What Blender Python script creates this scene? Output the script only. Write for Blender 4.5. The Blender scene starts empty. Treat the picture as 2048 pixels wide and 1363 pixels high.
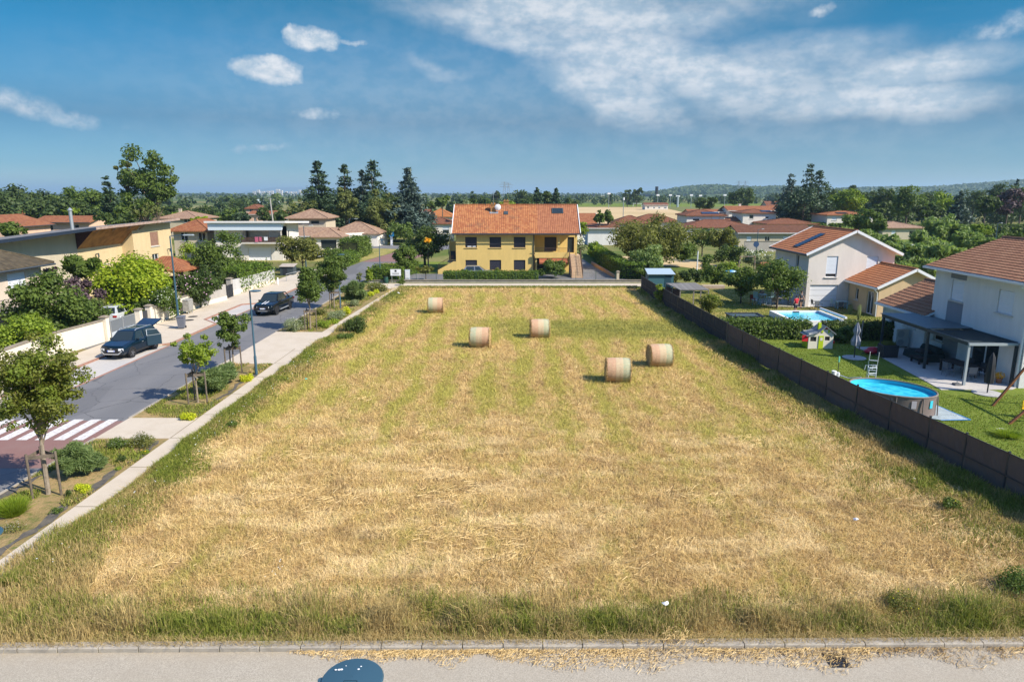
import bpy, bmesh, math, random
import numpy as np
from mathutils import Vector, Matrix
R = math.radians
SC = bpy.context.scene
COL = SC.collection
# ---------------------------------------------------------------- camera
H = 11.0; FPX = 1365.0; TILT = R(12.21)
cd = bpy.data.cameras.new('camera'); cam = bpy.data.objects.new('camera', cd); COL.objects.link(cam)
cam.location = (0, 0, H); cam.rotation_euler = (R(90) - TILT, 0, 0)
cd.sensor_width = 36; cd.lens = 36 * FPX / 2048; cd.clip_end = 40000; cd.clip_start = 0.1
SC.camera = cam
# ---------------------------------------------------------------- light
SUN_E = R(41); SUN_A = R(28)          # elevation; azimuth from +X towards -Y
sdir = Vector((math.cos(SUN_A) * math.cos(SUN_E), -math.sin(SUN_A) * math.cos(SUN_E), math.sin(SUN_E)))
sl = bpy.data.lights.new('sun', 'SUN'); so = bpy.data.objects.new('sun', sl); COL.objects.link(so)
sl.energy = 4.6; sl.angle = R(0.5); sl.color = (1.0, 0.915, 0.78)
so.rotation_euler = sdir.to_track_quat('Z', 'Y').to_euler()
SC.view_settings.view_transform = 'Standard'; SC.view_settings.look = 'None'
SC.view_settings.exposure = 0.75; SC.view_settings.gamma = 1; SC.view_settings.use_curve_mapping = False
SC.render.engine = 'CYCLES'
SC.cycles.max_bounces = 6; SC.cycles.diffuse_bounces = 3; SC.cycles.glossy_bounces = 3
SC.cycles.transmission_bounces = 4; SC.cycles.transparent_max_bounces = 6; SC.cycles.volume_bounces = 0
SC.cycles.use_denoising = True

def ray(px, py):
    a = (px - 1024) / FPX; b = (681.5 - py) / FPX
    return (a, math.cos(TILT) + b * math.sin(TILT), -math.sin(TILT) + b * math.cos(TILT))
def G(px, py, z=0.0):
    d = ray(px, py); t = (z - H) / d[2]
    return (d[0] * t, d[1] * t)
def zat(py, Y):
    d = ray(1024, py); return H + Y * d[2] / d[1]
def xat(px, py, Y):
    d = ray(px, py); return d[0] / d[1] * Y

# ---------------------------------------------------------------- node helpers
class NT:
    def __init__(s, tree): s.t = tree; s.n = tree.nodes; s.l = tree.links
    def link(s, a, b):
        s.l.new(a, b)
    def put(s, sock, v):
        if v is None: return
        if hasattr(v, 'is_linked') or hasattr(v, 'links'): s.l.new(v, sock)
        elif isinstance(v, (int, float)):
            sock.default_value = v
        else:
            v = tuple(v)
            if len(v) == 3 and len(sock.default_value) == 4: v = v + (1,)
            sock.default_value = v
    def geo(s, w='Position'): return s.n.new('ShaderNodeNewGeometry').outputs[w]
    def tc(s, w='Object'): return s.n.new('ShaderNodeTexCoord').outputs[w]
    def attr(s, name):
        n = s.n.new('ShaderNodeAttribute'); n.attribute_name = name; return n.outputs['Fac']
    def map(s, v, sc=(1, 1, 1), loc=(0, 0, 0), rot=(0, 0, 0)):
        n = s.n.new('ShaderNodeMapping'); s.l.new(v, n.inputs[0])
        n.inputs['Location'].default_value = loc; n.inputs['Rotation'].default_value = rot; n.inputs['Scale'].default_value = sc
        return n.outputs[0]
    def noise(s, v, scale=1, detail=3, rough=.55, dist=0, out=0):
        n = s.n.new('ShaderNodeTexNoise'); s.put(n.inputs['Vector'], v)
        n.inputs['Scale'].default_value = scale; n.inputs['Detail'].default_value = detail
        n.inputs['Roughness'].default_value = rough; n.inputs['Distortion'].default_value = dist
        return n.outputs[out]
    def vor(s, v, scale=1, out='Color', feat='F1'):
        n = s.n.new('ShaderNodeTexVoronoi'); n.feature = feat; s.put(n.inputs['Vector'], v); n.inputs['Scale'].default_value = scale
        return n.outputs[out]
    def white(s, v):
        n = s.n.new('ShaderNodeTexWhiteNoise'); s.put(n.inputs['Vector'], v); return n.outputs['Value']
    def m(s, op, a, b=0.0, c=0.0, clamp=False):
        n = s.n.new('ShaderNodeMath'); n.operation = op; n.use_clamp = clamp
        s.put(n.inputs[0], a); s.put(n.inputs[1], b); s.put(n.inputs[2], c); return n.outputs[0]
    def vm(s, op, a, b=(0, 0, 0)):
        n = s.n.new('ShaderNodeVectorMath'); n.operation = op; s.put(n.inputs[0], a); s.put(n.inputs[1], b); return n.outputs[0]
    def sep(s, v):
        n = s.n.new('ShaderNodeSeparateXYZ'); s.put(n.inputs[0], v); return n.outputs
    def comb(s, x=0, y=0, z=0):
        n = s.n.new('ShaderNodeCombineXYZ'); s.put(n.inputs[0], x); s.put(n.inputs[1], y); s.put(n.inputs[2], z); return n.outputs[0]
    def mr(s, v, a, b, c=0.0, d=1.0, smooth=True):
        n = s.n.new('ShaderNodeMapRange'); n.interpolation_type = 'SMOOTHSTEP' if smooth else 'LINEAR'
        s.put(n.inputs[0], v); n.inputs[1].default_value = a; n.inputs[2].default_value = b; n.inputs[3].default_value = c; n.inputs[4].default_value = d
        return n.outputs[0]
    def mix(s, f, a, b, mode='MIX'):
        n = s.n.new('ShaderNodeMix'); n.data_type = 'RGBA'; n.blend_type = mode
        s.put(n.inputs[0], f); s.put(n.inputs[6], a); s.put(n.inputs[7], b); return n.outputs[2]
    def ramp(s, f, stops):
        n = s.n.new('ShaderNodeValToRGB'); s.put(n.inputs[0], f); e = n.color_ramp.elements
        while len(e) < len(stops): e.new(0.5)
        for i, (p, c) in enumerate(stops):
            e[i].position = p; e[i].color = tuple(c) + (1,) if len(c) == 3 else c
        return n.outputs[0]
    def bump(s, h, strength=.5, dist=.05):
        n = s.n.new('ShaderNodeBump'); s.put(n.inputs['Height'], h); n.inputs['Strength'].default_value = strength
        n.inputs['Distance'].default_value = dist; return n.outputs[0]
    def prin(s, col, rough=.8, metal=0, normal=None, spec=.3, **kw):
        n = s.n.new('ShaderNodeBsdfPrincipled'); s.put(n.inputs['Base Color'], col); s.put(n.inputs['Roughness'], rough)
        s.put(n.inputs['Metallic'], metal); s.put(n.inputs['Specular IOR Level'], spec)
        if normal is not None: s.l.new(normal, n.inputs['Normal'])
        for k, v in kw.items(): s.put(n.inputs[k], v)
        return n.outputs[0]
    def out(s, sh):
        o = s.n.new('ShaderNodeOutputMaterial'); s.l.new(sh, o.inputs[0])

MATS = {}
def newmat(name):
    m = bpy.data.materials.new(name); m.use_nodes = True; m.node_tree.nodes.clear(); MATS[name] = m
    return m, NT(m.node_tree)
def hx(s):
    v = [int(s[i:i + 2], 16) / 255 for i in (0, 2, 4)]
    return tuple(x / 12.92 if x < .04045 else ((x + .055) / 1.055) ** 2.4 for x in v)
def sc(c, f): return tuple(min(1, x * f) for x in c)
def pm(name, col, col2=None, scale=2.0, rough=.8, bump=.0, bscale=30, metal=0, spec=.3, world=False, detail=5, **kw):
    if name in MATS: return MATS[name]
    m, n = newmat(name)
    v = n.geo() if world else n.tc('Object')
    col2 = col2 or sc(col, .8)
    f = n.mr(n.noise(v, scale, detail, .6), .3, .7)
    c = n.mix(f, col2, col)
    nb = n.bump(n.noise(v, bscale, 4, .6), 1, bump) if bump else None
    n.out(n.prin(c, rough, metal, nb, spec, **kw))
    return m
# walls: fine render grain plus faint weathering
def wallmat(name, col, stain=.86):
    if name in MATS: return MATS[name]
    m, n = newmat(name); v = n.geo()
    a = n.mr(n.noise(v, .35, 5, .65), .35, .7); b = n.noise(n.map(v, (1, 1, .25)), 1.6, 5, .7)
    c = n.mix(n.mr(b, .3, .75), sc(col, stain), col); c = n.mix(n.m('MULTIPLY', a, .35), c, sc(col, .88))
    g = n.noise(v, 26, 3, .7); c = n.mix(n.m('MULTIPLY', g, .25), c, sc(col, .8))
    n.out(n.prin(c, .9, 0, n.bump(n.noise(v, 45, 3), 1, .01), .15)); return m
def tilemat(name, c1, c2, dark, tu=.3, tv=.36, stains=.5, hb=.03):
    if name in MATS: return MATS[name]
    m, n = newmat(name); uv = n.tc('UV'); s = n.sep(uv)
    iu = n.m('FLOOR', n.m('DIVIDE', s[0], tu)); iv = n.m('FLOOR', n.m('DIVIDE', s[1], tv))
    r = n.white(n.comb(iu, iv, 0)); c = n.mix(r, c1, c2)
    st = n.noise(n.geo(), .55, 6, .7); c = n.mix(n.m('MULTIPLY', n.mr(st, .5, .75), stains), c, dark)
    st2 = n.noise(n.geo(), 4, 5, .7); c = n.mix(n.mr(st2, .55, .8, 0, .45), c, dark)
    h = n.m('MULTIPLY', n.m('FRACT', n.m('DIVIDE', s[1], -tv)), hb)
    h2 = n.m('MULTIPLY', n.m('ABSOLUTE', n.m('SINE', n.m('MULTIPLY', s[0], math.pi / tu))), hb)
    n.out(n.prin(c, .85, 0, n.bump(n.m('ADD', h, h2), 1, 1.0) if hb else None, .2)); return m
def leafmat(name, c1, c2, c3=None, trans=.35):
    if name in MATS: return MATS[name]
    m, n = newmat(name); r = n.attr('rnd'); v = n.geo()
    c = n.mix(r, c1, c2)
    big = n.mr(n.noise(v, .9, 3), .4, .65); c = n.mix(n.m('MULTIPLY', big, .5), c, c3 or sc(c2, 1.15))
    d = n.prin(c, .55, 0, None, .25)
    t = n.n.new('ShaderNodeBsdfTranslucent'); n.put(t.inputs[0], n.mix(.5, c, (c2[0] * 1.4, c2[1] * 1.6, c2[2] * .5)))
    x = n.n.new('ShaderNodeMixShader'); x.inputs[0].default_value = trans; n.l.new(d, x.inputs[1]); n.l.new(t.outputs[0], x.inputs[2])
    n.out(x.outputs[0]); return m
def glassmat(name='dark_glass', col=(.02, .03, .035)):
    if name in MATS: return MATS[name]
    m, n = newmat(name); n.out(n.prin(col, .08, 0, None, .6)); return m
def plain(name, col, rough=.5, metal=0, spec=.4, **kw):
    if name in MATS: return MATS[name]
    m, n = newmat(name)
    f = n.noise(n.tc('Object'), 9, 4, .7); n.out(n.prin(n.mix(n.m('MULTIPLY', f, .3), col, sc(col, .75)), rough, metal, None, spec, **kw)); return m

# ---------------------------------------------------------------- world
def world():
    w = bpy.data.worlds.new('World'); SC.world = w; w.use_nodes = True; n = NT(w.node_tree); n.n.clear()
    sky = n.n.new('ShaderNodeTexSky'); sky.sky_type = 'NISHITA'; sky.sun_disc = False
    sky.sun_elevation = SUN_E; sky.sun_rotation = math.atan2(sdir.x, sdir.y)
    sky.air_density = 1.0; sky.dust_density = 0.7; sky.ozone_density = 1.6; sky.altitude = 200
    d = n.tc('Generated'); s = n.sep(d)
    el = n.m('ARCSINE', s[2]); az = n.m('ARCTAN2', s[0], s[1])
    tint = n.ramp(s[2], [(0.0, (.66, .80, .86)), (.035, (.34, .54, .66)), (.095, (.17, .35, .43)), (.135, (.20, .47, .53)), (.19, (.075, .48, .56)), (.255, (.012, .46, .50)), (.40, (.4, .8, .95)), (.55, (1.5, 1.6, 1.7))])  # upper stops brighten the sky above the frame to add fill light
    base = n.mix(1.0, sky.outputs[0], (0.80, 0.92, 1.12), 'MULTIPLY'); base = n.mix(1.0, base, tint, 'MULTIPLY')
    # cloud field: each cloud an ellipse in azimuth/elevation, broken up by noise
    P = n.comb(az, el, 0)
    warp = n.vm('MULTIPLY', n.vm('SUBTRACT', n.noise(n.map(P, (1, 1, 1)), 7, 5, .6, 0, 1), (.5, .5, .5)), (.10, .05, 0))
    PW = n.vm('ADD', P, warp)
    warp2 = n.vm('MULTIPLY', n.vm('SUBTRACT', n.noise(P, 38, 5, .65, 0, 1), (.5, .5, .5)), (.03, .018, 0))
    PC = n.vm('ADD', P, warp2)
    def ell(px, py, rx, ry, rot, P_, soft=1.0):
        r = ray(px, py); L = math.sqrt(sum(q * q for q in r)); a0 = math.atan2(r[0], r[1]); e0 = math.asin(r[2] / L)
        v = n.vm('SUBTRACT', P_, (a0, e0, 0))
        v = n.map(v, (1, 1, 1), (0, 0, 0), (0, 0, R(-rot)))
        v = n.vm('MULTIPLY', v, (FPX / rx, FPX / ry, 0))
        ln = n.n.new('ShaderNodeVectorMath'); ln.operation = 'LENGTH'; n.put(ln.inputs[0], v)
        return n.mr(ln.outputs['Value'], 1.0 + soft * .5, 1.0 - soft * .8)
    def mx(a, b): return n.m('MAXIMUM', a, b)
    cir = None
    for e in [(1170, 8, 370, 70, -3), (1360, 22, 260, 52, 7), (1010, 62, 170, 34, -14), (1300, 120, 330, 62, -14), (1230, 190, 170, 50, -22),
              (1580, 120, 180, 42, 0), (1500, 160, 260, 58, -8), (1800, 150, 170, 32, 5), (1800, 205, 170, 30, -4), (875, 150, 80, 22, -16), (1600, 205, 240, 40, 0)]:
        v = ell(*e, PW, 1.0)
        if e[0] == 875: v = n.m('MULTIPLY', v, .5)
        cir = v if cir is None else mx(cir, v)
    st = n.noise(n.map(P, (3.2, 17, 1), rot=(0, 0, R(10))), 1.0, 7, .52, .3)
    st2 = n.noise(n.map(P, (2.5, 7, 1), (3, 1, 0), (0, 0, R(-6))), 1.0, 6, .6, .3)
    dens = n.m('MULTIPLY', cir, n.m('ADD', n.mr(st, .28, .70, .5, 1), n.mr(st2, .35, .7, -.15, .4)), 0, True)
    cirk = n.m('MULTIPLY', dens, .84)
    cum = None
    for e in [(622, 78, 42, 20, 0), (655, 82, 24, 18, 0), (590, 66, 20, 14, 0), (535, 140, 55, 24, 0), (560, 145, 40, 22, 0), (540, 124, 26, 14, 0), (498, 138, 34, 16, 0)]:
        v = ell(*e, PC, .6); cum = v if cum is None else mx(cum, v)
    small = None
    for e in [(640, 228, 56, 11, 0), (632, 224, 26, 11, 0), (520, 296, 50, 8, 8), (22, 200, 48, 16, -6), (148, 240, 34, 13, 0), (70, 222, 60, 14, -10),
              (2030, 48, 62, 16, 12), (248, 255, 16, 8, 0), (1640, 20, 22, 10, 15), (700, 85, 40, 5, -5), (1200, 280, 300, 22, -4), (1500, 255, 330, 24, 0), (1950, 255, 60, 8, 0)]:
        v = ell(*e, PC, 1.1); 
        if e[1] in (280, 255) : v = n.m('MULTIPLY', v, .18)
        small = v if small is None else mx(small, v)
    cn = n.noise(P, 45, 7, .65)
    cumk = n.m('MULTIPLY', cum, n.mr(cn, .25, .6, .45, 1))
    smk = n.m('MULTIPLY', small, n.mr(cn, .3, .7, .15, .75))
    wsp = n.m('MULTIPLY', n.mr(n.noise(n.map(P, (3, 22, 1)), 1, 6, .6), .5, .8), n.mr(el, .02, .2, .16, .10))
    veil = n.m('MULTIPLY', mx(ell(900, 200, 620, 150, 0, P, 1.2), ell(1500, 250, 500, 90, 0, P, 1.2)), .20)
    k = mx(mx(cirk, cumk), mx(mx(smk, veil), wsp))
    shade = n.mr(n.noise(n.map(P, (1, 1.6, 1)), 30, 4, .6), .35, .65)
    ccol = n.mix(shade, (3.6, 4.4, 5.2), (5.8, 6.0, 6.3))
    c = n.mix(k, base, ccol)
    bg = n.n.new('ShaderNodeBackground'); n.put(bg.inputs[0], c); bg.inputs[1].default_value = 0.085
    o = n.n.new('ShaderNodeOutputWorld'); n.l.new(bg.outputs[0], o.inputs[0])
world()

# ---------------------------------------------------------------- mesh helpers
def link(o, parent=None):
    COL.objects.link(o)
    if parent is not None: o.parent = parent
    return o
def tag(o, label=None, cat=None, group=None, kind=None):
    if label: o['label'] = label
    if cat: o['category'] = cat
    if group: o['group'] = group
    if kind: o['kind'] = kind
    return o
def thing(name, label, cat, loc=(0, 0, 0), rz=0, group=None):
    o = bpy.data.objects.new(name, None); link(o); o.location = loc if len(loc) == 3 else (loc[0], loc[1], 0); o.rotation_euler = (0, 0, rz)
    o.empty_display_size = .2
    return tag(o, label, cat, group)
def auto_uv(me):
    n = len(me.loops); uvl = me.uv_layers.new(name='UVMap')
    co = np.empty(len(me.vertices) * 3); me.vertices.foreach_get('co', co); co = co.reshape(-1, 3)
    li = np.empty(n, int); me.loops.foreach_get('vertex_index', li)
    uv = np.zeros((n, 2))
    for p in me.polygons:
        nx, ny, nz = p.normal
        L = math.hypot(nx, ny)
        if L < 1e-4: U = np.array((1, 0, 0)); V = np.array((0, 1, 0))
        else:
            U = np.array((-ny / L, nx / L, 0)); V = np.cross((nx, ny, nz), U)
            if V[2] < 0: V = -V
        s_ = slice(p.loop_start, p.loop_start + p.loop_total); q = co[li[s_]]
        uv[s_, 0] = q @ U; uv[s_, 1] = q @ V
    uvl.data.foreach_set('uv', uv.ravel())
class MB:
    def __init__(s): s.v = []; s.f = []
    def add(s, vs, fs):
        b = len(s.v); s.v += [tuple(x) for x in vs]; s.f += [tuple(i + b for i in f) for f in fs]; return s
    def box(s, c, d, rz=0, rx=0, ry=0, taper=1):
        hx_, hy, hz = d[0] / 2, d[1] / 2, d[2] / 2
        M = Matrix.Rotation(rz, 3, 'Z') @ Matrix.Rotation(ry, 3, 'Y') @ Matrix.Rotation(rx, 3, 'X')
        vs = []
        for z in (-1, 1):
            t = taper if z > 0 else 1
            for x, y in ((-1, -1), (1, -1), (1, 1), (-1, 1)):
                p = M @ Vector((x * hx_ * t, y * hy * t, z * hz)); vs.append((c[0] + p.x, c[1] + p.y, c[2] + p.z))
        return s.add(vs, [(3, 2, 1, 0), (4, 5, 6, 7), (0, 1, 5, 4), (1, 2, 6, 5), (2, 3, 7, 6), (3, 0, 4, 7)])
    def bb(s, x0, x1, y0, y1, z0, z1):
        return s.box(((x0 + x1) / 2, (y0 + y1) / 2, (z0 + z1) / 2), (x1 - x0, y1 - y0, z1 - z0))
    def bar(s, a, b, w, h=None, up=(0, 0, 1)):
        a = Vector(a); b = Vector(b); d = b - a; h = h or w
        z = d.normalized(); x = z.cross(Vector(up))
        if x.length < 1e-4: x = z.cross(Vector((1, 0, 0)))
        x.normalize(); y = x.cross(z)
        vs = []
        for p in (a, b):
            for i, j in ((-1, -1), (1, -1), (1, 1), (-1, 1)): vs.append(p + x * (i * w / 2) + y * (j * h / 2))
        return s.add(vs, [(3, 2, 1, 0), (4, 5, 6, 7), (0, 1, 5, 4), (1, 2, 6, 5), (2, 3, 7, 6), (3, 0, 4, 7)])
    def tube(s, pts, r, n=8, caps=True):
        pts = [Vector(p) for p in pts]
        if isinstance(r, (int, float)): r = [r] * len(pts)
        b = len(s.v); prev = None
        for i, p in enumerate(pts):
            d = (pts[min(i + 1, len(pts) - 1)] - pts[max(i - 1, 0)]).normalized()
            if prev is None:
                x = d.cross(Vector((0, 0, 1)))
                if x.length < .05: x = Vector((1, 0, 0))
            else: x = prev - d * prev.dot(d)
            x.normalize(); prev = x; y = d.cross(x)
            for k in range(n):
                a = 2 * math.pi * k / n; s.v.append(tuple(p + (x * math.cos(a) + y * math.sin(a)) * r[i]))
        for i in range(len(pts) - 1):
            for k in range(n):
                k2 = (k + 1) % n; s.f.append((b + i * n + k, b + i * n + k2, b + (i + 1) * n + k2, b + (i + 1) * n + k))
        if caps:
            s.f.append(tuple(b + k for k in reversed(range(n)))); s.f.append(tuple(b + (len(pts) - 1) * n + k for k in range(n)))
        return s
    def lathe(s, prof, c=(0, 0, 0), n=24, sx=1, sy=1, axis='z'):
        b = len(s.v)
        for r, z in prof:
            for k in range(n):
                a = 2 * math.pi * k / n; x, y = r * math.cos(a) * sx, r * math.sin(a) * sy
                if axis == 'z': s.v.append((c[0] + x, c[1] + y, c[2] + z))
                elif axis == 'x': s.v.append((c[0] + z, c[1] + x, c[2] + y))
                else: s.v.append((c[0] + x, c[1] + z, c[2] + y))
        for i in range(len(prof) - 1):
            for k in range(n):
                k2 = (k + 1) % n; s.f.append((b + i * n + k, b + i * n + k2, b + (i + 1) * n + k2, b + (i + 1) * n + k))
        return s
    def disc(s, c, r, z0, z1, n=24, sx=1, sy=1):
        s.lathe([(r, z0), (r, z1)], c, n, sx, sy); b = len(s.v) - 2 * n
        s.f.append(tuple(b + k for k in reversed(range(n)))); s.f.append(tuple(b + n + k for k in range(n))); return s
    def ball(s, c, rx, ry=None, rz=None, n=10):
        ry = ry or rx; rz = rz or rx
        m_ = n // 2 + 1
        prof = [(math.sin(math.pi * i / m_), -math.cos(math.pi * i / m_)) for i in range(m_ + 1)]
        b = len(s.v); s.lathe([(max(p, 1e-3), q) for p, q in prof], (0, 0, 0), n)
        for i in range(b, len(s.v)):
            x, y, z = s.v[i]; s.v[i] = (c[0] + x * rx, c[1] + y * ry, c[2] + z * rz)
        return s
    def poly(s, pts): return s.add(pts, [tuple(range(len(pts)))])
    def prism(s, poly, z0, z1):
        n = len(poly); vs = [(x, y, z0) for x, y in poly] + [(x, y, z1) for x, y in poly]
        return s.add(vs, [tuple(reversed(range(n))), tuple(range(n, 2 * n))] + [(i, (i + 1) % n, n + (i + 1) % n, n + i) for i in range(n)])
    def slab(s, pts, t):
        # thick panel: planar polygon pts (3D) is the TOP, extruded down by t
        n = len(pts); P = [Vector(p) for p in pts]; nn = Vector((0, 0, 0))
        for i in range(n): nn += P[i].cross(P[(i + 1) % n])
        nn.normalize()
        if nn.z < 0: P.reverse(); nn = -nn
        vs = P + [p - nn * t for p in P]
        return s.add(vs, [tuple(range(n)), tuple(reversed(range(n, 2 * n)))] + [(i, n + i, n + (i + 1) % n, (i + 1) % n) for i in range(n)])
    def build(s, name, mat, parent=None, smooth=False, world=False, uv=False, label=None):
        me = bpy.data.meshes.new(name)
        vs = s.v
        if world and parent is not None:
            inv = Matrix.Rotation(-parent.rotation_euler.z, 4, 'Z') @ Matrix.Translation(-Vector(parent.location)); vs = [tuple(inv @ Vector(v)) for v in vs]
        me.from_pydata(vs, [], s.f)
        bm = bmesh.new(); bm.from_mesh(me); bmesh.ops.recalc_face_normals(bm, faces=bm.faces); bm.to_mesh(me); bm.free()
        if smooth:
            me.polygons.foreach_set('use_smooth', [True] * len(me.polygons))
            if smooth != 'all':
                try: me.set_sharp_from_angle(angle=R(40))
                except Exception: pass
        me.materials.append(mat)
        if uv: auto_uv(me)
        o = bpy.data.objects.new(name, me); link(o, parent)
        if label: o['label'] = label
        return o
def mesh_np(name, V, Fq, mat, parent=None, rnd=None, extra=None, smooth=False):
    me = bpy.data.meshes.new(name); nv = len(V); nf = len(Fq); k = Fq.shape[1]
    me.vertices.add(nv); me.vertices.foreach_set('co', np.ascontiguousarray(V, dtype=np.float32).ravel())
    me.loops.add(nf * k); me.loops.foreach_set('vertex_index', np.ascontiguousarray(Fq, dtype=np.int32).ravel())
    me.polygons.add(nf); me.polygons.foreach_set('loop_start', np.arange(0, nf * k, k, dtype=np.int32))
    me.update(calc_edges=True)
    for nm, arr in (('rnd', rnd),) + tuple((extra or {}).items()):
        if arr is not None:
            a = me.attributes.new(nm, 'FLOAT', 'FACE'); a.data.foreach_set('value', np.ascontiguousarray(arr, dtype=np.float32))
    if smooth: me.polygons.foreach_set('use_smooth', np.ones(nf, bool))
    me.materials.append(mat); o = bpy.data.objects.new(name, me); link(o, parent); return o

def leaves(rng, P, N, size, aspect=1.5, tilt=.8):
    """quads centred at P with normals around N"""
    n = len(P); nn = N + rng.normal(0, tilt, (n, 3)); nn /= np.linalg.norm(nn, axis=1)[:, None] + 1e-9
    t = rng.normal(0, 1, (n, 3)); u = np.cross(nn, t); u /= np.linalg.norm(u, axis=1)[:, None] + 1e-9; v = np.cross(nn, u)
    sz = size * rng.uniform(.6, 1.35, (n, 1)); u = u * sz * aspect * .5; v = v * sz * .5
    V = np.stack([P - u * .9, P + v - u * .1, P + u, P - v - u * .1], 1).reshape(-1, 3)
    return V, np.arange(4 * n).reshape(n, 4)
def blob_points(rng, C, RAD, n, shell=.5):
    C = np.asarray(C, float); RAD = np.asarray(RAD, float)
    if RAD.ndim == 1: RAD = np.stack([RAD, RAD, RAD * .8], 1)
    w = RAD[:, 0] * RAD[:, 1]; w = w / w.sum(); k = rng.choice(len(C), n, p=w)
    d = rng.normal(0, 1, (n, 3)); d /= np.linalg.norm(d, axis=1)[:, None]
    r = rng.uniform(0, 1, (n, 1)) ** shell * (1 + rng.normal(0, .07, (n, 1)))
    return C[k] + d * r * RAD[k], d
SEED = [7]
def rg():
    SEED[0] += 1; return np.random.default_rng(SEED[0])

def gen_round(rng, h, r, cb, K=26, flat=1.0, irregular=.25):
    cz = (h + cb) / 2; rz = (h - cb) / 2
    d = rng.normal(0, 1, (K, 3)); d /= np.linalg.norm(d, axis=1)[:, None]; d[:, 2] *= np.where(d[:, 2] < 0, .8, 1)
    f = rng.uniform(.35, .82, (K, 1)) + rng.normal(0, irregular * .3, (K, 1)); f = np.clip(f, .1, .95)
    C = d * f * np.array([r, r, rz]) + np.array([0, 0, cz])
    rad = rng.uniform(.24, .42, K) * min(r, rz * 1.2) * (1 + rng.normal(0, irregular * .4, K).clip(-.4, .5))
    return C, np.stack([rad, rad, rad * .78], 1)
def gen_conifer(rng, h, r, cb, cedar=False):
    C = []; RR = []; z = cb; lv = 20 if not cedar else 17
    for i in range(lv):
        t = i / (lv - 1); zz = cb + (h - cb) * t; rr = r * ((1 - t) ** .8) * rng.uniform(.75, 1.15) + .05 * r
        nb = int(4 + 7 * (1 - t)); zz += rng.normal(0, .012 * h)
        for k in range(nb):
            a = rng.uniform(0, 2 * math.pi); L = rr * rng.uniform(.65, 1.15)
            for q in (.45, .75, 1.0):
                C.append((math.cos(a) * L * q, math.sin(a) * L * q, zz - L * q * (.28 if not cedar else .2 - .12 * t) + rng.normal(0, .05)))
                s_ = max(.15 * r, .34 * rr) * rng.uniform(.7, 1.2); RR.append((s_, s_, s_ * (.62 if cedar else .7)))
    C.append((0, 0, h * .985)); RR.append((.05 * r, .05 * r, h * .03))
    return np.array(C), np.array(RR)
def tree_obj(name, label, cat, loc, h, r, cb, mat, bark, n=2200, leaf=.2, kind='round', group=None, irregular=.25, K=26, trunk_r=None, crown_name='crown', limbs=6, part_label=None):
    rng = rg(); t = thing(name, label, cat, loc, 0, group)
    if kind in ('round', 'tall', 'willow', 'column'):
        C, RR = gen_round(rng, h, r, cb, K, irregular=irregular)
        if kind == 'column': C[:, :2] *= (1.15 - .55 * (C[:, 2:3] - cb) / (h - cb))
    elif kind == 'cone':
        C, RR = gen_round(rng, h, r, cb, K, irregular=irregular)
        tt = (C[:, 2:3] - cb) / (h - cb); C[:, :2] *= np.clip(1.45 - 1.3 * tt, .08, 1.25); RR *= np.clip(1.35 - .8 * tt, .35, 1.25)
    else: C, RR = gen_conifer(rng, h, r, cb, kind == 'cedar')
    if kind == 'tall': RR = RR * .66; C[:, :2] *= 1.12
    P, D = blob_points(rng, C, RR, n, .45)
    P[:, 2] = np.maximum(P[:, 2], .02 + rng.uniform(0, .1, n))
    up = np.array([0, 0, .7]); N = D + up
    if kind == 'willow':
        V, F = leaves(rng, P, D * (.5 if leaf > .12 else .15), leaf, 3.2 if leaf > .12 else 8, .9 if leaf > .12 else 1.3)
    elif kind in ('conifer', 'cedar'): V, F = leaves(rng, P, up[None] * 1.2 + D * .3, leaf, 2.0, .6)
    else: V, F = leaves(rng, P, N, leaf, 1.5, .7)
    # clump brightness varies from leaf to leaf
    mesh_np(crown_name, V, F, mat, t, rnd=rng.uniform(0, 1, len(F)) * .6 + .4 * np.clip(rng.normal(.5, .3, len(F)), 0, 1))
    if cb > .3 or kind in ('conifer', 'cedar'):
        tr = trunk_r or max(.05, h * .018); mb = MB()
        top = h * (.9 if kind in ('conifer', 'cedar') else .6)
        lx, ly = rng.normal(0, .02 * h, 2)
        mb.tube([(0, 0, -.05), (lx * .2, ly * .2, cb * .6 + .1), (lx * .6, ly * .6, (cb + top) / 2), (lx, ly, top)], [tr * 1.25, tr, tr * .7, tr * .25], 7)
        if kind not in ('conifer', 'cedar'):
            for k in rng.choice(len(C), min(limbs, len(C)), replace=False):
                c = C[k]; z0 = cb * .8 + .25 * (c[2] - cb * .8) if c[2] > cb else cb * .7
                mid = ((c[0]) * .45, (c[1]) * .45, z0 + (c[2] - z0) * .55)
                mb.tube([(lx * .4, ly * .4, z0), mid, tuple(c)], [tr * .5, tr * .32, tr * .1], 5, False)
        mb.build('trunk', bark, t, True)
    return t
def px_tree(name, label, px, top, wpx, Y, mat, n=2200, leaf=.2, kind='round', bottom=None, cat='tree', group=None, lift=0, **kw):
    h = zat(top, Y) - lift; X = xat(px, top, Y)
    rr = wpx / 2 / FPX * (Y * math.cos(TILT) + (H - h / 2) * math.sin(TILT))
    cb = (zat(bottom, Y) if bottom else h * .22); cb = max(cb, 0.02)
    if cat == 'shrub': cb = .02
    return tree_obj(name, label, cat, (X, Y, lift), h, rr, cb, mat, BARK, n, leaf, kind, group, **kw)

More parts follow.
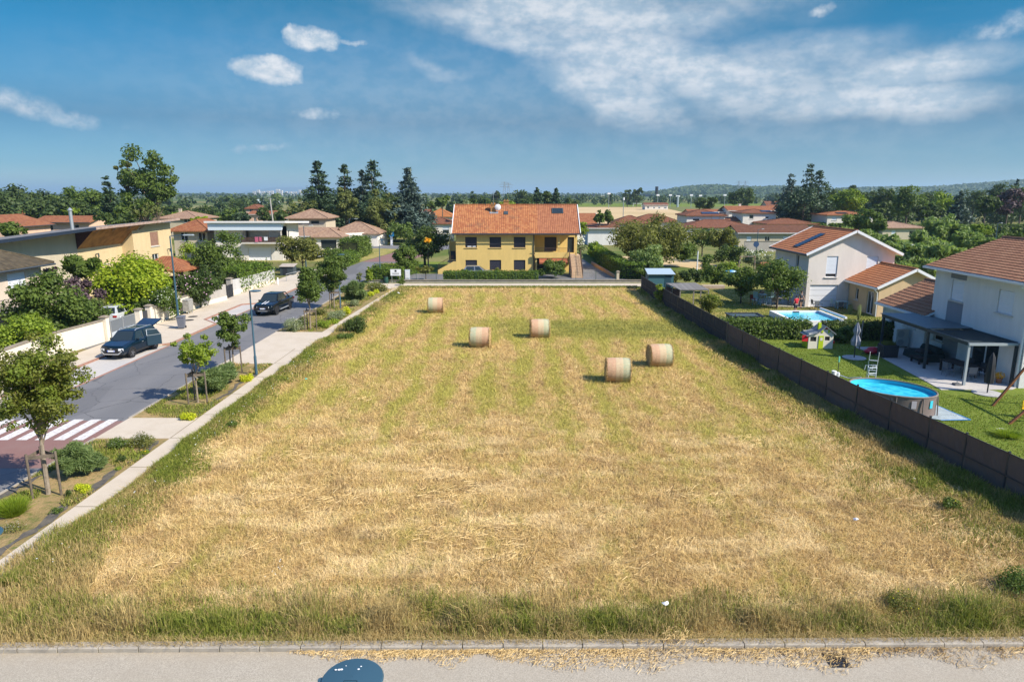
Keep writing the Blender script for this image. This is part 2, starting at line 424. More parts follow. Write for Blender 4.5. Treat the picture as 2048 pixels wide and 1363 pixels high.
def blades(rng, X, Y, Z, h, w, lean=.35, droop=.3, bend=None):
    """grass blades: each one tapered, 2 quads -> 5 verts; arrays X,Y,Z,h,w"""
    n = len(X); a = rng.uniform(0, 2 * math.pi, n); ln = np.abs(rng.normal(0, lean, n)) * h
    b = rng.uniform(0, 2 * math.pi, n)
    dx, dy = np.cos(a) * ln, np.sin(a) * ln; wx, wy = np.cos(b) * w / 2, np.sin(b) * w / 2
    p0 = np.stack([X - wx, Y - wy, Z], 1); p1 = np.stack([X + wx, Y + wy, Z], 1)
    m1 = np.stack([X + dx * .4 + wx * .8, Y + dy * .4 + wy * .8, Z + h * .6], 1); m0 = np.stack([X + dx * .4 - wx * .8, Y + dy * .4 - wy * .8, Z + h * .6], 1)
    tip = np.stack([X + dx, Y + dy, Z + h * (1 - droop * rng.uniform(0, 1, n))], 1)
    tip2 = tip + np.stack([wx * .25, wy * .25, 0 * wx], 1)
    V = np.stack([p0, p1, m1, m0, tip2, tip], 1).reshape(-1, 3)
    i = np.arange(n)[:, None] * 6
    F = np.concatenate([i + np.array([[0, 1, 2, 3]]), i + np.array([[3, 2, 4, 5]])], 1).reshape(-1, 4)
    return V, F
def noise2(rng_seed, X, Y, s):
    """cheap smooth value noise in numpy"""
    g = np.random.default_rng(rng_seed).uniform(0, 1, (64, 64)); x = X / s; y = Y / s
    xi = np.floor(x).astype(int); yi = np.floor(y).astype(int); fx = x - xi; fy = y - yi
    fx = fx * fx * (3 - 2 * fx); fy = fy * fy * (3 - 2 * fy)
    a = g[xi % 64, yi % 64]; b = g[(xi + 1) % 64, yi % 64]; c = g[xi % 64, (yi + 1) % 64]; d = g[(xi + 1) % 64, (yi + 1) % 64]
    return (a * (1 - fx) + b * fx) * (1 - fy) + (c * (1 - fx) + d * fx) * fy
# ================================================================ GROUND
def field_color(n, P):
    s = n.sep(P)
    P2 = n.comb(s[0], s[1], 0)
    wob = n.noise(P2, .12, 2)
    xw = n.m('ADD', s[0], n.m('MULTIPLY', n.m('SUBTRACT', wob, .5), 2.4))
    row = n.m('ADD', n.m('MULTIPLY', n.m('SINE', n.m('MULTIPLY', xw, 2 * math.pi / 2.15)), .5), .5)
    big = n.noise(n.map(P2, (1, .4, 1)), .45, 5, .62)
    med = n.noise(n.map(P2, (1, .55, 1)), 1.7, 5, .65)
    tuft = n.noise(P2, 5.5, 5, .7)
    yf = n.m('MULTIPLY', n.mr(s[1], 22, 38), n.mr(s[1], 80, 72))
    # greener second mowing band across the field
    band = n.m('MULTIPLY', n.mr(n.m('ABSOLUTE', n.m('SUBTRACT', s[1], n.m('ADD', 56.0, n.m('MULTIPLY', s[0], -.05)))), 5.5, 1.5), n.mr(s[0], -6, 5))
    bg_ = n.m('MULTIPLY', n.mr(s[1], 18, 45, .07, .13), 1)
    g = n.m('ADD', n.m('MULTIPLY', big, .75), n.m('MULTIPLY', med, .55))
    g = n.m('ADD', g, n.m('MULTIPLY', n.m('MULTIPLY', n.m('MULTIPLY', row, yf), n.mr(n.noise(P2, .18, 3), .35, .6, .25, 1)), .26))
    g = n.m('ADD', g, n.m('MULTIPLY', n.m('SUBTRACT', tuft, .06), .62)); g = n.m('ADD', g, n.m('MULTIPLY', band, .34)); g = n.m('ADD', g, bg_)
    gf = n.mr(g, .975, 1.30)
    st = n.noise(n.map(P2, (1, .7, 1)), 2.6, 7, .72, .6); st2 = n.noise(P2, .8, 4, .6)
    straw = n.ramp(n.m('ADD', n.m('MULTIPLY', st, .65), n.m('MULTIPLY', st2, .35)), [(.25, (.20, .12, .05)), (.40, (.44, .28, .115)), (.54, (.61, .42, .155)), (.68, (.80, .60, .28))])
    green = n.mix(n.noise(P2, 2.2, 4), (.28, .27, .045), (.56, .46, .11))
    pale = n.m('MULTIPLY', n.mr(n.noise(n.map(P2, (.5, 1.3, 1)), .55, 5, .6, .8), .48, .62), n.mr(s[1], 38, 26))
    straw = n.mix(n.m('MULTIPLY', pale, .75), straw, (.87, .66, .33)); brn = n.mr(n.noise(P2, .55, 6, .7), .53, .66)
    straw = n.mix(n.m('MULTIPLY', brn, .55), straw, (.24, .15, .06))
    cc = n.mix(gf, straw, green); cc = n.mix(n.m('MULTIPLY', band, n.mr(n.noise(n.map(P2, (.5, 1.2, 1)), .8, 5, .7), .35, .6, .1, .75)), cc, (.15, .17, .035))
    return cc, gf, st
m, n = newmat('mown_field'); P = n.geo(); c, g, st = field_color(n, P)
fine = n.noise(P, 22, 5, .75); c = n.mix(n.mr(fine, .3, .7, .5, 0), c, (.09, .06, .025))
n.out(n.prin(c, .95, 0, n.bump(n.noise(P, 9, 6, .75), 1, .10), .1))
m, n = newmat('field_blades'); P = n.geo(); c, g, st = field_color(n, P); r = n.attr('rnd')
c = n.mix(n.m('MULTIPLY', n.mr(r, 0, 1, 0, .27, False), 1), c, n.mix(g, (.85, .64, .36), (.36, .38, .09)))
c = n.mix(n.mr(r, .0, .2, .4, 0), c, (.2, .14, .05)); n.out(n.prin(c, .8, 0, None, .15))
def grassmat(name, green1, green2, dry, drymix):
    m, n = newmat(name); r = n.attr('rnd'); k = n.attr('dry')
    c = n.mix(r, green1, green2); d = n.mix(r, sc(dry, .6), dry)
    c = n.mix(n.mr(n.m('ADD', k, n.m('MULTIPLY', n.m('FRACT', n.m('MULTIPLY', r, 7.31)), .5)), .55 + drymix, .9 + drymix), c, d)
    a = n.prin(c, .7, 0, None, .2); t = n.n.new('ShaderNodeBsdfTranslucent'); n.put(t.inputs[0], c)
    x = n.n.new('ShaderNodeMixShader'); x.inputs[0].default_value = .3; n.l.new(a, x.inputs[1]); n.l.new(t.outputs[0], x.inputs[2]); n.out(x.outputs[0])
grassmat('verge_grass', (.11, .15, .02), (.31, .34, .055), (.60, .45, .19), -.03)
grassmat('lawn_grass', (.11, .16, .012), (.22, .27, .03), (.34, .28, .08), .3)
def ground_mix(name, a, b, c_, s1=.4, s2=6, bump=.03):
    m, n = newmat(name); P = n.geo()
    x = n.mix(n.mr(n.noise(P, s1, 5, .6), .35, .65), a, b); x = n.mix(n.mr(n.noise(P, s2, 5, .7), .45, .75), x, c_)
    n.out(n.prin(x, .95, 0, n.bump(n.noise(P, s2 * 3, 4, .7), 1, bump), .1))
ground_mix('lawn', (.10, .15, .018), (.15, .20, .03), (.21, .21, .05), .25, 5, .05)
ground_mix('dry_lawn', (.13, .16, .03), (.32, .27, .09), (.40, .30, .13), .3, 4, .05)
ground_mix('garden_soil', (.10, .12, .03), (.2, .16, .07), (.13, .15, .04), .2, 3, .05)
ground_mix('bed_soil', (.36, .25, .12), (.22, .17, .07), (.10, .14, .03), .5, 3.2, .06)
ground_mix('verge_soil', (.2, .19, .06), (.30, .22, .1), (.08, .12, .02), .7, 3, .06)
ground_mix('terrace', (.42, .40, .38), (.47, .44, .40), (.35, .33, .31), .6, 8, .005)
# plain: near gardens, then far fields in patches
m, n = newmat('plain'); P = n.geo(); s = n.sep(P)
near = n.mix(n.mr(n.noise(P, .06, 4), .4, .6), (.09, .13, .03), (.2, .19, .07)); near = n.mix(n.mr(n.noise(P, 1.2, 5, .7), .45, .7), near, (.13, .12, .045))
cell = n.vor(n.map(P, (.0016, .0042, 1)), 1.0); cs = n.sep(cell)
farc = n.ramp(cs[0], [(0, (.05, .08, .025)), (.3, (.10, .14, .04)), (.5, (.38, .29, .14)), (.62, (.06, .09, .025)), (.8, (.14, .17, .05)), (.93, (.42, .33, .17))])
farc = n.mix(n.noise(P, .02, 4), farc, sc((.1, .12, .04), 1))
n.out(n.prin(n.mix(n.mr(s[1], 240, 300), near, farc), 1, 0, None, .05))
m, n = newmat('asphalt'); P = n.geo(); s = n.sep(P)
c = n.mix(n.noise(P, 60, 3, .8), (.10, .10, .105), (.20, .20, .205)); lanes = n.m('ABSOLUTE', n.m('SUBTRACT', n.m('FRACT', n.m('DIVIDE', s[0], 2.9)), .5))
c = n.mix(n.mr(n.noise(n.map(P, (1, .12, 1)), .9, 5, .6), .35, .65, 0, .5), c, (.19, .185, .18)); c = n.mix(n.mr(lanes, .1, .4, 0, .25), c, (.11, .11, .112)); ck = n.vor(n.vm('ADD', P, n.vm('MULTIPLY', n.noise(P, 1.5, 4, .6, 0, 1), (.6, .6, 0))), .28, 'Distance', 'DISTANCE_TO_EDGE'); c = n.mix(n.mr(ck, .0, .012, .6, 0), c, (.05, .05, .05)); c = n.mix(n.mr(n.sep(n.vor(n.map(P, (.3, .11, 0)), 1.0))[0], .78, .79, 0, .35), c, (.10, .10, .105))
n.out(n.prin(c, .85, 0, n.bump(n.noise(P, 90, 2), 1, .004), .25))
m, n = newmat('pale_asphalt'); P = n.geo(); s = n.sep(P)
sp = n.vor(P, 55); c = n.mix(n.m('MULTIPLY', n.sep(sp)[0], 1), (.27, .24, .19), (.44, .39, .31)); c = n.mix(n.mr(n.noise(P, .7, 6, .65), .35, .7, 0, .5), c, (.33, .285, .22))
c = n.mix(n.mr(n.m('ADD', s[1], n.noise(P, 1.5, 5)), 14.6, 15.6, 0, .35), c, (.36, .29, .2))
n.out(n.prin(c, .9, 0, n.bump(n.noise(P, 80, 3, .8), 1, .006), .2))
m, n = newmat('red_asphalt'); P = n.geo(); c = n.mix(n.noise(P, 50, 3, .8), (.16, .085, .075), (.27, .155, .135)); c = n.mix(n.mr(n.noise(P, .5, 5), .4, .7, 0, .4), c, (.24, .17, .15))
n.out(n.prin(c, .9, 0, n.bump(n.noise(P, 80, 2), 1, .004), .2))
m, n = newmat('pale_concrete'); P = n.geo(); c = n.mix(n.noise(P, 35, 4, .8), (.43, .37, .29), (.58, .50, .40)); c = n.mix(n.mr(n.noise(P, .9, 6, .65), .4, .7, 0, .5), c, (.42, .35, .26))
n.out(n.prin(c, .9, 0, n.bump(n.noise(P, 70, 2), 1, .004), .15))
pm('kerb_stone', (.38, .34, .28), (.28, .25, .21), 2.5, .9, .01, 40, world=True)
pm('red_kerb', (.36, .19, .14), (.27, .15, .11), 4, .9, world=True)
pm('white_paint', (.70, .69, .66), (.42, .38, .36), 7, .8, world=True, detail=8)
pm('joint_line', (.2, .16, .1), None, 5, .95, world=True)
pm('black_sheet', (.075, .07, .065), (.14, .12, .09), 3, .7, .03, 12, world=True)
pm('ploughed_gold', (.55, .40, .22), (.42, .31, .15), .02, .95, world=True)

def sheet(name, pts, z, mat, kind='structure', sub=0):
    mb = MB(); mb.poly([(x, y, z) for x, y in pts])
    o = mb.build(name, MATS[mat]); o['kind'] = kind; 
    if o.data.polygons[0].normal.z < 0: o.data.flip_normals()
    return o
def RX(x, Y): return x + .0 * Y
sheet('ground', [(-16000, -200), (16000, -200), (16000, 16000), (-16000, 16000)], 0, 'plain')
fence_line = [(20.0, 13.5), (18.65, 20), (18.25, 23.6), (17.75, 27.6), (17.1, 32.5), (16.6, 38), (16.15, 43.5), (15.8, 49), (15.5, 55), (15.25, 62), (15.0, 70), (14.9, 78.2)]
field_pts = [(-14.2, 15.2), (21, 15.45)] + fence_line[1:] + [(14.9, 81.7), (-13.9, 81.7), (-14.4, 55)]
mb = MB(); o = sheet('field', field_pts, .012, 'mown_field')
# near road and kerb (very slightly skewed to the view)
sk = .0086
def ny(x, y): return y + sk * x
sheet('road', [(-60, ny(-60, 14.82)), (-60, -30), (60, -30), (60, ny(60, 14.82))], .004, 'pale_asphalt')
mb = MB(); rnd = random.Random(3); x = -30.0
while x < 40:
    L = rnd.choice([1.0, 1.0, .98]); g = .012
    y0 = ny(x, 14.82) + rnd.uniform(-.004, .004); y1 = y0 + .25; zz = .13 + rnd.uniform(-.003, .003)
    vs = [(x + g, y0, -.05), (x + L - g, y0, -.05), (x + L - g, y1, -.05), (x + g, y1, -.05), (x + g, y0 + .008, zz - .03), (x + L - g, y0 + .008, zz - .03), (x + g, y0 + .035, zz), (x + L - g, y0 + .035, zz), (x + L - g, y1, zz), (x + g, y1, zz)]
    mb.add(vs, [(0, 1, 5, 4), (4, 5, 7, 6), (6, 7, 8, 9), (0, 4, 6, 9, 3), (1, 2, 8, 7, 5), (3, 9, 8, 2)]); x += L
o = mb.build('kerb', MATS['kerb_stone']); o['kind'] = 'structure'
# left street: all strips run along Y
def strip(name, x0, x1, y0, y1, z, mat): return sheet(name, [(x0, y0), (x1, y0), (x1, y1), (x0, y1)], z, mat)
mb = MB(); mb.poly([(-25.3, 12, .008), (-19.1, 12, .008), (-19.15, 84, .008), (-18.8, 100, .008), (-25.2, 100, .008)])
mb.poly([(-25.2, 100, .008), (-18.8, 100, .008), (-17.5, 112, .008), (-24.6, 112, .008)])
o = mb.build('street', MATS['asphalt']); o['kind'] = 'structure'
mb = MB(); mb.poly([(-24.6, 112, .008), (-17.5, 112, .008), (-14, 136, .008), (-21.5, 138, .008)]); o = mb.build('red_street_surface', MATS['red_asphalt']); o['kind'] = 'structure'
mb = MB(); mb.poly([(-21.5, 138, .008), (-14, 136, .008), (8, 168, .008), (2, 174, .008)]); mb.poly([(-21.5, 138, .006), (-60, 150, .006), (-60, 156, .006), (-16, 146, .006)]); o = mb.build('far_street', MATS['asphalt']); o['kind'] = 'structure'
sheet('crossing_surface', [(-25.9, 26.2), (-19.1, 26.2), (-19.1, 32.1), (-26.4, 32.3)], .012, 'red_asphalt')
mb = MB()
for k in range(8):
    xx = -19.55 - k * .86
    mb.poly([(xx - .5, 29.45, .016), (xx, 29.45, .016), (xx, 32.35, .016), (xx - .5, 32.35, .016)])
o = mb.build('crossing_stripes', MATS['white_paint']); o['kind'] = 'structure'
# pavement (raised 0.1) with bays cut in
def raised(name, pts, z0, z1, mat):
    mb = MB(); mb.prism(pts, z0, z1); o = mb.build(name, MATS[mat]); o['kind'] = 'structure'; return o
raised('pavement', [(-25.45, 49.6), (-26.1, 48.9), (-28.1, 46.2), (-28.1, 40), (-27.9, 36), (-26, 33.2), (-26, 12), (-30.4, 12), (-30.35, 60), (-30.3, 100), (-25.4, 100), (-25.4, 69), (-27.2, 68.0), (-27.3, 59.4), (-25.55, 57.6)], -.05, .09, 'pale_concrete')
for (x0, y0, y1) in ((-28.1, 33.3, 49.3), (-27.3, 58.2, 68.4)):
    pass
sheet('parking_bay', [(-28.05, 34.5), (-25.45, 34.2), (-25.45, 49.3), (-26.2, 48.7), (-28.05, 46.2)], .006, 'terrace')
sheet('parking_bay.001', [(-27.25, 59.6), (-25.45, 57.9), (-25.45, 68.7), (-27.25, 67.8)], .006, 'terrace')
mb = MB()
for pts in ([(-28.02, 35), (-28.02, 46.3), (-26.1, 49.05), (-25.4, 49.7), (-25.4, 57.5), (-27.25, 59.5), (-27.2, 67.9), (-25.35, 69), (-25.35, 82)],):
    for a, b in zip(pts, pts[1:]): mb.bar((a[0], a[1], .05), (b[0], b[1], .05), .16, .12)
mb.bb(-25.42, -25.26, 34, 49.4, .004, .022); mb.bb(-25.42, -25.26, 57.9, 68.7, .004, .022)
o = mb.build('pavement_edging', MATS['red_kerb']); o['kind'] = 'structure'
# footpath along the field, joining slabs
mb = MB(); yy = 8.0; rnd = random.Random(5)
def pathx(y): return (-15.65 + .0 * y if y < 48 else -15.65 + (y - 48) * .055, -14.35 if y < 48 else -14.35 + (y - 48) * .045)
mb.prism([(-15.65, 8), (-14.35, 8), (-14.35, 48), (-13.2, 78), (-12.6, 81.75), (-12.6, 84.3), (-16.4, 84.3), (-15.9, 81.5), (-13.95, 79), (-15.65, 48)], -.03, .05)
o = mb.build('footpath', MATS['pale_concrete']); o['kind'] = 'structure'
mb = MB(); mb.prism([(-12.6, 81.75), (16.2, 81.9), (16.2, 84.3), (-12.6, 84.3)], -.03, .048); mb.build('footpath.001', MATS['pale_concrete'])['kind'] = 'structure'
mb = MB(); mb.prism([(-19.1, 29.6), (-15.66, 29.6), (-15.66, 32.5), (-19.1, 32.5)], -.03, .046); mb.build('footpath.002', MATS['pale_concrete'])['kind'] = 'structure'
mb = MB(); mb.prism([(-19.1, 43.6), (-15.66, 43.6), (-15.66, 48), (-15.3, 54), (-19.1, 54.2)], -.03, .046); mb.build('driveway', MATS['pale_concrete'])['kind'] = 'structure'
mb = MB()
for yy in (19.2, 22.6, 26.2, 29.6, 33.0, 36.6, 40.2, 43.6, 47.3, 51, 55, 59, 63): mb.poly([(-15.64 + max(0, yy - 48) * .05, yy, .056), (-14.36 + max(0, yy - 48) * .038, yy, .056), (-14.36 + max(0, yy - 48) * .038, yy + .035, .056), (-15.64 + max(0, yy - 48) * .05, yy + .035, .056)])
mb.poly([(-15.67, 43.6, .056), (-15.63, 43.6, .056), (-15.63, 48, .056), (-15.67, 48, .056)]); mb.poly([(-15.67, 29.6, .056), (-15.63, 29.6, .056), (-15.63, 32.5, .056), (-15.67, 32.5, .056)])
mb.build('path_joints', MATS['joint_line'])['kind'] = 'structure'
0 and sheet('crossing_slab_mark', [(-18.5, 30.4), (-17.9, 30.4), (-17.9, 31.9), (-18.5, 31.9)], .051, 'white_paint')
for i, (y0, y1) in enumerate(((12, 29.6), (32.5, 43.6), (54.2, 83.5))):
    sheet('planting_bed' + ('' if i == 0 else '.%03d' % i), [(-19.1, y0), (-15.66 if y0 < 50 else -15.3, y0), (-15.66 if y0 < 50 else -13.9, y1), (-19.1 if y0 < 50 else -19.0, y1)], .02 + .001 * i, 'bed_soil')
mb = MB(); mb.bb(-19.16, -19.04, 12, 29.6, -.02, .07); mb.bb(-19.16, -19.04, 32.5, 43.6, -.02, .07); mb.bb(-19.2, -19.08, 54.2, 84, -.02, .07)
mb.build('bed_edging', MATS['kerb_stone'])['kind'] = 'structure'
# strips of ground sheeting showing along the beds
def ribbon(name, x0, w, y0, y1, z, mat, amp=.2, seed=1):
    r = random.Random(seed); mb = MB(); k = int((y1 - y0) / .35); L = []
    for i in range(k + 1):
        y = y0 + (y1 - y0) * i / k; c = x0 + amp * math.sin(i * .7 + seed) * r.random(); ww = w * (.35 + .9 * r.random()); L.append((c - ww / 2, c + ww / 2, y))
    for a, b in zip(L, L[1:]): mb.add([(a[0], a[2], z), (a[1], a[2], z), (b[1], b[2], z + r.uniform(0, .02)), (b[0], b[2], z)], [(0, 1, 2, 3)])
    o = mb.build(name, MATS[mat]); o['kind'] = 'structure'
ribbon('weed_sheeting', -16.0, .36, 15, 29.3, .034, 'black_sheet', .15, 2)
ribbon('weed_sheeting.001', -18.85, .4, 20, 29.3, .034, 'black_sheet', .1, 4)
ribbon('weed_sheeting.002', -16.0, .3, 33, 43, .034, 'black_sheet', .2, 6)
# gardens to the right, behind the yellow house, left gardens
sheet('lawn', [(21, 15.6)] + [(a + .05, b) for a, b in fence_line[1:9]] + [(15.55, 56), (45, 56), (45, 15.6)], .014, 'lawn')
sheet('lawn.001', [(15.5, 56), (15.3, 62), (15.05, 70), (14.95, 78.2), (15, 84), (30, 86), (60, 86), (60, 56)], .014, 'dry_lawn')
sheet('garden_ground', [(-60, 12), (-30.5, 12), (-30.5, 130), (-90, 130)], .014, 'garden_soil')
sheet('courtyard', [(-40, 48), (-30.6, 48), (-30.6, 60), (-36, 62), (-40, 60)], .019, 'asphalt')
sheet('courtyard.001', [(-16, 86.5), (17, 86.5), (15, 102), (10.2, 102), (9.0, 94.9), (-12.5, 94.9), (-16, 96)], .018, 'asphalt')
sheet('courtyard.002', [(9.3, 86.5), (15.3, 86.5), (12.8, 100), (11.5, 130), (9.4, 130)], .022, 'asphalt')
sheet('lawn.002', [(-18.8, 85.5), (16.5, 85.5), (16.5, 87.4), (-18.8, 87.8)], .024, 'dry_lawn')
sheet('lawn.003', [(-18.5, 96), (-10.3, 96), (-10.3, 112), (-17, 112)], .02, 'lawn')
sheet('lawn.004', [(-24.8, 112), (-21.6, 137), (-60, 150), (-60, 112)], .02, 'dry_lawn')
sheet('golden_field', [(22, 235), (70, 215), (90, 330), (120, 560), (30, 560), (-20, 480)], .03, 'ploughed_gold')
sheet('sports_field', [(20, 575), (260, 575), (280, 760), (20, 760)], .03, 'lawn')
sheet('bare_soil', [(14, 112), (26, 104), (30, 96), (33, 104), (28, 122), (17, 122)], .026, 'ploughed_gold')

# ================================================================ GRASS (stuff)
def wpick(rng, n, x0, x1, y0, y1, pw=2.0):
    # density falls with distance from the camera
    u = rng.uniform(0, 1, n)
    a, b = y0 ** (1 - pw), y1 ** (1 - pw); Y = (a + (b - a) * u) ** (1 / (1 - pw))
    return rng.uniform(x0, x1, n), Y
def fence_x(Y): 
    ys = [p[1] for p in fence_line]; xs = [p[0] for p in fence_line]; return np.interp(Y, ys, xs)
rng = rg()
X, Y = wpick(rng, 330000, -15, 19.5, 16.2, 81, 2.1); k = (X < fence_x(Y) - .3) & (X > -14.2) & (np.abs(X) < Y * .82 + 1.5); X, Y = X[k], Y[k]
h = rng.uniform(.05, .2, len(X)) * (1 + Y / 90); w = .0022 + Y * .00043
V, F = blades(rng, X, Y, np.full(len(X), .01), h, w * rng.uniform(.6, 1.3, len(X)), 1.5, .7)
o = mesh_np('mown_grass', V, F, MATS['field_blades'], None, rnd=np.repeat(rng.uniform(0, 1, len(X)), 2)); tag(o, 'cut straw and short stubble lying over the mown field', 'cut grass', kind='stuff')
# lying straw swaths, long thin stems
X, Y = wpick(rng, 42000, -14, 18, 17.5, 45, 2.2); dens = noise2(5, X, Y * 1.6, 2.2); k = (X < fence_x(Y) - 1.5) & (rng.uniform(0, 1, len(X)) < np.clip((dens - .35) * 1.1, .04, .5)) & (np.abs(X) < Y * .82 + 1) ; X, Y = X[k], Y[k]; nn_ = len(X)
ang = noise2(9, X, Y, 1.8) * 5 + rng.normal(0, .5, nn_); L = rng.uniform(.1, .42, nn_); ww = .003 + Y * .0002; z0 = rng.uniform(.03, .16, nn_)
dx, dy = np.cos(ang) * L / 2, np.sin(ang) * L / 2; px_, py_ = -np.sin(ang) * ww / 2, np.cos(ang) * ww / 2; zj = rng.normal(0, .035, nn_)
V = np.stack([np.stack([X - dx - px_, Y - dy - py_, z0 - zj], 1), np.stack([X + dx - px_, Y + dy - py_, z0 + zj], 1), np.stack([X + dx + px_, Y + dy + py_, z0 + zj + .01], 1), np.stack([X - dx + px_, Y - dy + py_, z0 - zj + .01], 1)], 1).reshape(-1, 3)
m, n = newmat('straw'); r = n.attr('rnd'); n.out(n.prin(n.ramp(r, [(0, (.26, .16, .055)), (.4, (.50, .34, .13)), (1, (.78, .59, .30))]), .7, 0, None, .25))
o = mesh_np('lying_straw', V, np.arange(4 * nn_).reshape(-1, 4), MATS['straw'], None, rnd=rng.uniform(0, 1, nn_)); tag(o, 'pale dry straw left lying in swaths on the field', 'straw', kind='stuff')

def grass_patch(name, label, X, Y, h, w, mat, lean=.3, droop=.4, seedg=3, dscale=1.6, dbias=0., Z=.01, cat='grass'):
    rng = rg(); dry = noise2(seedg, X, Y * 1.2, dscale) * .65 + noise2(seedg + 1, X, Y, dscale / 3) * .35 + dbias
    V, F = blades(rng, X, Y, np.full(len(X), Z), h, w, lean, droop)
    o = mesh_np(name, V, F, MATS[mat], None, rnd=np.repeat(rng.uniform(0, 1, len(X)), 2), extra={'dry': np.repeat(dry, 2)}); return tag(o, label, cat, kind='stuff')
rng = rg()
# roadside strip in front: tall, half dry
n_ = 90000; X = rng.uniform(-14.8, 21, n_); Y = ny(X, 0) + 15.12 + np.minimum(rng.gamma(1.7, .5, n_), 4.2 + 0 * X) * (.75 + .6 * noise2(21, X, X * 0, 2.2)); hh = (.13 + .46 * noise2(11, X, Y * 2, 1.1)) * rng.uniform(.3, 1.5, n_) * (.55 + .9 * noise2(12, X, Y, .45)) * np.clip((Y - 15.0) * 1.8, .45, 1) * np.clip((18.3 - Y) / 1.7, .22, 1)
grass_patch('verge_grass', 'tall half dry grass along the kerb in the foreground', X, Y, hh, rng.uniform(.008, .018, n_), 'verge_grass', .42, .5, 31, 1.1, .04)
# bottom-left corner weeds
n_ = 22000; X = rng.uniform(-15.2, -10, n_); Y = rng.uniform(15.1, 21, n_); k = (X < -14.2 + (21 - Y) * .55 + noise2(3, X, Y, 1) * 1.0) ; X, Y = X[k], Y[k]; hh = rng.uniform(.12, .5, len(X))
grass_patch('verge_grass.001', 'brownish weeds in the corner between path and kerb', X, Y, hh, rng.uniform(.008, .02, len(X)), 'verge_grass', .35, .4, 41, .9, .12)
# strip along footpath
n_ = 110000; Xa, Y = wpick(rng, n_, 0, 1, 17.5, 80, 1.9); edge = -14.55 + np.clip(Y - 48, 0, 40) * .045 ; wid = .8 + 1.35 * noise2(17, Y * 0, Y, 3.2) + .5 * noise2(18, Y * 0, Y, .9)
ex = np.minimum(-np.log(1 - Xa * .98), 4); X = edge + ex * wid * .30; Xa = np.clip(ex / 2.6, 0, 1); hh = (.16 + .34 * noise2(13, X * 2, Y, 1.3)) * rng.uniform(.5, 1.3, n_) * (1 - .5 * Xa)
grass_patch('verge_grass.002', 'green unmown grass hanging over the footpath edge', X, Y, hh, (.006 + Y * .0006) * rng.uniform(.6, 1.4, n_), 'verge_grass', .4, .5, 51, 2.2, -.17)
# strip along fence (in its shade)
n_ = 110000; Xa, Y = wpick(rng, n_, 0, 1, 16.0, 80, 1.9); fx = fence_x(Y); wid = np.interp(Y, [16, 25, 40, 55, 80], [3.6, 2.9, 2.0, .8, .35]) * (.7 + .6 * noise2(19, Y * 0, Y, 2.5))
wid *= 1.15; ex = np.minimum(-np.log(1 - Xa * .98), 4); X = fx - .06 - ex * wid * .36; Xa = np.clip(ex / 2.6, 0, 1); hh = (.14 + .42 * noise2(14, X * 2, Y, 1.2)) * rng.uniform(.4, 1.3, n_) * (1 - .55 * Xa)
grass_patch('verge_grass.003', 'dark green weeds growing along the foot of the fence', X, Y, hh, (.006 + Y * .0006) * rng.uniform(.6, 1.5, n_), 'verge_grass', .4, .5, 61, 1.6, -.12)
# far edge of the field
n_ = 14000; X = rng.uniform(-13.5, 15, n_); Y = rng.uniform(80.3, 81.6, n_)
grass_patch('verge_grass.004', 'thin green strip between the field and the far footpath', X, Y, rng.uniform(.1, .25, n_), np.full(n_, .05), 'verge_grass', .3, .3, 71, 3, -.35)
# lawns on the right
n_ = 150000; X, Y = wpick(rng, n_, 15.5, 40, 20, 56, 2.2); k = (X > fence_x(Y) + .1) & (X < Y * .82 + 1.5) & ~((X > 24.3) & (Y > 36.5) & (Y < 47)); X, Y = X[k], Y[k]
grass_patch('lawn_grass', 'short bright green lawn grass beyond the brown fence', X, Y, rng.uniform(.03, .08, len(X)), .008 + Y * .0007, 'lawn_grass', .5, .3, 81, 3, -.25)
n_ = 60000; X, Y = wpick(rng, n_, 14.8, 46, 56, 80, 2); k = (X > fence_x(Y) + .1); X, Y = X[k], Y[k]
grass_patch('lawn_grass.001', 'dry patchy lawn around the garden trees', X, Y, rng.uniform(.03, .08, len(X)), .05 + 0 * Y, 'lawn_grass', .5, .3, 91, 4, .12)
# grass in the planting beds
n_ = 60000; X, Y = wpick(rng, n_, -19, -15.7, 17, 83, 1.9); pat = noise2(23, X * 1.3, Y, 1.3); k = (pat > np.where(Y < 30, .62, .36)) & ~((Y > 29.6) & (Y < 32.5)) & ~((Y > 43.6) & (Y < 54.2)); X, Y = X[k] + np.where(Y[k] > 54, .6, 0), Y[k]
grass_patch('bed_grass', 'low weeds and grass spreading through the planting beds', X, Y, rng.uniform(.05, .22, len(X)), (.008 + Y * .0007), 'verge_grass', .6, .4, 95, 1.5, -.2)
# straw blown on the near road
rng = rg(); n_ = 34000; X = rng.uniform(-5.5, 13.6, n_); u = rng.uniform(0, 1, n_)
env = (.1 + .75 * noise2(33, X, X * 0, 1.1) * np.clip(1.3 - np.abs(noise2(34, X, X * 0, 2.6) - .5) * 1.2, 0, 1)) * np.clip(np.abs(X + .8) * 1.6, .12, 1) * np.clip((X + 5.6) / 2.4, .05, 1)
Y = ny(X, 14.82) - .02 - u ** 1.3 * env * 1.25; k = rng.uniform(0, 1, n_) < np.clip((X + 5.5) / 3, .06, .62) * np.where(X > 8.8, .6, 1) * (.35 + .9 * noise2(35, X, Y, .3)) * np.clip(1.25 - u, .2, 1); X, Y = X[k], Y[k]; nn_ = len(X)
ang = rng.uniform(0, math.pi, nn_); L = rng.uniform(.04, .2, nn_); ww = rng.uniform(.003, .007, nn_); z0 = rng.uniform(.008, .06, nn_); zj = rng.normal(0, .012, nn_)
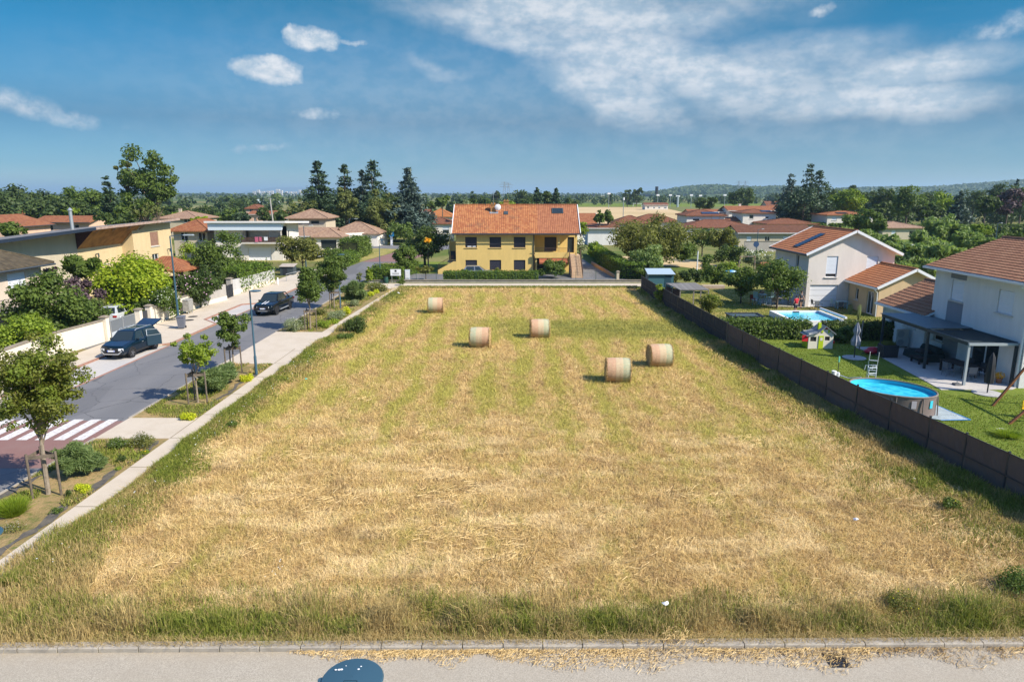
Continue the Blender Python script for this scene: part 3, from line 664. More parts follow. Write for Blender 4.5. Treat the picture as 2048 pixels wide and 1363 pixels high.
hp = rng.uniform(0, 1, nn_) < .75 * np.exp(-((X - 4.0) / .7) ** 2); q_ = np.exp(-((X[hp] - 4.0) / .8) ** 2); Y[hp] += rng.uniform(-.1, .75, hp.sum()) * q_; z0[hp] += rng.uniform(0, .16, hp.sum()) * q_
dx, dy = np.cos(ang) * L / 2, np.sin(ang) * L / 2; px_, py_ = -np.sin(ang) * ww / 2, np.cos(ang) * ww / 2
z0 = np.where((Y > ny(X, 14.80)), z0 + .12, z0)
V = np.stack([np.stack([X - dx - px_, Y - dy - py_, z0 - zj], 1), np.stack([X + dx - px_, Y + dy - py_, z0 + zj], 1), np.stack([X + dx + px_, Y + dy + py_, z0 + zj + .004], 1), np.stack([X - dx + px_, Y - dy + py_, z0 - zj + .004], 1)], 1).reshape(-1, 3); V[:, 2] = np.maximum(V[:, 2], .007)
o = mesh_np('road_straw', V, np.arange(4 * nn_).reshape(-1, 4), MATS['straw'], None, rnd=np.clip(rng.uniform(0, 1, nn_) - .35 * (np.abs(X - 10.5) < 1.6).astype(float), 0, 1)); tag(o, 'loose straw scattered on the road beside the kerb', 'straw', kind='stuff')
n_ = 9000; X = rng.uniform(-14, 20, n_); Y = ny(X, 15.0) + rng.normal(0, .09, n_).clip(-.14, .3); 
grass_patch('kerb_straw', 'dead stems lying over the top of the kerb', X, Y, rng.uniform(.05, .25, n_), rng.uniform(.005, .01, n_), 'verge_grass', 1.6, .8, 101, 1, .4, Z=.125)
# ================================================================ BUILDINGS
def hx2(s_):
    c = hx(s_); m_ = sum(c) / 3; return tuple(.64 * f_ * (q * .82 + m_ * .18) for q, f_ in zip(c, (.93, 1.18, .95)))
T_OR = tilemat('orange_tiles', hx2('c46a42'), hx2('a94f30'), (.10, .07, .05), .30, .36, .35)
T_H1a = tilemat('old_orange_tiles', hx2('e07c46'), hx2('bf5a32'), (.13, .075, .05), .26, .36, .75)
T_H1b = tilemat('new_orange_tiles', hx2('d0704c'), hx2('b85c3e'), (.2, .08, .05), .26, .36, .15)
T_BR = tilemat('brown_red_tiles', hx2('a5583f'), hx2('8b4634'), (.10, .05, .04), .30, .36, .4)
T_DK = tilemat('dark_brown_tiles', hx2('75594a'), hx2('574238'), (.07, .06, .05), .30, .36, .5)
T_BG = tilemat('beige_pink_tiles', hx2('cc9080'), hx2('b0756a'), (.22, .15, .11), .28, .4, .3)
T_BR2 = tilemat('near_brown_tiles', hx2('c47a62'), hx2('a9614d'), (.12, .06, .05), .30, .34, .25, hb=0)
T_OR2 = tilemat('near_orange_tiles', hx2('f08452'), hx2('d66a40'), (.2, .08, .05), .42, .36, .25, hb=0)
W_YE = wallmat('yellow_render', (.76, .54, .19)); W_WH = wallmat('white_render', (.76, .71, .64)); W_GR = wallmat('grey_white_render', (.74, .73, .71))
W_BE = wallmat('beige_render', (.62, .46, .28)); W_CR = wallmat('cream_render', (.54, .47, .35)); W_PI = wallmat('pink_render', (.66, .45, .33))
W_R2 = wallmat('pinkish_white_render', (.76, .69, .63)); W_BL = wallmat('blockwork', (.42, .39, .35), .8); W_YC = wallmat('pale_yellow_render', (.64, .50, .29))
WHITE = plain('white_joinery', (.75, .76, .78), .45); GUT = plain('white_gutter', (.72, .72, .72), .4); DKG = plain('dark_gutter', (.05, .06, .07), .4)
SHUT = plain('dark_shutter', (.035, .035, .05), .5); GLASS = glassmat(); SHW = plain('white_shutter', (.72, .76, .82), .5); BSH = plain('blue_shutter', (.10, .22, .34), .5)
SILL = pm('pale_sill', (.6, .57, .52)); SILY = pm('yellow_sill', (.66, .46, .2)); WOODB = pm('brown_wood', (.10, .06, .045), (.06, .035, .025), 6)
WOODG = pm('grey_wood', (.26, .23, .20), (.17, .15, .13), 6, .85); WOODT = pm('soffit_wood', (.42, .20, .06), (.22, .10, .03), 1.2, .6); SOLAR = plain('solar_cells', (.02, .03, .06), .15)
GREY_D = plain('slate_grey_metal', (.045, .06, .07), .45); ANT = plain('galvanised_metal', (.45, .47, .48), .4, .6); BRICK = pm('brick', (.42, .22, .08), (.3, .15, .06), 8)

def facade(mb, o, u, w, h, holes, depth=.16, z0=0.0):
    """wall rectangle from o along unit u, holes = (a, b, za, zb); the reveal goes inwards (left of u)"""
    nx, ny_ = -u[1], u[0]
    xs = sorted({0, w} | {q for hh in holes for q in hh[:2]}); zs = sorted({z0, h} | {q for hh in holes for q in hh[2:4]})
    P = lambda a, z, d=0: (o[0] + u[0] * a + nx * d, o[1] + u[1] * a + ny_ * d, z)
    for i in range(len(xs) - 1):
        for j in range(len(zs) - 1):
            ca, cz = (xs[i] + xs[i + 1]) / 2, (zs[j] + zs[j + 1]) / 2
            if any(q[0] < ca < q[1] and q[2] < cz < q[3] for q in holes): continue
            mb.add([P(xs[i], zs[j]), P(xs[i + 1], zs[j]), P(xs[i + 1], zs[j + 1]), P(xs[i], zs[j + 1])], [(0, 1, 2, 3)])
    for a, b, za, zb in holes:
        for q in (((a, za), (b, za)), ((b, za), (b, zb)), ((b, zb), (a, zb)), ((a, zb), (a, za))):
            mb.add([P(q[0][0], q[0][1]), P(q[1][0], q[1][1]), P(q[1][0], q[1][1], depth + .03), P(q[0][0], q[0][1], depth + .03)], [(0, 1, 2, 3)])
def window(root, o, u, hole, typ, depth=.16, sill=True, sillmat=None, name='window'):
    a, b, za, zb = hole[:4]; nx, ny_ = -u[1], u[0]; rz = math.atan2(u[1], u[0]); cx = (a + b) / 2; w = b - a; h = zb - za; d = depth
    def P(s, z, dd): return (o[0] + u[0] * s + nx * dd, o[1] + u[1] * s + ny_ * dd, z)
    def bx(mb, s0, s1, z0, z1, d0, d1):
        mb.box(P((s0 + s1) / 2, (z0 + z1) / 2, (d0 + d1) / 2), (s1 - s0, abs(d1 - d0), z1 - z0), rz)
    fr = MB(); f = .06
    fm = {'dark': SHUT, 'door_dark': SHUT}.get(typ, WHITE)
    if typ in ('garage',):
        for k in range(4): bx(fr, a + .02, b - .02, za + k * h / 4 + .012, za + (k + 1) * h / 4 - .012, d - .05, d + .02)
        return fr.build('garage_door', WHITE, root)
    bx(fr, a, a + f, za, zb, d - .06, d); bx(fr, b - f, b, za, zb, d - .06, d); bx(fr, a + f, b - f, za, za + f, d - .06, d); bx(fr, a + f, b - f, zb - f, zb, d - .06, d)
    if typ in ('glass2', 'door'): bx(fr, cx - .04, cx + .04, za + f, zb - f, d - .055, d)
    fo = fr.build('door' if typ.startswith('door') else name, fm, root)
    pn = MB(); bx(pn, a + f, b - f, za + f, zb - f, d - .02, d + .02); 
    if typ in ('glass', 'glass2', 'door', 'door_dark', 'half', 'part'): pn.build('pane', GLASS, fo)
    if typ in ('shut', 'half', 'dark', 'part', 'brown'):
        s = MB(); zb2 = zb - f; zlow = za + (f if typ in ('shut', 'dark', 'brown') else h * (.16 if typ == 'part' else .5)); k = max(3, int((zb2 - zlow) / .12)); st = (zb2 - zlow) / k
        for i in range(k): bx(s, a + .02, b - .02, zlow + i * st + .008, zlow + (i + 1) * st - .004, d - .10, d - .065)
        s.build('shutter', SHUT if typ == 'dark' else pm('brown_shutter', (.30, .17, .12)) if typ == 'brown' else SHW, fo)
    if sill and za > .3:
        s = MB(); bx(s, a - .12, b + .12, za - .08, za - .003, -.09, d - .06); s.build('sill', sillmat or SILL, fo)
    return fo
def roof_gable(mb, w, d, ez, rise, axis, ov=.5, t=.16, x0=0, y0=0, split=None):
    if axis == 'x':
        s = rise / (d / 2); ze = ez - ov * s
        mb.slab([(x0 - ov, y0 - ov, ze + t), (x0 + w + ov, y0 - ov, ze + t), (x0 + w + ov, y0 + d / 2, ez + rise + t), (x0 - ov, y0 + d / 2, ez + rise + t)], t)
        mb.slab([(x0 - ov, y0 + d / 2, ez + rise + t), (x0 + w + ov, y0 + d / 2, ez + rise + t), (x0 + w + ov, y0 + d + ov, ze + t), (x0 - ov, y0 + d + ov, ze + t)], t)
    else:
        s = rise / (w / 2); ze = ez - ov * s
        mb.slab([(x0 - ov, y0 - ov, ze + t), (x0 + w / 2, y0 - ov, ez + rise + t), (x0 + w / 2, y0 + d + ov, ez + rise + t), (x0 - ov, y0 + d + ov, ze + t)], t)
        mb.slab([(x0 + w / 2, y0 - ov, ez + rise + t), (x0 + w + ov, y0 - ov, ze + t), (x0 + w + ov, y0 + d + ov, ze + t), (x0 + w / 2, y0 + d + ov, ez + rise + t)], t)
def roof_hip(mb, w, d, ez, rise, ov=.5, t=.16, x0=0, y0=0):
    a = min(w, d) / 2; s = rise / a; ze = ez - ov * s + t; zr = ez + rise + t
    A, B, C, D = (x0 - ov, y0 - ov, ze), (x0 + w + ov, y0 - ov, ze), (x0 + w + ov, y0 + d + ov, ze), (x0 - ov, y0 + d + ov, ze)
    if w >= d: R1, R2 = (x0 + a, y0 + d / 2, zr), (x0 + w - a, y0 + d / 2, zr); fs = [[A, B, R2, R1], [B, C, R2], [C, D, R1, R2], [D, A, R1]]
    else: R1, R2 = (x0 + w / 2, y0 + a, zr), (x0 + w / 2, y0 + d - a, zr); fs = [[A, B, R1], [B, C, R2, R1], [C, D, R2], [D, A, R1, R2]]
    for f in fs:
        n_ = len(f)
        if w == d: f = [p for i, p in enumerate(f) if p != f[i - 1]]
        mb.poly(f)
    mb.add([(p[0], p[1], p[2] - t) for p in (A, B, C, D)], [(3, 2, 1, 0)])
    for p, q in ((A, B), (B, C), (C, D), (D, A)): mb.add([p, q, (q[0], q[1], q[2] - t), (p[0], p[1], p[2] - t)], [(0, 3, 2, 1)])
def tiled_gable(root, w, d, ez, rise, axis, ov, mat, x0, y0, tu=.3, tv=.34, amp=.035, step=.035, t=.16, side=None):
    """near roof with real tile relief: both slopes as grids"""
    V = []; F = []
    run = (w if axis == 'y' else d) / 2; s = rise / run; ze = ez - ov * s + t; zr = ez + rise + t
    SL = math.hypot(run + ov, (run + ov) * s); L = (d if axis == 'y' else w) + 2 * ov
    nu = int(L / tu); nv = int(SL / tv); su = 4
    us = np.linspace(0, L, nu * su + 1)
    hu = amp * np.abs(np.sin(np.pi * np.arange(nu * su + 1) / su))
    for sg in (-1, 1):
        rows = []
        for j in range(nv):
            for e in (0.0, .995): rows.append(((j + e) / nv, step * (1 - e)))
        b = len(V)
        for fr, st in rows:
            for i, uu in enumerate(us):
                hh = hu[i] + st; dist = (run + ov) * (1 - fr); z = ze + (zr - ze) * fr + hh * .92
                if axis == 'y': V.append((x0 + w / 2 + sg * (dist + hh * .3), y0 - ov + uu, z))
                else: V.append((x0 - ov + uu, y0 + d / 2 + sg * (dist + hh * .3), z))
        m_ = len(us)
        for j in range(len(rows) - 1):
            for i in range(m_ - 1):
                q = (b + j * m_ + i, b + j * m_ + i + 1, b + (j + 1) * m_ + i + 1, b + (j + 1) * m_ + i); F.append(q)
    mb = MB(); mb.add(V, F)
    und = MB(); roof_gable(und, w, d, ez, rise, axis, ov, t - .01, x0, y0)
    ridge = []
    if axis == 'y': mb.tube([(x0 + w / 2, y0 - ov - .02, zr + .02), (x0 + w / 2, y0 + d + ov, zr + .02)], .12, 6)
    else: mb.tube([(x0 - ov - .02, y0 + d / 2, zr + .02), (x0 + w + ov, y0 + d / 2, zr + .02)], .12, 6)
    r = mb.build('roof', mat, root, False, uv=True)
    und.build('roof_deck', WHITE, r); return r
def gutters(mb, w, d, ez, rise, axis, ov, x0=0, y0=0, t=.16):
    s = rise / ((w if axis == 'y' else d) / 2); ze = ez - ov * s
    if axis == 'x':
        for yy in (y0 - ov - .06, y0 + d + ov + .06): mb.bb(x0 - ov, x0 + w + ov, yy - .06, yy + .06, ze + t - .16, ze + t - .03)
    else:
        for xx in (x0 - ov - .06, x0 + w + ov + .06): mb.bb(xx - .06, xx + .06, y0 - ov, y0 + d + ov, ze + t - .16, ze + t - .03)
FD = {'S': lambda w, d: ((0, 0), (1, 0), w), 'E': lambda w, d: ((w, 0), (0, 1), d), 'N': lambda w, d: ((w, d), (-1, 0), w), 'W': lambda w, d: ((0, d), (0, -1), d)}
def house(name, label, x, y, w, d, ez, rise, kind, wm, rm, wins=(), ov=.5, rz=0, group=None, chimney=None, cat='house', verge=None, gut=GUT, solar=None, root=None, x0=0, y0=0, near=False, sillmat=None, tu=.3, walls=True, z0=-.1):
    t = root or thing(name, label, cat, (x, y, 0), rz, group)
    mb = MB(); hs = {'S': [], 'E': [], 'N': [], 'W': []}
    for q in wins: hs[q[0]].append((q[1], q[2], q[3], q[4]))
    for f in 'SENW':
        o, u, L = FD[f](w, d); o = (o[0] + x0, o[1] + y0); facade(mb, o, u, L, ez, hs[f], .16, z0)
    if kind == 'gx':
        for xx in (0, w): mb.poly([(x0 + xx, y0, ez), (x0 + xx, y0 + d, ez), (x0 + xx, y0 + d / 2, ez + rise)])
    elif kind == 'gy':
        for yy in (0, d): mb.poly([(x0, y0 + yy, ez), (x0 + w, y0 + yy, ez), (x0 + w / 2, y0 + yy, ez + rise)])
    mb.build('wall', wm, t)
    if near: r = tiled_gable(t, w, d, ez, rise, 'x' if kind == 'gx' else 'y', ov, rm, x0, y0, tu)
    else:
        rb = MB()
        if kind == 'hip': roof_hip(rb, w, d, ez, rise, ov, .16, x0, y0)
        else:
            roof_gable(rb, w, d, ez, rise, 'x' if kind == 'gx' else 'y', ov, .16, x0, y0)
        r = rb.build('roof', rm, t, uv=True)
        if kind == 'hip':
            a = min(w, d) / 2; hb = MB(); zt = ez + rise + .18; ze_ = ez - ov * rise / a + .18
            rr = ((a, d / 2), (w - a, d / 2)) if w >= d else ((w / 2, a), (w / 2, d - a))
            for cx_, cy_, k in ((-ov, -ov, 0), (w + ov, -ov, 1 if w >= d else 0), (w + ov, d + ov, 1), (-ov, d + ov, 0 if w >= d else 1)):
                hb.tube([(x0 + cx_, y0 + cy_, ze_), (x0 + rr[k][0], y0 + rr[k][1], zt)], .09, 5)
            hb.tube([(x0 + rr[0][0], y0 + rr[0][1], zt), (x0 + rr[1][0] + .01, y0 + rr[1][1] + .01, zt)], .1, 5)
            hb.build('ridge_tiles', rm, r, uv=True)
    if kind != 'hip':
        for sd_ in (0, 1):
            gb = MB(); gutters(gb, w, d, ez, rise, 'x' if kind == 'gx' else 'y', ov, x0, y0); gb.v = gb.v[sd_ * 8:sd_ * 8 + 8]; gb.f = gb.f[:6]; gb.build('gutter', gut, t)
    if verge:
        run = (d if kind == 'gx' else w) / 2; s = rise / run; ze = ez - ov * s + .13; zr = ez + rise + .13
        for e in (-ov - .035, (w if kind == 'gx' else d) + ov + .035):
            vb = MB()
            for sg in (-1, 1):
                if kind == 'gx': vb.bar((x0 + e, y0 + d / 2 + sg * (run + ov), ze), (x0 + e, y0 + d / 2, zr), .05, .24)
                else: vb.bar((x0 + w / 2 + sg * (run + ov), y0 + e, ze), (x0 + w / 2, y0 + e, zr), .05, .24)
            vb.build('verge_board', verge, t)
    for q in wins:
        o, u, L = FD[q[0]](w, d); window(t, (o[0] + x0, o[1] + y0), u, q[1:5], q[5], .16, sillmat=sillmat)
    if chimney:
        for cx_, cy_, cz, ch in chimney:
            c = MB(); c.bb(cx_ - .35, cx_ + .35, cy_ - .25, cy_ + .25, cz - .6, cz + ch); c.bb(cx_ - .42, cx_ + .42, cy_ - .32, cy_ + .32, cz + ch + .002, cz + ch + .1); c.build('chimney', BRICK if wm is W_YE else wm, r)
    if solar:
        for (sx, sy, sw, sh, side) in solar:
            # panels lying on the front (S) or left (W) slope
            s_ = rise / (min(w, d) / 2 if kind == 'hip' else (d / 2 if kind == 'gx' else w / 2)); c = MB(); lift = .16 + .12
            if side == 'S': z = lambda yy: ez + s_ * yy + lift; c.slab([(x0 + sx, y0 + sy, z(sy)), (x0 + sx + sw, y0 + sy, z(sy)), (x0 + sx + sw, y0 + sy + sh, z(sy + sh)), (x0 + sx, y0 + sy + sh, z(sy + sh))], .06)
            else: z = lambda xx: ez + s_ * xx + lift; c.slab([(x0 + sx, y0 + sy, z(sx)), (x0 + sx + sw, y0 + sy, z(sx + sw)), (x0 + sx + sw, y0 + sy + sh, z(sx + sw)), (x0 + sx, y0 + sy + sh, z(sx))], .06)
            c.build('solar_panel', SOLAR, r)
    return t
def bh(name, label, pl, pr, eave, ridge, ez, kind, wm, rm, d=9, wins='auto', ov=.5, group=None, chimney=False, solar=None, rz=0, **kw):
    """background house from its outline: pl..pr eave line in the photo, at the depth where an eave of that height appears there"""
    ze = ez - .25; Y = G((pl + pr) / 2, eave, ze)[1] + ov; xl = xat(pl, eave, Y - ov) + ov; xr = xat(pr, eave, Y - ov) - ov; w = max(3, xr - xl)
    a = d / 2 if kind == 'gx' else (min(w, d) / 2 if kind == 'hip' else 0)
    rise = max(.5, min(3.4, zat(ridge, Y + a) - ez - .16)); R_ = random.Random(int(pl * 7 + eave))
    if wins == 'auto':
        wins = []; n_ = max(1, int(w / 3.6)); fl = [0.0] if ez < 3.6 else [0.0, 2.8]
        for f in fl:
            for i in range(n_):
                cx_ = (i + .5) * w / n_ + R_.uniform(-.3, .3); ww = R_.choice([.5, .6, .9]); lo = R_.choice([1.0, 1.0, .1]) if f == 0 else 1.0
                wins.append(('S', cx_ - ww, cx_ + ww, f + lo, f + 2.15, R_.choice(['shut', 'glass2', 'glass', 'half'])))
        wins.append(('W', d * .35, d * .35 + 1.1, 1.0, 2.15, 'glass'))
    ch = [(w * .3, d / 2 + .4, ez + rise, .7)] if chimney else None
    return house(name, label, xl, Y, w, d, ez, rise, kind, wm, rm, wins, ov, rz, group, ch, solar=solar, **kw)

# ---- yellow two-storey house in the middle
YH = 94.8; x0h = -7.75; wH = 10.65
t = thing('yellow_house', 'large yellow two-storey house with an orange roof at the far end of the field', 'house', (x0h, YH, 0))
mb = MB(); Lt = 16.7; D1 = 9.6; EZ = 5.95
wl = [(1.15 + 0 , 2.75, 3.65, 5.1), (4.5, 6.1, 3.65, 5.1), (7.85, 9.45, 3.65, 5.1), (1.15, 2.75, .55, 1.95), (4.5, 6.1, .55, 1.95), (7.85, 9.45, .55, 1.95)]
wl = [(a + .15, b + .15, c, d_) for a, b, c, d_ in wl]
facade(mb, (0, 0), (1, 0), 10.85, EZ, wl, .2, -.1)
facade(mb, (10.85, 0), (0, 1), 2.6, EZ, [], .1, -.1)
rec = [(1.5, 3.2, 2.95, 4.95), (4.75, 5.7, 2.75, 4.95), (.4, 3.9, 0.05, 2.0)]
facade(mb, (10.85, 2.6), (1, 0), Lt - 10.85, EZ, rec, .2, -.1)
facade(mb, (Lt, 2.6), (0, 1), D1 - 2.6, EZ, [], .1, -.1); facade(mb, (Lt, D1), (-1, 0), Lt, EZ, [], .1, -.1); facade(mb, (0, D1), (0, -1), D1, EZ, [(6.5, 8, 3.3, 5.0)], .1, -.1)
for xx in (0.002, Lt - .002): mb.poly([(xx, 0, EZ), (xx, D1, EZ), (xx, D1 / 2, EZ + 3.25)])
# balcony: slab, parapet, beam and posts of the same render
mb.bb(10.86, 15.6, -.35, 2.58, 2.35, 2.6); mb.bb(10.9, 15.6, -.5, -.36, 2.28, 3.05); mb.bb(10.86, Lt + .01, -.02, .2, 5.3, EZ - .01); mb.bb(14.05, 14.35, .005, .215, 3.05, 5.3); mb.bb(16.45, Lt + .02, -.01, .21, 2.6, 5.3)
mb.bb(11.0, 11.2, -.3, -.1, 0, 2.27)
# stair flank walls
w_ = mb.build('wall', W_YE, t)
rb = MB(); s_ = 3.25 / (D1 / 2); ov = .68
def yr(xa, xb, nm, mat):
    r_ = MB(); ze = EZ - ov * s_ + .16; zr = EZ + 3.25 + .16
    r_.slab([(xa, -ov, ze), (xb, -ov, ze), (xb, D1 / 2, zr), (xa, D1 / 2, zr)], .16); r_.slab([(xa, D1 / 2, zr), (xb, D1 / 2, zr), (xb, D1 + ov, ze), (xa, D1 + ov, ze)], .16)
    r_.tube([(xa, D1 / 2, zr), (xb, D1 / 2, zr)], .12, 6); return r_.build(nm, mat, t, uv=True)
rf = yr(-.45, 11.3, 'roof', T_H1a); yr(11.301, Lt + .35, 'roof', T_H1b)
for e in (-.5, Lt + .4):
    vb = MB()
    for sg in (-1, 1): vb.bar((e, D1 / 2 + sg * (D1 / 2 + ov), EZ - ov * s_ + .1), (e, D1 / 2, EZ + 3.35), .09, .3)
    vb.build('verge_board', WHITE, t)
gb = MB(); gb.tube([(-.45, -ov - .07, EZ - ov * s_ + .03), (Lt + .35, -ov - .07, EZ - ov * s_ + .03)], .08, 6); gb.tube([(10.75, -.07, EZ - .4), (10.75, -.07, .3)], .06, 6); gb.build('gutter', DKG, t)
for i, q in enumerate(wl): window(t, (0, 0), (1, 0), q, 'dark' if i != 0 else 'half' if 0 else 'dark', .2, sillmat=SILY)
window(t, (10.85, 2.6), (1, 0), rec[0], 'dark', .2, False); window(t, (10.85, 2.6), (1, 0), rec[1], 'door_dark', .2, False); window(t, (10.85, 2.6), (1, 0), rec[2], 'glass2', .2, False)
# a window whose roller blind hangs a little above two pale boxes
mb = MB(); mb.bb(1.6, 2.15, .06, .12, 3.74, 3.88); mb.bb(2.3, 2.75, .06, .12, 3.74, 3.88); mb.build('vent_grille', WHITE, t)
rl = MB()
for k in range(26): xx = 12.2 + k * .13; rl.bar((xx, -.43, 3.05), (xx, -.43, 3.62), .025)
rl.bar((11.0, -.43, 3.62), (15.6, -.43, 3.62), .05); rl.build('railing', WOODB, t)
# right staircase descending towards the camera, with tiled treads
st = MB(); n_ = 15
for k in range(n_): st.bb(15.62, 17.15, -.3 - (k + 1) * .3, -.3 - k * .3, -.05, 2.6 - (k + .3) * .173)
st.bb(15.62, 17.15, -.3, 2.55, 2.35, 2.6)
st.build('staircase', pm('stair_tiles', (.55, .40, .26), (.40, .27, .17), 5), t)
for xx in (15.64, 17.13):
    hr = MB()
    hr.bar((xx, -.3, 3.5), (xx, -4.8, .9), .05)
    for k in range(0, 31): yy = -.3 - k * .15; hr.bar((xx, yy, 2.6 - (k * .15) * .577), (xx, yy, 3.5 - (k * .15) * .577), .022)
    hr.build('stair_railing', WOODB, t)
# left staircase: yellow flank wall with a sloping top, dark steps
fl = MB(); fl.add([(-2.55, -.0, -.1), (-.003, -.0, -.1), (-.003, -.0, 1.75), (-.35, 0, 1.75), (-2.55, 0, .55)] + [(-2.55, .18, -.1), (-.003, .18, -.1), (-.003, .18, 1.75), (-.35, .18, 1.75), (-2.55, .18, .55)], [(0, 1, 2, 3, 4), (9, 8, 7, 6, 5), (0, 5, 6, 1), (1, 6, 7, 2), (2, 7, 8, 3), (3, 8, 9, 4), (4, 9, 5, 0)]); fl.bb(-1.1, -.95, 2.2, 2.4, 0, 5.0); fl.bb(-1.05, -.003, 2.42, 4.4, 3.0, 4.3); fl.build('stair_wall', W_YE, t)
sp = MB(); sp.bb(-1.25, -.003, .25, 2.2, 1.6, 1.75)
for k in range(12): sp.bb(-1.2, -.01, 2.4 + k * .01, 6, 1.76 + k * .1, 1.85 + k * .1)
sp.build('staircase', GREY_D, t)
sr = MB(); sr.bar((-2.5, .09, 1.35), (-.4, .09, 2.55), .06); 
for k in range(12): xx = -2.5 + k * .19; sr.bar((xx, .09, .6 + (k * .19) * .55), (xx, .09, 1.35 + (k * .19) * .57), .03)
sr.bar((-1.25, 2.0, 2.6), (-1.25, 5.5, 4.9), .06); sr.build('stair_railing', WOODB, t)
for cx_, cy_, ch in ((5.1, 3.6, 1.0), (6.9, 5.5, 1.1)):
    c = MB(); zz = EZ + 3.25 - abs(cy_ - D1 / 2) * s_; c.bb(cx_ - .38, cx_ + .38, cy_ - .28, cy_ + .28, zz - .4, zz + ch); c.bb(cx_ - .44, cx_ + .44, cy_ - .34, cy_ + .34, zz + ch + .002, zz + ch + .1)
    for k in (-.2, .2): c.bb(cx_ + k - .08, cx_ + k + .08, cy_ - .15, cy_ + .15, zz + ch + .104, zz + ch + .3)
    c.build('chimney', BRICK, rf)
def on_roof(x, y, z=.0): return (x, y, EZ + y * s_ + .18 + z)
sk_ = MB(); sk_.slab([on_roof(13.4, 3.0, .1), on_roof(15.0, 3.0, .1), on_roof(15.0, 4.0, .1), on_roof(13.4, 4.0, .1)], .12); skf = sk_.build('skylight', GREY_D, rf)
p_ = MB(); p_.slab([on_roof(13.52, 3.08, .115), on_roof(14.88, 3.08, .115), on_roof(14.88, 3.92, .115), on_roof(13.52, 3.92, .115)], .01); p_.build('pane', GLASS, skf)
sk_ = MB(); sk_.slab([on_roof(6.6, 2.8, .09), on_roof(7.2, 2.8, .09), on_roof(7.2, 3.4, .09), on_roof(6.6, 3.4, .09)], .1); sk_.build('skylight', GREY_D, rf)
fl = MB(); fl.slab([on_roof(4.6, 3.0, .03), on_roof(5.8, 3.0, .03), on_roof(5.8, 3.45, .03), on_roof(4.6, 3.45, .03)], .03); fl.build('flashing', ANT, rf)
# awning under the balcony
aw = MB(); aw.slab([(11.5, -.4, 2.2), (15.4, -.4, 2.2), (15.4, -1.25, 1.75), (11.5, -1.25, 1.75)], .05); aw.bb(11.5, 15.4, -1.27, -1.24, 1.55, 1.75); aw.build('awning', pm('orange_awning', hx2('d0603a'), hx2('b5502f'), 3), t)
sd = thing('satellite_dish', 'white satellite dish fixed to the brick chimney of the yellow house', 'satellite dish', (x0h + 5.75, YH + 3.1, 8.55))
mb = MB(); prof = [(.02 + .42 * i / 6, -.10 * (1 - (i / 6) ** 2)) for i in range(7)]; mb.lathe(prof, (0, 0, .5), 20, axis='y'); mb.build('dish', WHITE, sd, True)
mb = MB(); mb.tube([(0, .05, .5), (0, .15, .3), (0, .2, -.35)], .03, 6); mb.tube([(0, -.1, .15), (0, -.45, .45)], .015, 5); mb.build('mount', ANT, sd)
def aerial(x, y, z, h, label):
    a = thing('tv_aerial', label, 'aerial', (x, y, z)); mb = MB(); mb.tube([(0, 0, 0), (0, 0, h)], .025, 5); mb.build('mast', ANT, a); mb = MB(); mb.bar((-.6, 0, h - .1), (.6, 0, h - .1), .03)
    for k in range(7): mb.bar((-.55 + k * .18, -.25, h - .1), (-.55 + k * .18, .25, h - .1), .02)
    mb.bar((-.3, 0, h - .4), (.4, 0, h - .4), .03); mb.build('elements', ANT, a)
aerial(x0h + 5.1, YH + 4.1, 9.0, 2.2, 'thin television aerial above the front chimney of the yellow house')

# ---- right near house (grey-white, brown roof)
xR = 29.2; yR = 37.9
t = house('grey_house', 'large pale grey house with brown tiled roof, cut off by the right edge', xR, yR, 9.2, 9.0, 6.15, 1.7, 'gy', W_GR, T_BR2,
          wins=[('W', 6.3, 7.6, 4.0, 5.4, 'shut'), ('W', 1.85, 3.1, 4.1, 5.45, 'shut'), ('W', 4.5, 7.0, .05, 2.35, 'glass2'), ('W', .6, 1.7, 1.1, 1.8, 'glass'), ('S', 1.5, 3.0, 3.3, 4.8, 'shut'), ('S', 4, 7, 0.05, 2.3, 'glass2')], ov=.55, near=True)
house('', '', 0, 0, 6.4, 5.5, 2.75, 1.55, 'gy', W_GR, T_BR2, [('W', .9, 1.6, 1.0, 2.1, 'glass'), ('W', 2.9, 4.3, 1.5, 2.1, 'glass')], .45, root=t, x0=-.25, y0=9.01, near=True)
mb = MB(); mb.bb(-.012, -.001, 5.75, 7.35, -.05, 3.98); mb.bb(-.012, -.001, 5.75, 7.35, 5.5, 6.1); mb.build('grey_panel', wallmat('mid_grey_render', (.26, .27, .29)), t)
mb = MB(); mb.tube([(-.1, .12, 5.6), (-.1, .12, .05)], .055, 6); mb.tube([(-.62, .1, 5.85), (-.1, .12, 5.55)], .055, 6); mb.build('downpipe', GUT, t); mb = MB(); mb.tube([(-.35, 14.4, 2.5), (-.35, 14.4, .05)], .05, 6); mb.build('downpipe', GUT, t)
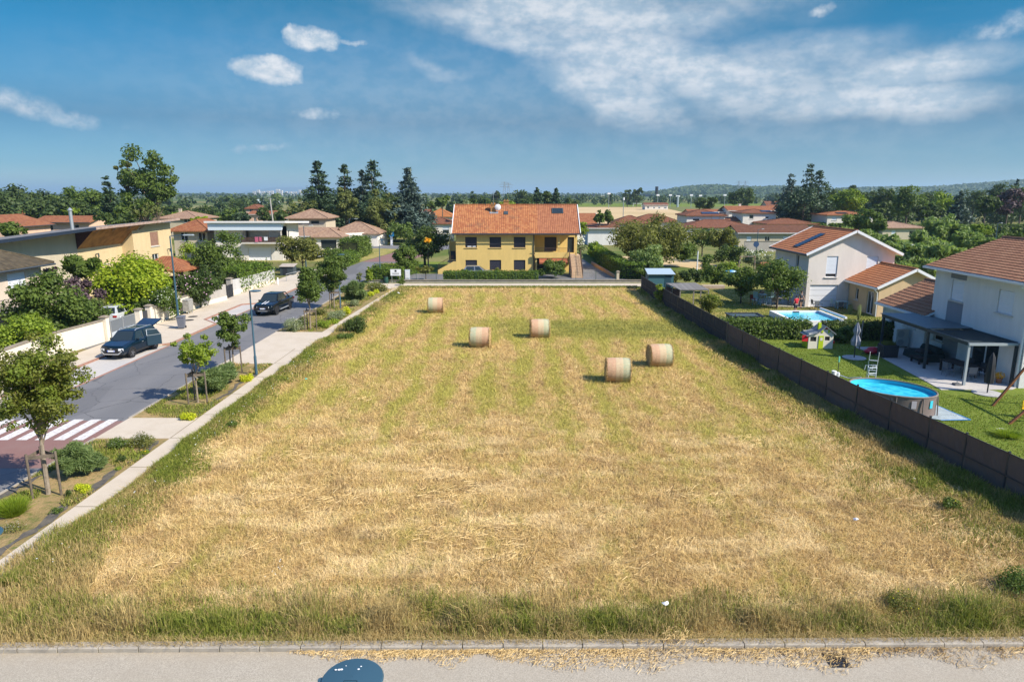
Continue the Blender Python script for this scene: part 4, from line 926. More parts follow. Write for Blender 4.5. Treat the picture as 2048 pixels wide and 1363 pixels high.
# ---- pinkish white house with garage wing
t = house('white_house', 'white two-storey house with orange roof and beige garage wing beyond the rectangular pool', 28.95, 66.7, 8.35, 8.6, 5.3, 2.0, 'gy', W_R2, T_OR2,
          wins=[('S', 1.75, 2.85, 2.95, 5.0, 'part'), ('S', 5.65, 6.75, 3.55, 5.0, 'part'), ('S', .35, 3.1, .05, 2.2, 'garage'), ('W', 5.6, 6.3, 3.4, 4.9, 'glass')], ov=.5, near=True, tu=.42, gut=DKG, verge=WHITE)
house('', '', 0, 0, 5.9, 5.5, 2.75, 1.45, 'gy', W_BE, T_OR2, [('W', 1.3, 1.9, 1.0, 2.1, 'glass'), ('W', 3.5, 4.7, .05, 2.15, 'door')], .42, root=t, x0=4.15, y0=-5.62, near=True, tu=.42, gut=GUT, verge=WHITE)
mb = MB(); mb.slab([(.2, 3.4, 5.70), (.2, 4.5, 5.70), (2.9, 4.5, 6.99), (2.9, 3.4, 6.99)], .05); mb.build('solar_panel', SOLAR, t)
mb = MB(); mb.tube([(3.6, -5.9, 2.5), (3.95, -5.75, 2.2), (4.02, -5.7, .02)], .05, 6); mb.build('downpipe', GUT, t)

# ---- left: house with long cream flank and wooden soffit
def Yc(c, z): return (c - (H - z) * math.sin(TILT)) / math.cos(TILT)
t = thing('long_cream_house', 'long cream and yellow house with a sloping wooden soffit under its dark roof edge', 'house', (-46, 58, 0))
mb = MB(); ya, yb, yc_, yd = 56, 72.6, 81, 90.2
za, zb, zc, zd = 6.7, 7.25, 7.4, 7.6
# side facing the street: cream flank then yellow part
def quadW(mb, x, y0, y1, z0, z1a, z1b): mb.add([(x, y0, z0), (x, y1, z0), (x, y1, z1b), (x, y0, z1a)], [(0, 1, 2, 3)])
quadW(mb, -46, 50, yb, -.1, 6.4, 7.0); mb.add([(-46, 50, -.1), (-57, 50, -.1), (-57, 50, 5.2), (-46, 50, 6.4)], [(0, 1, 2, 3)]); mb.build('wall', W_CR, t, world=True)
mb = MB(); hls = [(.4, 1.2, 3.2, 4.3), (4.3, 5.6, 3.2, 4.45)]
facade(mb, (-46.0, yb + .002), (0, 1), 8.6, 5.2, hls, .16, -.1)
mb.add([(-46.0, yc_, -.1), (-44.6, yc_, -.1), (-44.6, yc_, 7.2), (-46.0, yc_, 7.2)], [(0, 1, 2, 3)])
hl2 = [(3.9, 5.9, 4.55, 6.3), (3.9, 5.5, 1.7, 3.6), (.6, 2.3, 1.6, 3.4)]
facade(mb, (-44.6, yc_), (0, 1), 9.2, 7.3, hl2, .16, -.1)
mb.add([(-44.6, yd, -.1), (-57, yd, -.1), (-57, yd, 6.2), (-44.6, yd, 7.3)], [(0, 1, 2, 3)])
mb.bb(-57, -46.01, 50.01, yd - .01, 0, 5.0); mb.build('wall', W_YC, t, world=True)
class _L: pass
def win_world(root, o, u, hole, typ, **k):
    # windows built in root-local coordinates
    window(root, (o[0] - root.location.x, o[1] - root.location.y), u, hole, typ, **k)
for q, ty in zip(hls, ('glass', 'glass')): win_world(t, (-46.0, yb), (0, 1), q, ty)
for q, ty in zip(hl2, ('brown', 'glass2', 'glass2')): win_world(t, (-44.6, yc_), (0, 1), q, ty)
mb = MB(); mb.add([(-43.9, yb, 7.32), (-43.9, yc_ + 1, 7.42), (-46.0, yc_ + 1, 5.2), (-46.0, yb, 5.2)], [(0, 1, 2, 3)]); so_ = mb.build('soffit', WOODT, t, world=True)
mb = MB(); mb.add([(-43.9, yb - .01, 7.3), (-46.0, yb - .01, 5.2), (-46.0, yb - .01, 7.2)], [(0, 1, 2)]); mb.build('cheek_panel', pm('plum_boarding', (.10, .05, .06), (.06, .03, .04), 8), t, world=True)
mb = MB(); mb.slab([(-45.3, 49.5, 6.6), (-43.6, yb - .3, 7.45), (-43.6, yd + .6, 7.75), (-57.6, yd + .6, 6.5), (-57.6, 49.5, 5.4)], .22); mb.build('roof', pm('roof_felt', (.20, .19, .18), (.15, .14, .135), 2), t, world=True)
mb = MB(); mb.bar((-45.28, 49.5, 6.5), (-43.57, yb - .3, 7.35), .08, .3); mb.build('fascia', plain('navy_metal', (.02, .03, .05), .4), t, world=True)
mb = MB(); mb.bar((-43.55, yb - .3, 7.38), (-43.55, yd + .6, 7.66), .08, .26)
for k in range(4): mb.bar((-43.9, yb + 1 + k * 3, 7.2), (-44.9, yb + 1 + k * 3, 6.6), .12)
mb.build('fascia', pm('pale_pink_wood', (.40, .30, .25), (.28, .19, .15), 3), t, world=True)
mb = MB(); mb.tube([(-49, 77, 7.0), (-49, 77, 9.1)], .18, 10); mb.lathe([(.02, 9.45), (.26, 9.2), (.26, 9.1)], (-49, 77, 0), 10); mb.build('flue', ANT, t, world=True, smooth=True)
mb = MB(); 
for (yy, zz) in ((75.6, 4.4), (88.7, 3.9)): mb.tube([(-45.9 if yy < 80 else -44.5, yy, zz), (-45.6 if yy < 80 else -44.2, yy, zz + .1), (-45.6 if yy < 80 else -44.2, yy, zz - .3)], .08, 6)
mb.build('wall_lamp', DKG, t, world=True)
# ---- nearest left house, dark brown hip roof
t = house('brown_roof_house', 'pale house with a dark brown tiled hip roof, cut off by the left edge', -50, 33, 11.2, 23.2, 5.55, 2.6, 'hip', wallmat('pale_peach_render', (.62, .52, .42)), T_DK, [('E', 15.5, 17.2, 3.2, 4.9, 'glass'), ('E', 19.3, 21.3, 3.3, 4.9, 'shut'), ('E', 19.3, 21.0, .9, 2.3, 'glass'), ('E', 12, 13.4, 3.2, 4.9, 'shut'), ('E', 8, 9.4, 3.2, 4.9, 'shut')], ov=.7)
mb = MB(); mb.tube([(11.2 + .76, -.7, 5.25), (11.2 + .76, 23.9, 5.25)], .08, 6); mb.tube([(11.2 + .76, 23.9, 5.25), (-.7, 23.96, 5.25)], .08, 6); mb.build('gutter', DKG, t)
mb = MB(); mb.bb(11.25, 13.2, 14, 19, 2.3, 2.45); 
for k in range(33): yy = 14.05 + k * .15; mb.bar((13.15, yy, 2.45), (13.15, yy, 3.4), .025)
mb.bar((13.15, 14, 3.42), (13.15, 19, 3.42), .05); mb.build('balcony', pm('grey_railing', (.3, .28, .27)), t)
# ---- pink houses behind
bh('pink_house', 'pink house with an orange gable roof and a small dish, behind the long cream house', 60, 180, 447, 431, 5.4, 'gx', W_PI, T_OR, d=8, ov=.6, gut=DKG)
house('pink_wing', 'pink house front with a low orange gable facing the camera at the left edge', -97, 118, 11.5, 10, 5.4, 1.7, 'gy', W_PI, T_OR, [('S', 7, 8.2, 3.2, 4.6, 'shut')], ov=.6, gut=DKG)
bh('yellow_gable_house', 'house with an orange roof and yellow gable wall in front of the left woods', -14, 120, 430, 414, 5.6, 'gx', wallmat('lemon_render', (.72, .60, .28)), T_OR, d=9, ov=.5, gut=DKG)
house('low_orange_roof_house', 'low house with a bright orange roof just behind the dark roof edge', -68, 92, 10, 13, 3.4, 1.6, 'gy', W_PI, T_OR, [], ov=.6, gut=DKG)
bh('orange_hip_house', 'orange hip-roofed bungalow between the long cream house and the white modern house', 332, 419, 462, 439, 5.0, 'hip', W_CR, T_OR, d=10, wins=[('S', 1.2, 2.4, 3.0, 4.5, 'glass2'), ('S', 4.2, 5.4, 3.0, 4.5, 'glass2')], ov=.8, gut=DKG)
mb = MB()
bh('tan_hip_house', 'distant house with a tan hip roof below the tall poplars', 310, 398, 439, 422, 4.8, 'hip', W_CR, T_BG, d=11, chimney=True)
t = thing('garden_pavilion', 'small open shelter with an orange tiled hip roof beside the long cream house', 'shelter', (-42.9, 77.5, 0)); mb = MB(); roof_hip(mb, 5.4, 4.5, 2.5, 1.2, .4); mb.build('roof', T_OR, t, uv=True); 
for q in ((.1, .1), (5.3, .1), (.1, 4.4), (5.3, 4.4)): m_ = MB(); m_.bb(q[0] - .08, q[0] + .08, q[1] - .08, q[1] + .08, 0, 2.45); m_.build('post', WOODB, t)
mb = MB(); mb.bb(.1, 5.3, 3.5, 4.3, 0, 1.3); mb.build('back_wall', WOODB, t)
# ---- white modern house
t = thing('modern_white_house', 'white modern two-storey house with a flat overhanging roof and a brown balcony', 'house', (-49.3, 114.2, 0))
mb = MB()
facade(mb, (0, 0), (1, 0), 11.2, 3.0, [(5.4, 9.2, .1, 2.2)], .2, -.1); facade(mb, (0, 1.5), (1, 0), 4.7, 5.6, [], .2, 2.95)
facade(mb, (4.7, 2.6), (1, 0), 6.5, 5.6, [(3.4, 5.6, 3.05, 5.0)], .15, 2.95); facade(mb, (11.2, 0), (0, 1), 9, 6.1, [(3, 4, 3.6, 4.8)], .15, -.1); facade(mb, (0, 9), (0, -1), 9, 5.6, [], .1, -.1); facade(mb, (11.2, 9), (-1, 0), 11.2, 5.6, [], .1, -.1)
mb.bb(4.72, 11.15, -1.1, 2.58, 2.85, 3.04); mb.bb(10.95, 11.2, .02, 2.58, 3.05, 5.6); mb.bb(0, 4.68, 0, 1.48, 3.0, 5.4)
mb.build('wall', W_WH, t)
mb = MB(); mb.add([(-.5, -1.2, 6.2), (11.6, -1.2, 6.2), (11.6, -1.1, 5.05), (-.5, -1.1, 5.05), (-.5, .3, 6.2), (11.6, .3, 6.2)], [(0, 1, 2, 3), (0, 3, 4), (1, 5, 2), (3, 2, 5, 4)]); mb.build('eave_panel', plain('pale_blue_panel', (.72, .80, .88), .6), t)
mb = MB(); mb.slab([(-.9, -1.5, 6.55), (12.4, -1.5, 6.55), (13.0, 9.6, 6.1), (-.9, 9.6, 6.1)], .3); mb.build('roof', plain('white_roof', (.72, .70, .67), .6), t)
window(t, (4.7, 2.6), (1, 0), (3.4, 5.6, 3.05, 5.0), 'shut', .15); window(t, (0, 0), (1, 0), (5.4, 9.2, .1, 2.2), 'garage', .2); window(t, (11.2, 0), (0, 1), (3, 4, 3.6, 4.8), 'glass', .15)
mb = MB()
for k in range(44): mb.bb(4.75 + k * .146, 4.85 + k * .146, -1.14, -1.1, 3.1, 3.95)
for k in range(12): mb.bb(11.15, 11.19, -1.1 + k * .1, -1.02 + k * .1, 3.1, 3.95)
mb.bb(4.7, 11.2, -1.09, -1.03, 3.2, 3.28); mb.bb(4.7, 11.2, -1.09, -1.03, 3.75, 3.83); mb.build('balcony_railing', WOODB, t)
tw = thing('towels', 'pink and white towels hanging over the brown balcony railing of the white modern house', 'towels', (-42.2, 113.03, 3.3)); mb = MB(); mb.bb(0, .55, -.03, .0, -.15, .68); mb.bb(.7, 1.1, -.03, 0, -.05, .68); mb.build('pink_towel', plain('pink_cloth', (.5, .12, .2), .9), tw); mb = MB(); mb.bb(1.5, 2.1, -.03, 0, .1, .68); mb.build('white_towel', WHITE, tw)
# ---- beige house with little tower
t = thing('beige_tower_house', 'beige house with a raised hip-roofed tower and a long low wing with a white wall', 'house', (xat(562, 480, 141), 141, 0))
lx = -t.location.x
def hx_(px, Y, py=470): return xat(px, py, Y) + lx
wt = hx_(653, 146) - hx_(580, 146)
house('', '', 0, 0, wt, 8, 6.0, 1.5, 'hip', W_CR, T_BG, [('S', wt * .16, wt * .37, 4.6, 5.3, 'door_dark'), ('S', wt * .60, wt * .82, 4.6, 5.3, 'door_dark')], .7, root=t, x0=hx_(580, 146), y0=5)
w2 = hx_(664, 141) - hx_(568, 141)
house('', '', 0, 0, w2, 7, 2.5, 1.4, 'gx', W_CR, T_BG, [('S', 1, 3, .8, 2.1, 'glass2')], .5, root=t, x0=hx_(568, 141), y0=0)
w3 = hx_(680, 136) - hx_(628, 136)
house('', '', 0, 0, w3, 6, 2.6, 1.3, 'hip', W_WH, T_BG, [('S', w3 * .25, w3 * .85, .2, 1.9, 'door_dark')], .5, root=t, x0=hx_(628, 137), y0=-4)
w4 = hx_(756, 146) - hx_(662, 146)
house('', '', 0, 0, w4, 9, 2.75, 2.0, 'hip', W_WH, T_BG, [], .5, root=t, x0=hx_(662, 146), y0=4.5)
mb = MB(); a_ = hx_(682, 141); b_ = hx_(757, 147); mb.bar((a_, 1.0, 1.45), (b_, 7.0, 1.45), .25, 2.9); mb.bar((b_, 7.2, 1.1), (hx_(772, 150), 10, 1.1), .25, 2.2); mb.build('garden_wall', W_WH, t)
# ---- right-hand background estate
BG = 'houses of the estate behind the field'
bh('hip_house', 'white house with solar panels on its brown hip roof, right of the golden field', 1371, 1455, 433, 419, 5.2, 'hip', W_WH, T_BR, d=11, group=BG, solar=[(4.2, .8, 4.6, 1.6, 'S')])
bh('gable_house', 'wide bungalow with an orange gable roof directly behind the solar-panelled white house', 1378, 1470, 428, 418, 4.4, 'gx', W_WH, T_OR, d=9, group=BG)
bh('gable_house', 'long white house with an orange gable roof and two chimneys, highest in the estate', 1456, 1567, 422.5, 411.5, 5.4, 'gx', W_WH, T_OR, d=10, group=BG, chimney=True)
bh('hip_house', 'white two-storey house with a brown pyramid roof and solar panels, centre of the estate', 1484, 1557, 428, 418, 5.4, 'hip', W_WH, T_BR, d=10, group=BG, solar=[(5.5, .8, 3, 1.6, 'S')])
bh('hip_house', 'long low white bungalow with a brown hip roof behind the olive-green tree', 1370, 1517, 457, 439, 2.8, 'hip', W_WH, T_BR, d=12, group=BG)
bh('low_house', 'low house with dark reddish gable roof right of the long white bungalow', 1475, 1632, 468, 449.5, 2.9, 'gx', W_CR, tilemat('dark_red_tiles', hx2('92503b'), hx2('7a402f'), (.1, .06, .05)), d=9, group=BG)
bh('hip_house', 'brown-roofed bungalow behind the roof of the white house with orange tiles', 1533, 1640, 450, 437, 2.8, 'hip', W_BE, T_BR, d=11, group=BG)
bh('hip_house', 'brown hip roof peeking between the two front rows of the estate', 1447, 1530, 444.5, 432, 3.0, 'hip', W_WH, T_BR, d=11, group=BG)
bh('hip_house', 'brown hip-roofed bungalow at the edge of the golden field', 1265, 1362, 445, 428, 2.8, 'hip', W_WH, T_BR, d=10, group=BG)
bh('gable_house', 'low brown-roofed house left of the big olive tree', 1226, 1304, 448, 431, 2.8, 'hip', W_BE, T_BR, d=9, group=BG)
bh('low_house', 'narrow white garage with a red tiled roof right of the yellow house', 1172, 1242, 459, 447, 3.6, 'gx', W_GR, T_BR, d=11, wins=[], group=BG)
bh('gable_house', 'orange-roofed house showing just behind the right end of the yellow house', 1148, 1196, 452, 426, 3.2, 'gx', W_WH, T_OR, d=10, wins=[], group=BG, verge=WHITE)
bh('hip_house', 'white house with small solar panel on its orange roof, among trees on the right', 1653, 1752, 432, 422, 5.2, 'hip', W_WH, T_OR, d=10, group=BG, solar=[(3, .8, 3, 1.6, 'S')])
bh('hip_house', 'distant house with a faded pink roof half hidden by the large tree on the right', 1756, 1800, 418, 405, 5.2, 'hip', W_CR, T_BG, d=10, group=BG)
bh('hip_house', 'bungalow with a pale pinkish roof above the willow thicket', 1764, 1856, 458, 443, 2.8, 'hip', W_CR, T_BG, d=12, group=BG)
bh('gable_house', 'far pink farm building with a grey-pink gable roof beside the dark cedars', 1533, 1572, 412, 402, 3.4, 'gx', W_PI, T_BR, d=10, group=BG)
bh('pavilion_house', 'long changing-room building with a red roof beside the sports field', 1289, 1338, 410.5, 405, 3.2, 'gx', W_WH, T_BR, d=10, group=BG)
bh('hip_house', 'house with a bright orange pyramid roof left of the yellow house', 849, 908, 434, 417, 3.4, 'hip', W_WH, tilemat('bright_orange_tiles', hx2('df7a3a'), hx2('c8622c'), (.2, .1, .05)), d=11, group='houses left of the yellow house')
bh('hip_house', 'white bungalow with a brown hip roof in front of the bright orange pyramid roof', 842, 912, 449, 434, 2.8, 'hip', W_WH, T_BR, d=9, group='houses left of the yellow house')
bh('gable_house', 'small white house with a brown roof at the right edge of the cedars', 830, 858, 428, 418, 4.4, 'gx', W_WH, T_BR, d=9, group='houses left of the yellow house')
bh('low_house', 'long low house with an orange roof behind a slim pole, left of the beige house', 494, 582, 430, 421, 3.4, 'gx', W_PI, T_OR, d=10, group='roofs in the trees on the left')
bh('hip_house', 'pair of brown-red hip roofs rising out of the trees above the white modern house', 488, 518, 418, 409, 5.2, 'hip', W_PI, T_BR, d=10, group='roofs in the trees on the left')
bh('low_house', 'small orange roof just above the flat roof of the white modern house', 450, 474, 438, 434, 3.4, 'gx', W_CR, T_OR, d=8, group='roofs in the trees on the left')
bh('low_house', 'tiny orange-roofed house at the right edge beyond the hedge', 2036, 2075, 414, 407, 4.8, 'gx', W_CR, T_OR, d=10, group=BG)
# ================================================================ VEGETATION
BARK = pm('bark', (.17, .13, .095), (.08, .06, .045), 5, .9, .01, 20); BARKP = pm('pale_bark', (.30, .25, .19), (.18, .14, .1), 6, .9, .01, 20)
L_DK = leafmat('dark_leaves', (.03, .052, .014), (.09, .13, .028)); L_MD = leafmat('mid_leaves', (.042, .074, .014), (.135, .19, .034)); L_OL = leafmat('olive_leaves', (.06, .072, .015), (.20, .205, .045))
L_BR = leafmat('bright_leaves', (.07, .13, .012), (.26, .33, .03)); L_YL = leafmat('yellow_green_leaves', (.09, .16, .01), (.32, .40, .02), (.40, .43, .03)); L_CO = leafmat('conifer_needles', (.018, .038, .018), (.062, .10, .042), trans=.12)
L_CB = leafmat('blue_needles', (.03, .05, .045), (.09, .13, .10), trans=.12); L_WI = leafmat('willow_leaves', (.07, .12, .03), (.26, .34, .10), (.32, .38, .15)); L_PU = leafmat('purple_leaves', (.028, .012, .016), (.10, .06, .07), (.14, .10, .11), .15)
L_BI = leafmat('birch_leaves', (.06, .08, .02), (.19, .21, .06)); L_YE = leafmat('yellow_flowers', (.5, .42, .0), (.75, .65, .02), (.6, .55, .02)); L_SI = leafmat('silvery_leaves', (.10, .13, .06), (.28, .32, .17)); L_FO = leafmat('forest_leaves', (.026, .046, .014), (.075, .11, .027), trans=.2)
L_AU = leafmat('rusty_green_leaves', (.06, .08, .012), (.22, .22, .04), (.15, .24, .02)); L_WF = leafmat('white_petals', (.6, .6, .55), (.85, .85, .8), (.8, .8, .8)); L_PF = leafmat('pink_petals', (.5, .2, .4), (.75, .45, .65), (.8, .6, .7)); L_OF = leafmat('orange_petals', (.8, .35, .0), (.9, .55, .02), (.9, .6, .1))
L_WS = leafmat('soft_bush_leaves', (.06, .10, .03), (.22, .29, .10), (.26, .33, .13)); L_YM = leafmat('yellow_mound_leaves', (.25, .33, .01), (.62, .62, .03), (.65, .62, .03))
L_HD = leafmat('hedge_leaves', (.04, .075, .010), (.14, .21, .022))

# --- broad wood and single trees far left
W = 'woodland edge on the left'
for (px, top, w, Y, mt, lab) in [
    (35, 357, 120, 190, L_FO, 'dark broad tree with a ragged top at the far left edge'), (95, 378, 110, 178, L_FO, 'low dark tree second from the left edge of the woodland'),
    (150, 366, 90, 188, L_MD, 'rounded tree in the middle of the left woodland'), (185, 372, 80, 172, L_MD, 'broad green tree left of the small dark spruce'),
    (8, 392, 80, 165, L_FO, 'lower olive-green tree at the left edge above the orange roofs'), (140, 398, 120, 160, L_FO, 'shorter dark tree directly behind the pink house roof')]:
    px_tree('broad_tree', lab, px, top, w, Y, mt, 2600, .55, bottom=455, group=W, K=22)
px_tree('spruce', 'small dark spruce between the left woodland and the tall poplars', 213, 354, 52, 160, L_CO, 2600, .4, 'conifer', bottom=445)
px_tree('poplar', 'tallest airy tree with a wide ragged crown above the left houses', 292, 291, 108, 150, L_MD, 7500, .40, 'tall', bottom=430, K=60, irregular=.55, limbs=14)
px_tree('poplar', 'slim leaning tree with an open crown at the left of the tallest one', 250, 305, 38, 152, L_OL, 900, .4, 'tall', bottom=395, K=14, irregular=.7, limbs=9)
px_tree('broad_tree', 'dense green tree at the foot of the tallest airy tree', 270, 385, 110, 146, L_MD, 2000, .45, bottom=450)
px_tree('bare_tree', 'thin half bare pale tree behind the sloping dark roof', 290, 405, 56, 118, L_BI, 500, .3, 'tall', bottom=440, irregular=.7, limbs=12)
px_tree('bare_tree', 'second thin pale tree with bare twigs right of the steel flue', 312, 400, 26, 116, L_BI, 200, .28, 'tall', bottom=436, irregular=.8, limbs=12)
px_tree('spruce', 'dark shrubby tree filling the gap behind the cream house', 230, 420, 90, 120, L_DK, 1200, .4, bottom=455)
px_tree('garden_tree', 'round green tree at the left edge in front of the pink wing', 15, 440, 62, 85, L_MD, 2200, .25, bottom=482)
px_tree('garden_tree', 'bright bush behind the yellow gable house', 140, 414, 40, 150, L_BR, 800, .35, bottom=432)
# --- dark middle distance between poplars and cedars
M_ = 'trees of the left middle distance'
k = 0
for (px, top, w, Y, mt, kd) in [(345, 405, 60, 240, L_DK, 'round'), (380, 410, 60, 225, L_DK, 'round'), (412, 405, 50, 250, L_DK, 'round'), (435, 395, 36, 270, L_CO, 'round'), (470, 391, 34, 330, L_DK, 'round'), (455, 415, 50, 200, L_MD, 'round'),
                                (360, 421, 50, 190, L_BR, 'round'), (400, 432, 40, 150, L_YL, 'round'), (525, 412, 28, 190, L_DK, 'round'), (562, 420, 26, 185, L_DK, 'round'), (545, 424, 30, 200, L_DK, 'round'), (590, 405, 50, 230, L_BI, 'round'), (612, 392, 50, 200, L_BI, 'tall'), (480, 425, 40, 180, L_CO, 'round')]:
    labs = ['dark round tree above the tan hip roof', 'dark flat-topped tree right of the tan hip roof', 'dark tree above the white modern house, left end', 'narrow dark conifer-like tree left of centre distance', 'tall dark tree alone in the distant left fields', 'mid green tree behind the flat white roof', 'bright round tree left of the white modern house roof', 'yellow-green bush showing over the orange hip roof', 'small dark pine in front of the long orange roof', 'dark pine left of the beige tower', 'dark low tree below the long orange roof', 'olive tree left of the first cedar', 'airy birch-like tree just left of the tallest dark cedar', 'dark conifer clump above the white roof edge']
    px_tree('distant_tree', labs[k], px, top, w, Y, mt, 1100, .5, kd, bottom=446, group=M_); k += 1
# --- cedars and birches centre left
px_tree('cedar', 'dark cedar with a pointed top, left of the group of tall conifers', 634, 326, 99, 172, L_CO, 9880, .40, 'cedar', bottom=448)
px_tree('cedar', 'cedar with a bent ragged top, second of the tall conifers', 688, 330, 81, 184, L_CO, 7980, .40, 'cedar', bottom=448)
px_tree('cedar', 'blue-green cedar behind the birches, third of the tall conifers', 722, 345, 76, 180, L_CB, 6840, .40, 'cedar', bottom=448)
px_tree('cedar', 'tall double-topped cedar, fourth of the tall conifers', 744, 324, 107, 182, L_CO, 9880, .40, 'cedar', bottom=450)
px_tree('cedar', 'broad drooping blue-green cedar standing nearest the yellow house', 815, 342, 102, 160, L_CB, 11400, .40, 'conifer', bottom=452)
for q_ in ((662, 372, 62, 176, L_CO, 'dark green conifer mass between the first two tall cedars'), (716, 364, 66, 186, L_DK, 'dark leafy tree filling the middle of the tall conifer group'), (778, 380, 74, 172, L_DK, 'dark tree between the double-topped cedar and the blue-green cedar'), (742, 392, 110, 168, L_CO, 'broad dark undergrowth tree below the double-topped cedar')): px_tree('dark_tree', q_[5], q_[0], q_[1], q_[2], q_[3], q_[4], 3200, .42, bottom=462, K=30)
px_tree('birch', 'olive birch in front of the dark cedars, behind the tower roof', 690, 366, 66, 160, L_BI, 3200, .38, 'tall', bottom=462, irregular=.4, K=34)
px_tree('birch', 'wide weeping birch between the cedars, above the low wing', 764, 372, 90, 158, L_BI, 4600, .38, 'tall', bottom=480, irregular=.35, K=40)
px_tree('birch', 'pale-branched birch left of the first cedar', 612, 396, 62, 165, L_BI, 1600, .36, 'tall', bottom=455, irregular=.5)
px_tree('garden_tree', 'dark green tree at the foot of the broad cedar', 800, 440, 70, 150, L_MD, 1800, .35, bottom=488)
# --- right-hand skyline
px_tree('cedar', 'grey-blue cedar at the left of the right-hand conifer group', 1583, 354, 69, 215, L_CB, 3600, .45, 'conifer', bottom=425)
px_tree('fir', 'tallest dark fir of the right-hand conifer group', 1622, 332, 74, 205, L_CO, 4600, .45, 'conifer', bottom=436)
px_tree('fir', 'second dark fir pressed against the tallest one on the right', 1640, 342, 79, 208, L_CO, 4200, .45, 'conifer', bottom=436)
px_tree('fir', 'broad dark base fir in front of the tallest pair', 1610, 372, 117, 198, L_CO, 3600, .48, 'round', bottom=442)
px_tree('broad_tree', 'round yellowish green tree beside the dark firs on the right', 1698, 371, 66, 200, L_YL if 0 else L_BR, 3400, .45, bottom=430)
E_ = 'trees on the right skyline'
k = 0; labs = ['dark tree peeking between the dark firs and the yellowish tree', 'dark pine above the yellowish round tree', 'dark slim tree right of the yellowish round tree', 'dark green tree left of the faded pink roof', 'large soft-topped tree behind the faded pink roof', 'dark rounded tree right of the large soft-topped tree', 'yellowish tree in front of the dark right woods', 'very dark domed tree on the right skyline', 'grey spruce standing before the dark domed tree', 'dark oval tree right of the grey spruce', 'purple-brown tree near the right edge', 'dark green tree at the right edge of the skyline', 'slim spruce top beyond the right edge houses', 'dark shrub row tree behind the pinkish bungalow', 'low dark tree left of the pinkish bungalow', 'dark spreading tree above the purple-brown tree']
for (px, top, w, Y, mt, kd, b) in [(1668, 362, 60, 240, L_DK, 'round', 430), (1712, 366, 40, 245, L_CO, 'round', 430), (1745, 376, 50, 235, L_DK, 'round', 434), (1772, 372, 56, 225, L_DK, 'round', 434), (1822, 352, 84, 190, L_MD, 'cone', 438), (1868, 374, 60, 230, L_DK, 'round', 436), (1888, 386, 60, 205, L_BR, 'round', 436), (1952, 368, 70, 260, L_DK, 'round', 432), (1922, 384, 52, 175, L_CB, 'conifer', 440), (1978, 382, 52, 180, L_DK, 'round', 436), (2022, 372, 58, 185, L_PU, 'round', 434), (2050, 374, 60, 200, L_DK, 'round', 434), (2036, 358, 22, 260, L_CO, 'conifer', 430), (1860, 405, 80, 175, L_DK, 'round', 440), (1760, 405, 60, 190, L_DK, 'round', 436), (2010, 362, 60, 250, L_DK, 'round', 420)]:
    px_tree('broad_tree' if kd == 'round' else 'spruce', labs[k], px, top, w, Y, mt, 2300, .48, kd, bottom=b, group=E_, K=24); k += 1
px_tree('broad_tree', 'dark green walnut tree in front of the solar-roofed house on the right', 1722, 414, 88, 140, L_MD, 3600, .34, bottom=470)
px_tree('broad_tree', 'smaller dark tree touching the pinkish bungalow roof', 1760, 432, 36, 135, L_MD, 1400, .3, bottom=470)
px_tree('broad_tree', 'dark green round tree at the end of the sports field', 1484, 372, 62, 350, L_DK, 2600, .7, bottom=416)
px_tree('broad_tree', 'dark round tree behind the solar-panelled white house', 1413, 392, 54, 270, L_DK, 2000, .6, bottom=425)
px_tree('distant_tree', 'tall thin poplar pair, left one, behind the golden field', 1256, 369, 18, 560, L_DK, 500, 1.3, 'tall', bottom=410)
px_tree('distant_tree', 'tall thin poplar pair, right one, behind the golden field', 1274, 371, 28, 560, L_DK, 900, 1.3, 'tall', bottom=412)
px_tree('distant_tree', 'small lone tree left of the poplar pair on the plain', 1222, 383, 10, 620, L_DK, 300, 1.2, bottom=404)
px_tree('conifer', 'pointed dark conifer behind the ridge of the yellow house', 1074, 370, 24, 230, L_CO, 2600, .45, 'cone', bottom=414)
px_tree('conifer', 'cedar with a ragged outline right of the pointed conifer', 1112, 379, 30, 235, L_CO, 2200, .5, 'conifer', bottom=414)
px_tree('conifer', 'rounded dark conifer between the pointed conifer and the ragged cedar', 1095, 380, 24, 240, L_DK, 1200, .5, bottom=414)
px_tree('garden_tree', 'bright green domed tree behind the ridge of the yellow house', 1015, 399, 42, 180, L_BR, 1600, .4, bottom=420)
C_ = 'trees beyond the yellow house'
k = 0; labs = ['tall dark tree on the plain left of the pylon', 'dark tree beside the foot of the lattice pylon', 'wide dark tree right of the lattice pylon', 'dark tree above the yellow house chimney', 'green tree above the left end of the yellow house ridge', 'dark fir left of the yellow house ridge', 'green tree rising above the orange pyramid roof', 'lone tree on the plain above the cedars, far', 'round green tree between the cedars and the orange pyramid roof', 'low tree right of the ragged cedar behind the ridge', 'pale silvery tree over the left roof verge', 'tree above the ridge near the dish']
for (px, top, w, Y, mt) in [(948, 378, 16, 480, L_DK), (992, 377, 22, 470, L_DK), (1040, 378, 40, 430, L_DK), (970, 392, 40, 300, L_DK), (940, 395, 28, 220, L_DK), (922, 396, 26, 200, L_CO), (884, 390, 34, 230, L_MD), (849, 384, 10, 500, L_DK), (862, 400, 36, 240, L_MD), (1140, 395, 40, 300, L_DK), (932, 400, 24, 190, L_SI), (1060, 394, 50, 300, L_DK)]:
    px_tree('distant_tree', labs[k], px, top, w, Y, mt, 1100, .55 if Y < 350 else .9, bottom=418, group=C_); k += 1
px_tree('garden_tree', 'dark round tree in front of the golden field, left of a pair', 1200, 419, 24, 150, L_MD, 1400, .28, bottom=450)
px_tree('garden_tree', 'dark round tree in front of the golden field, right of a pair', 1216, 418, 26, 152, L_MD, 1500, .28, bottom=450)
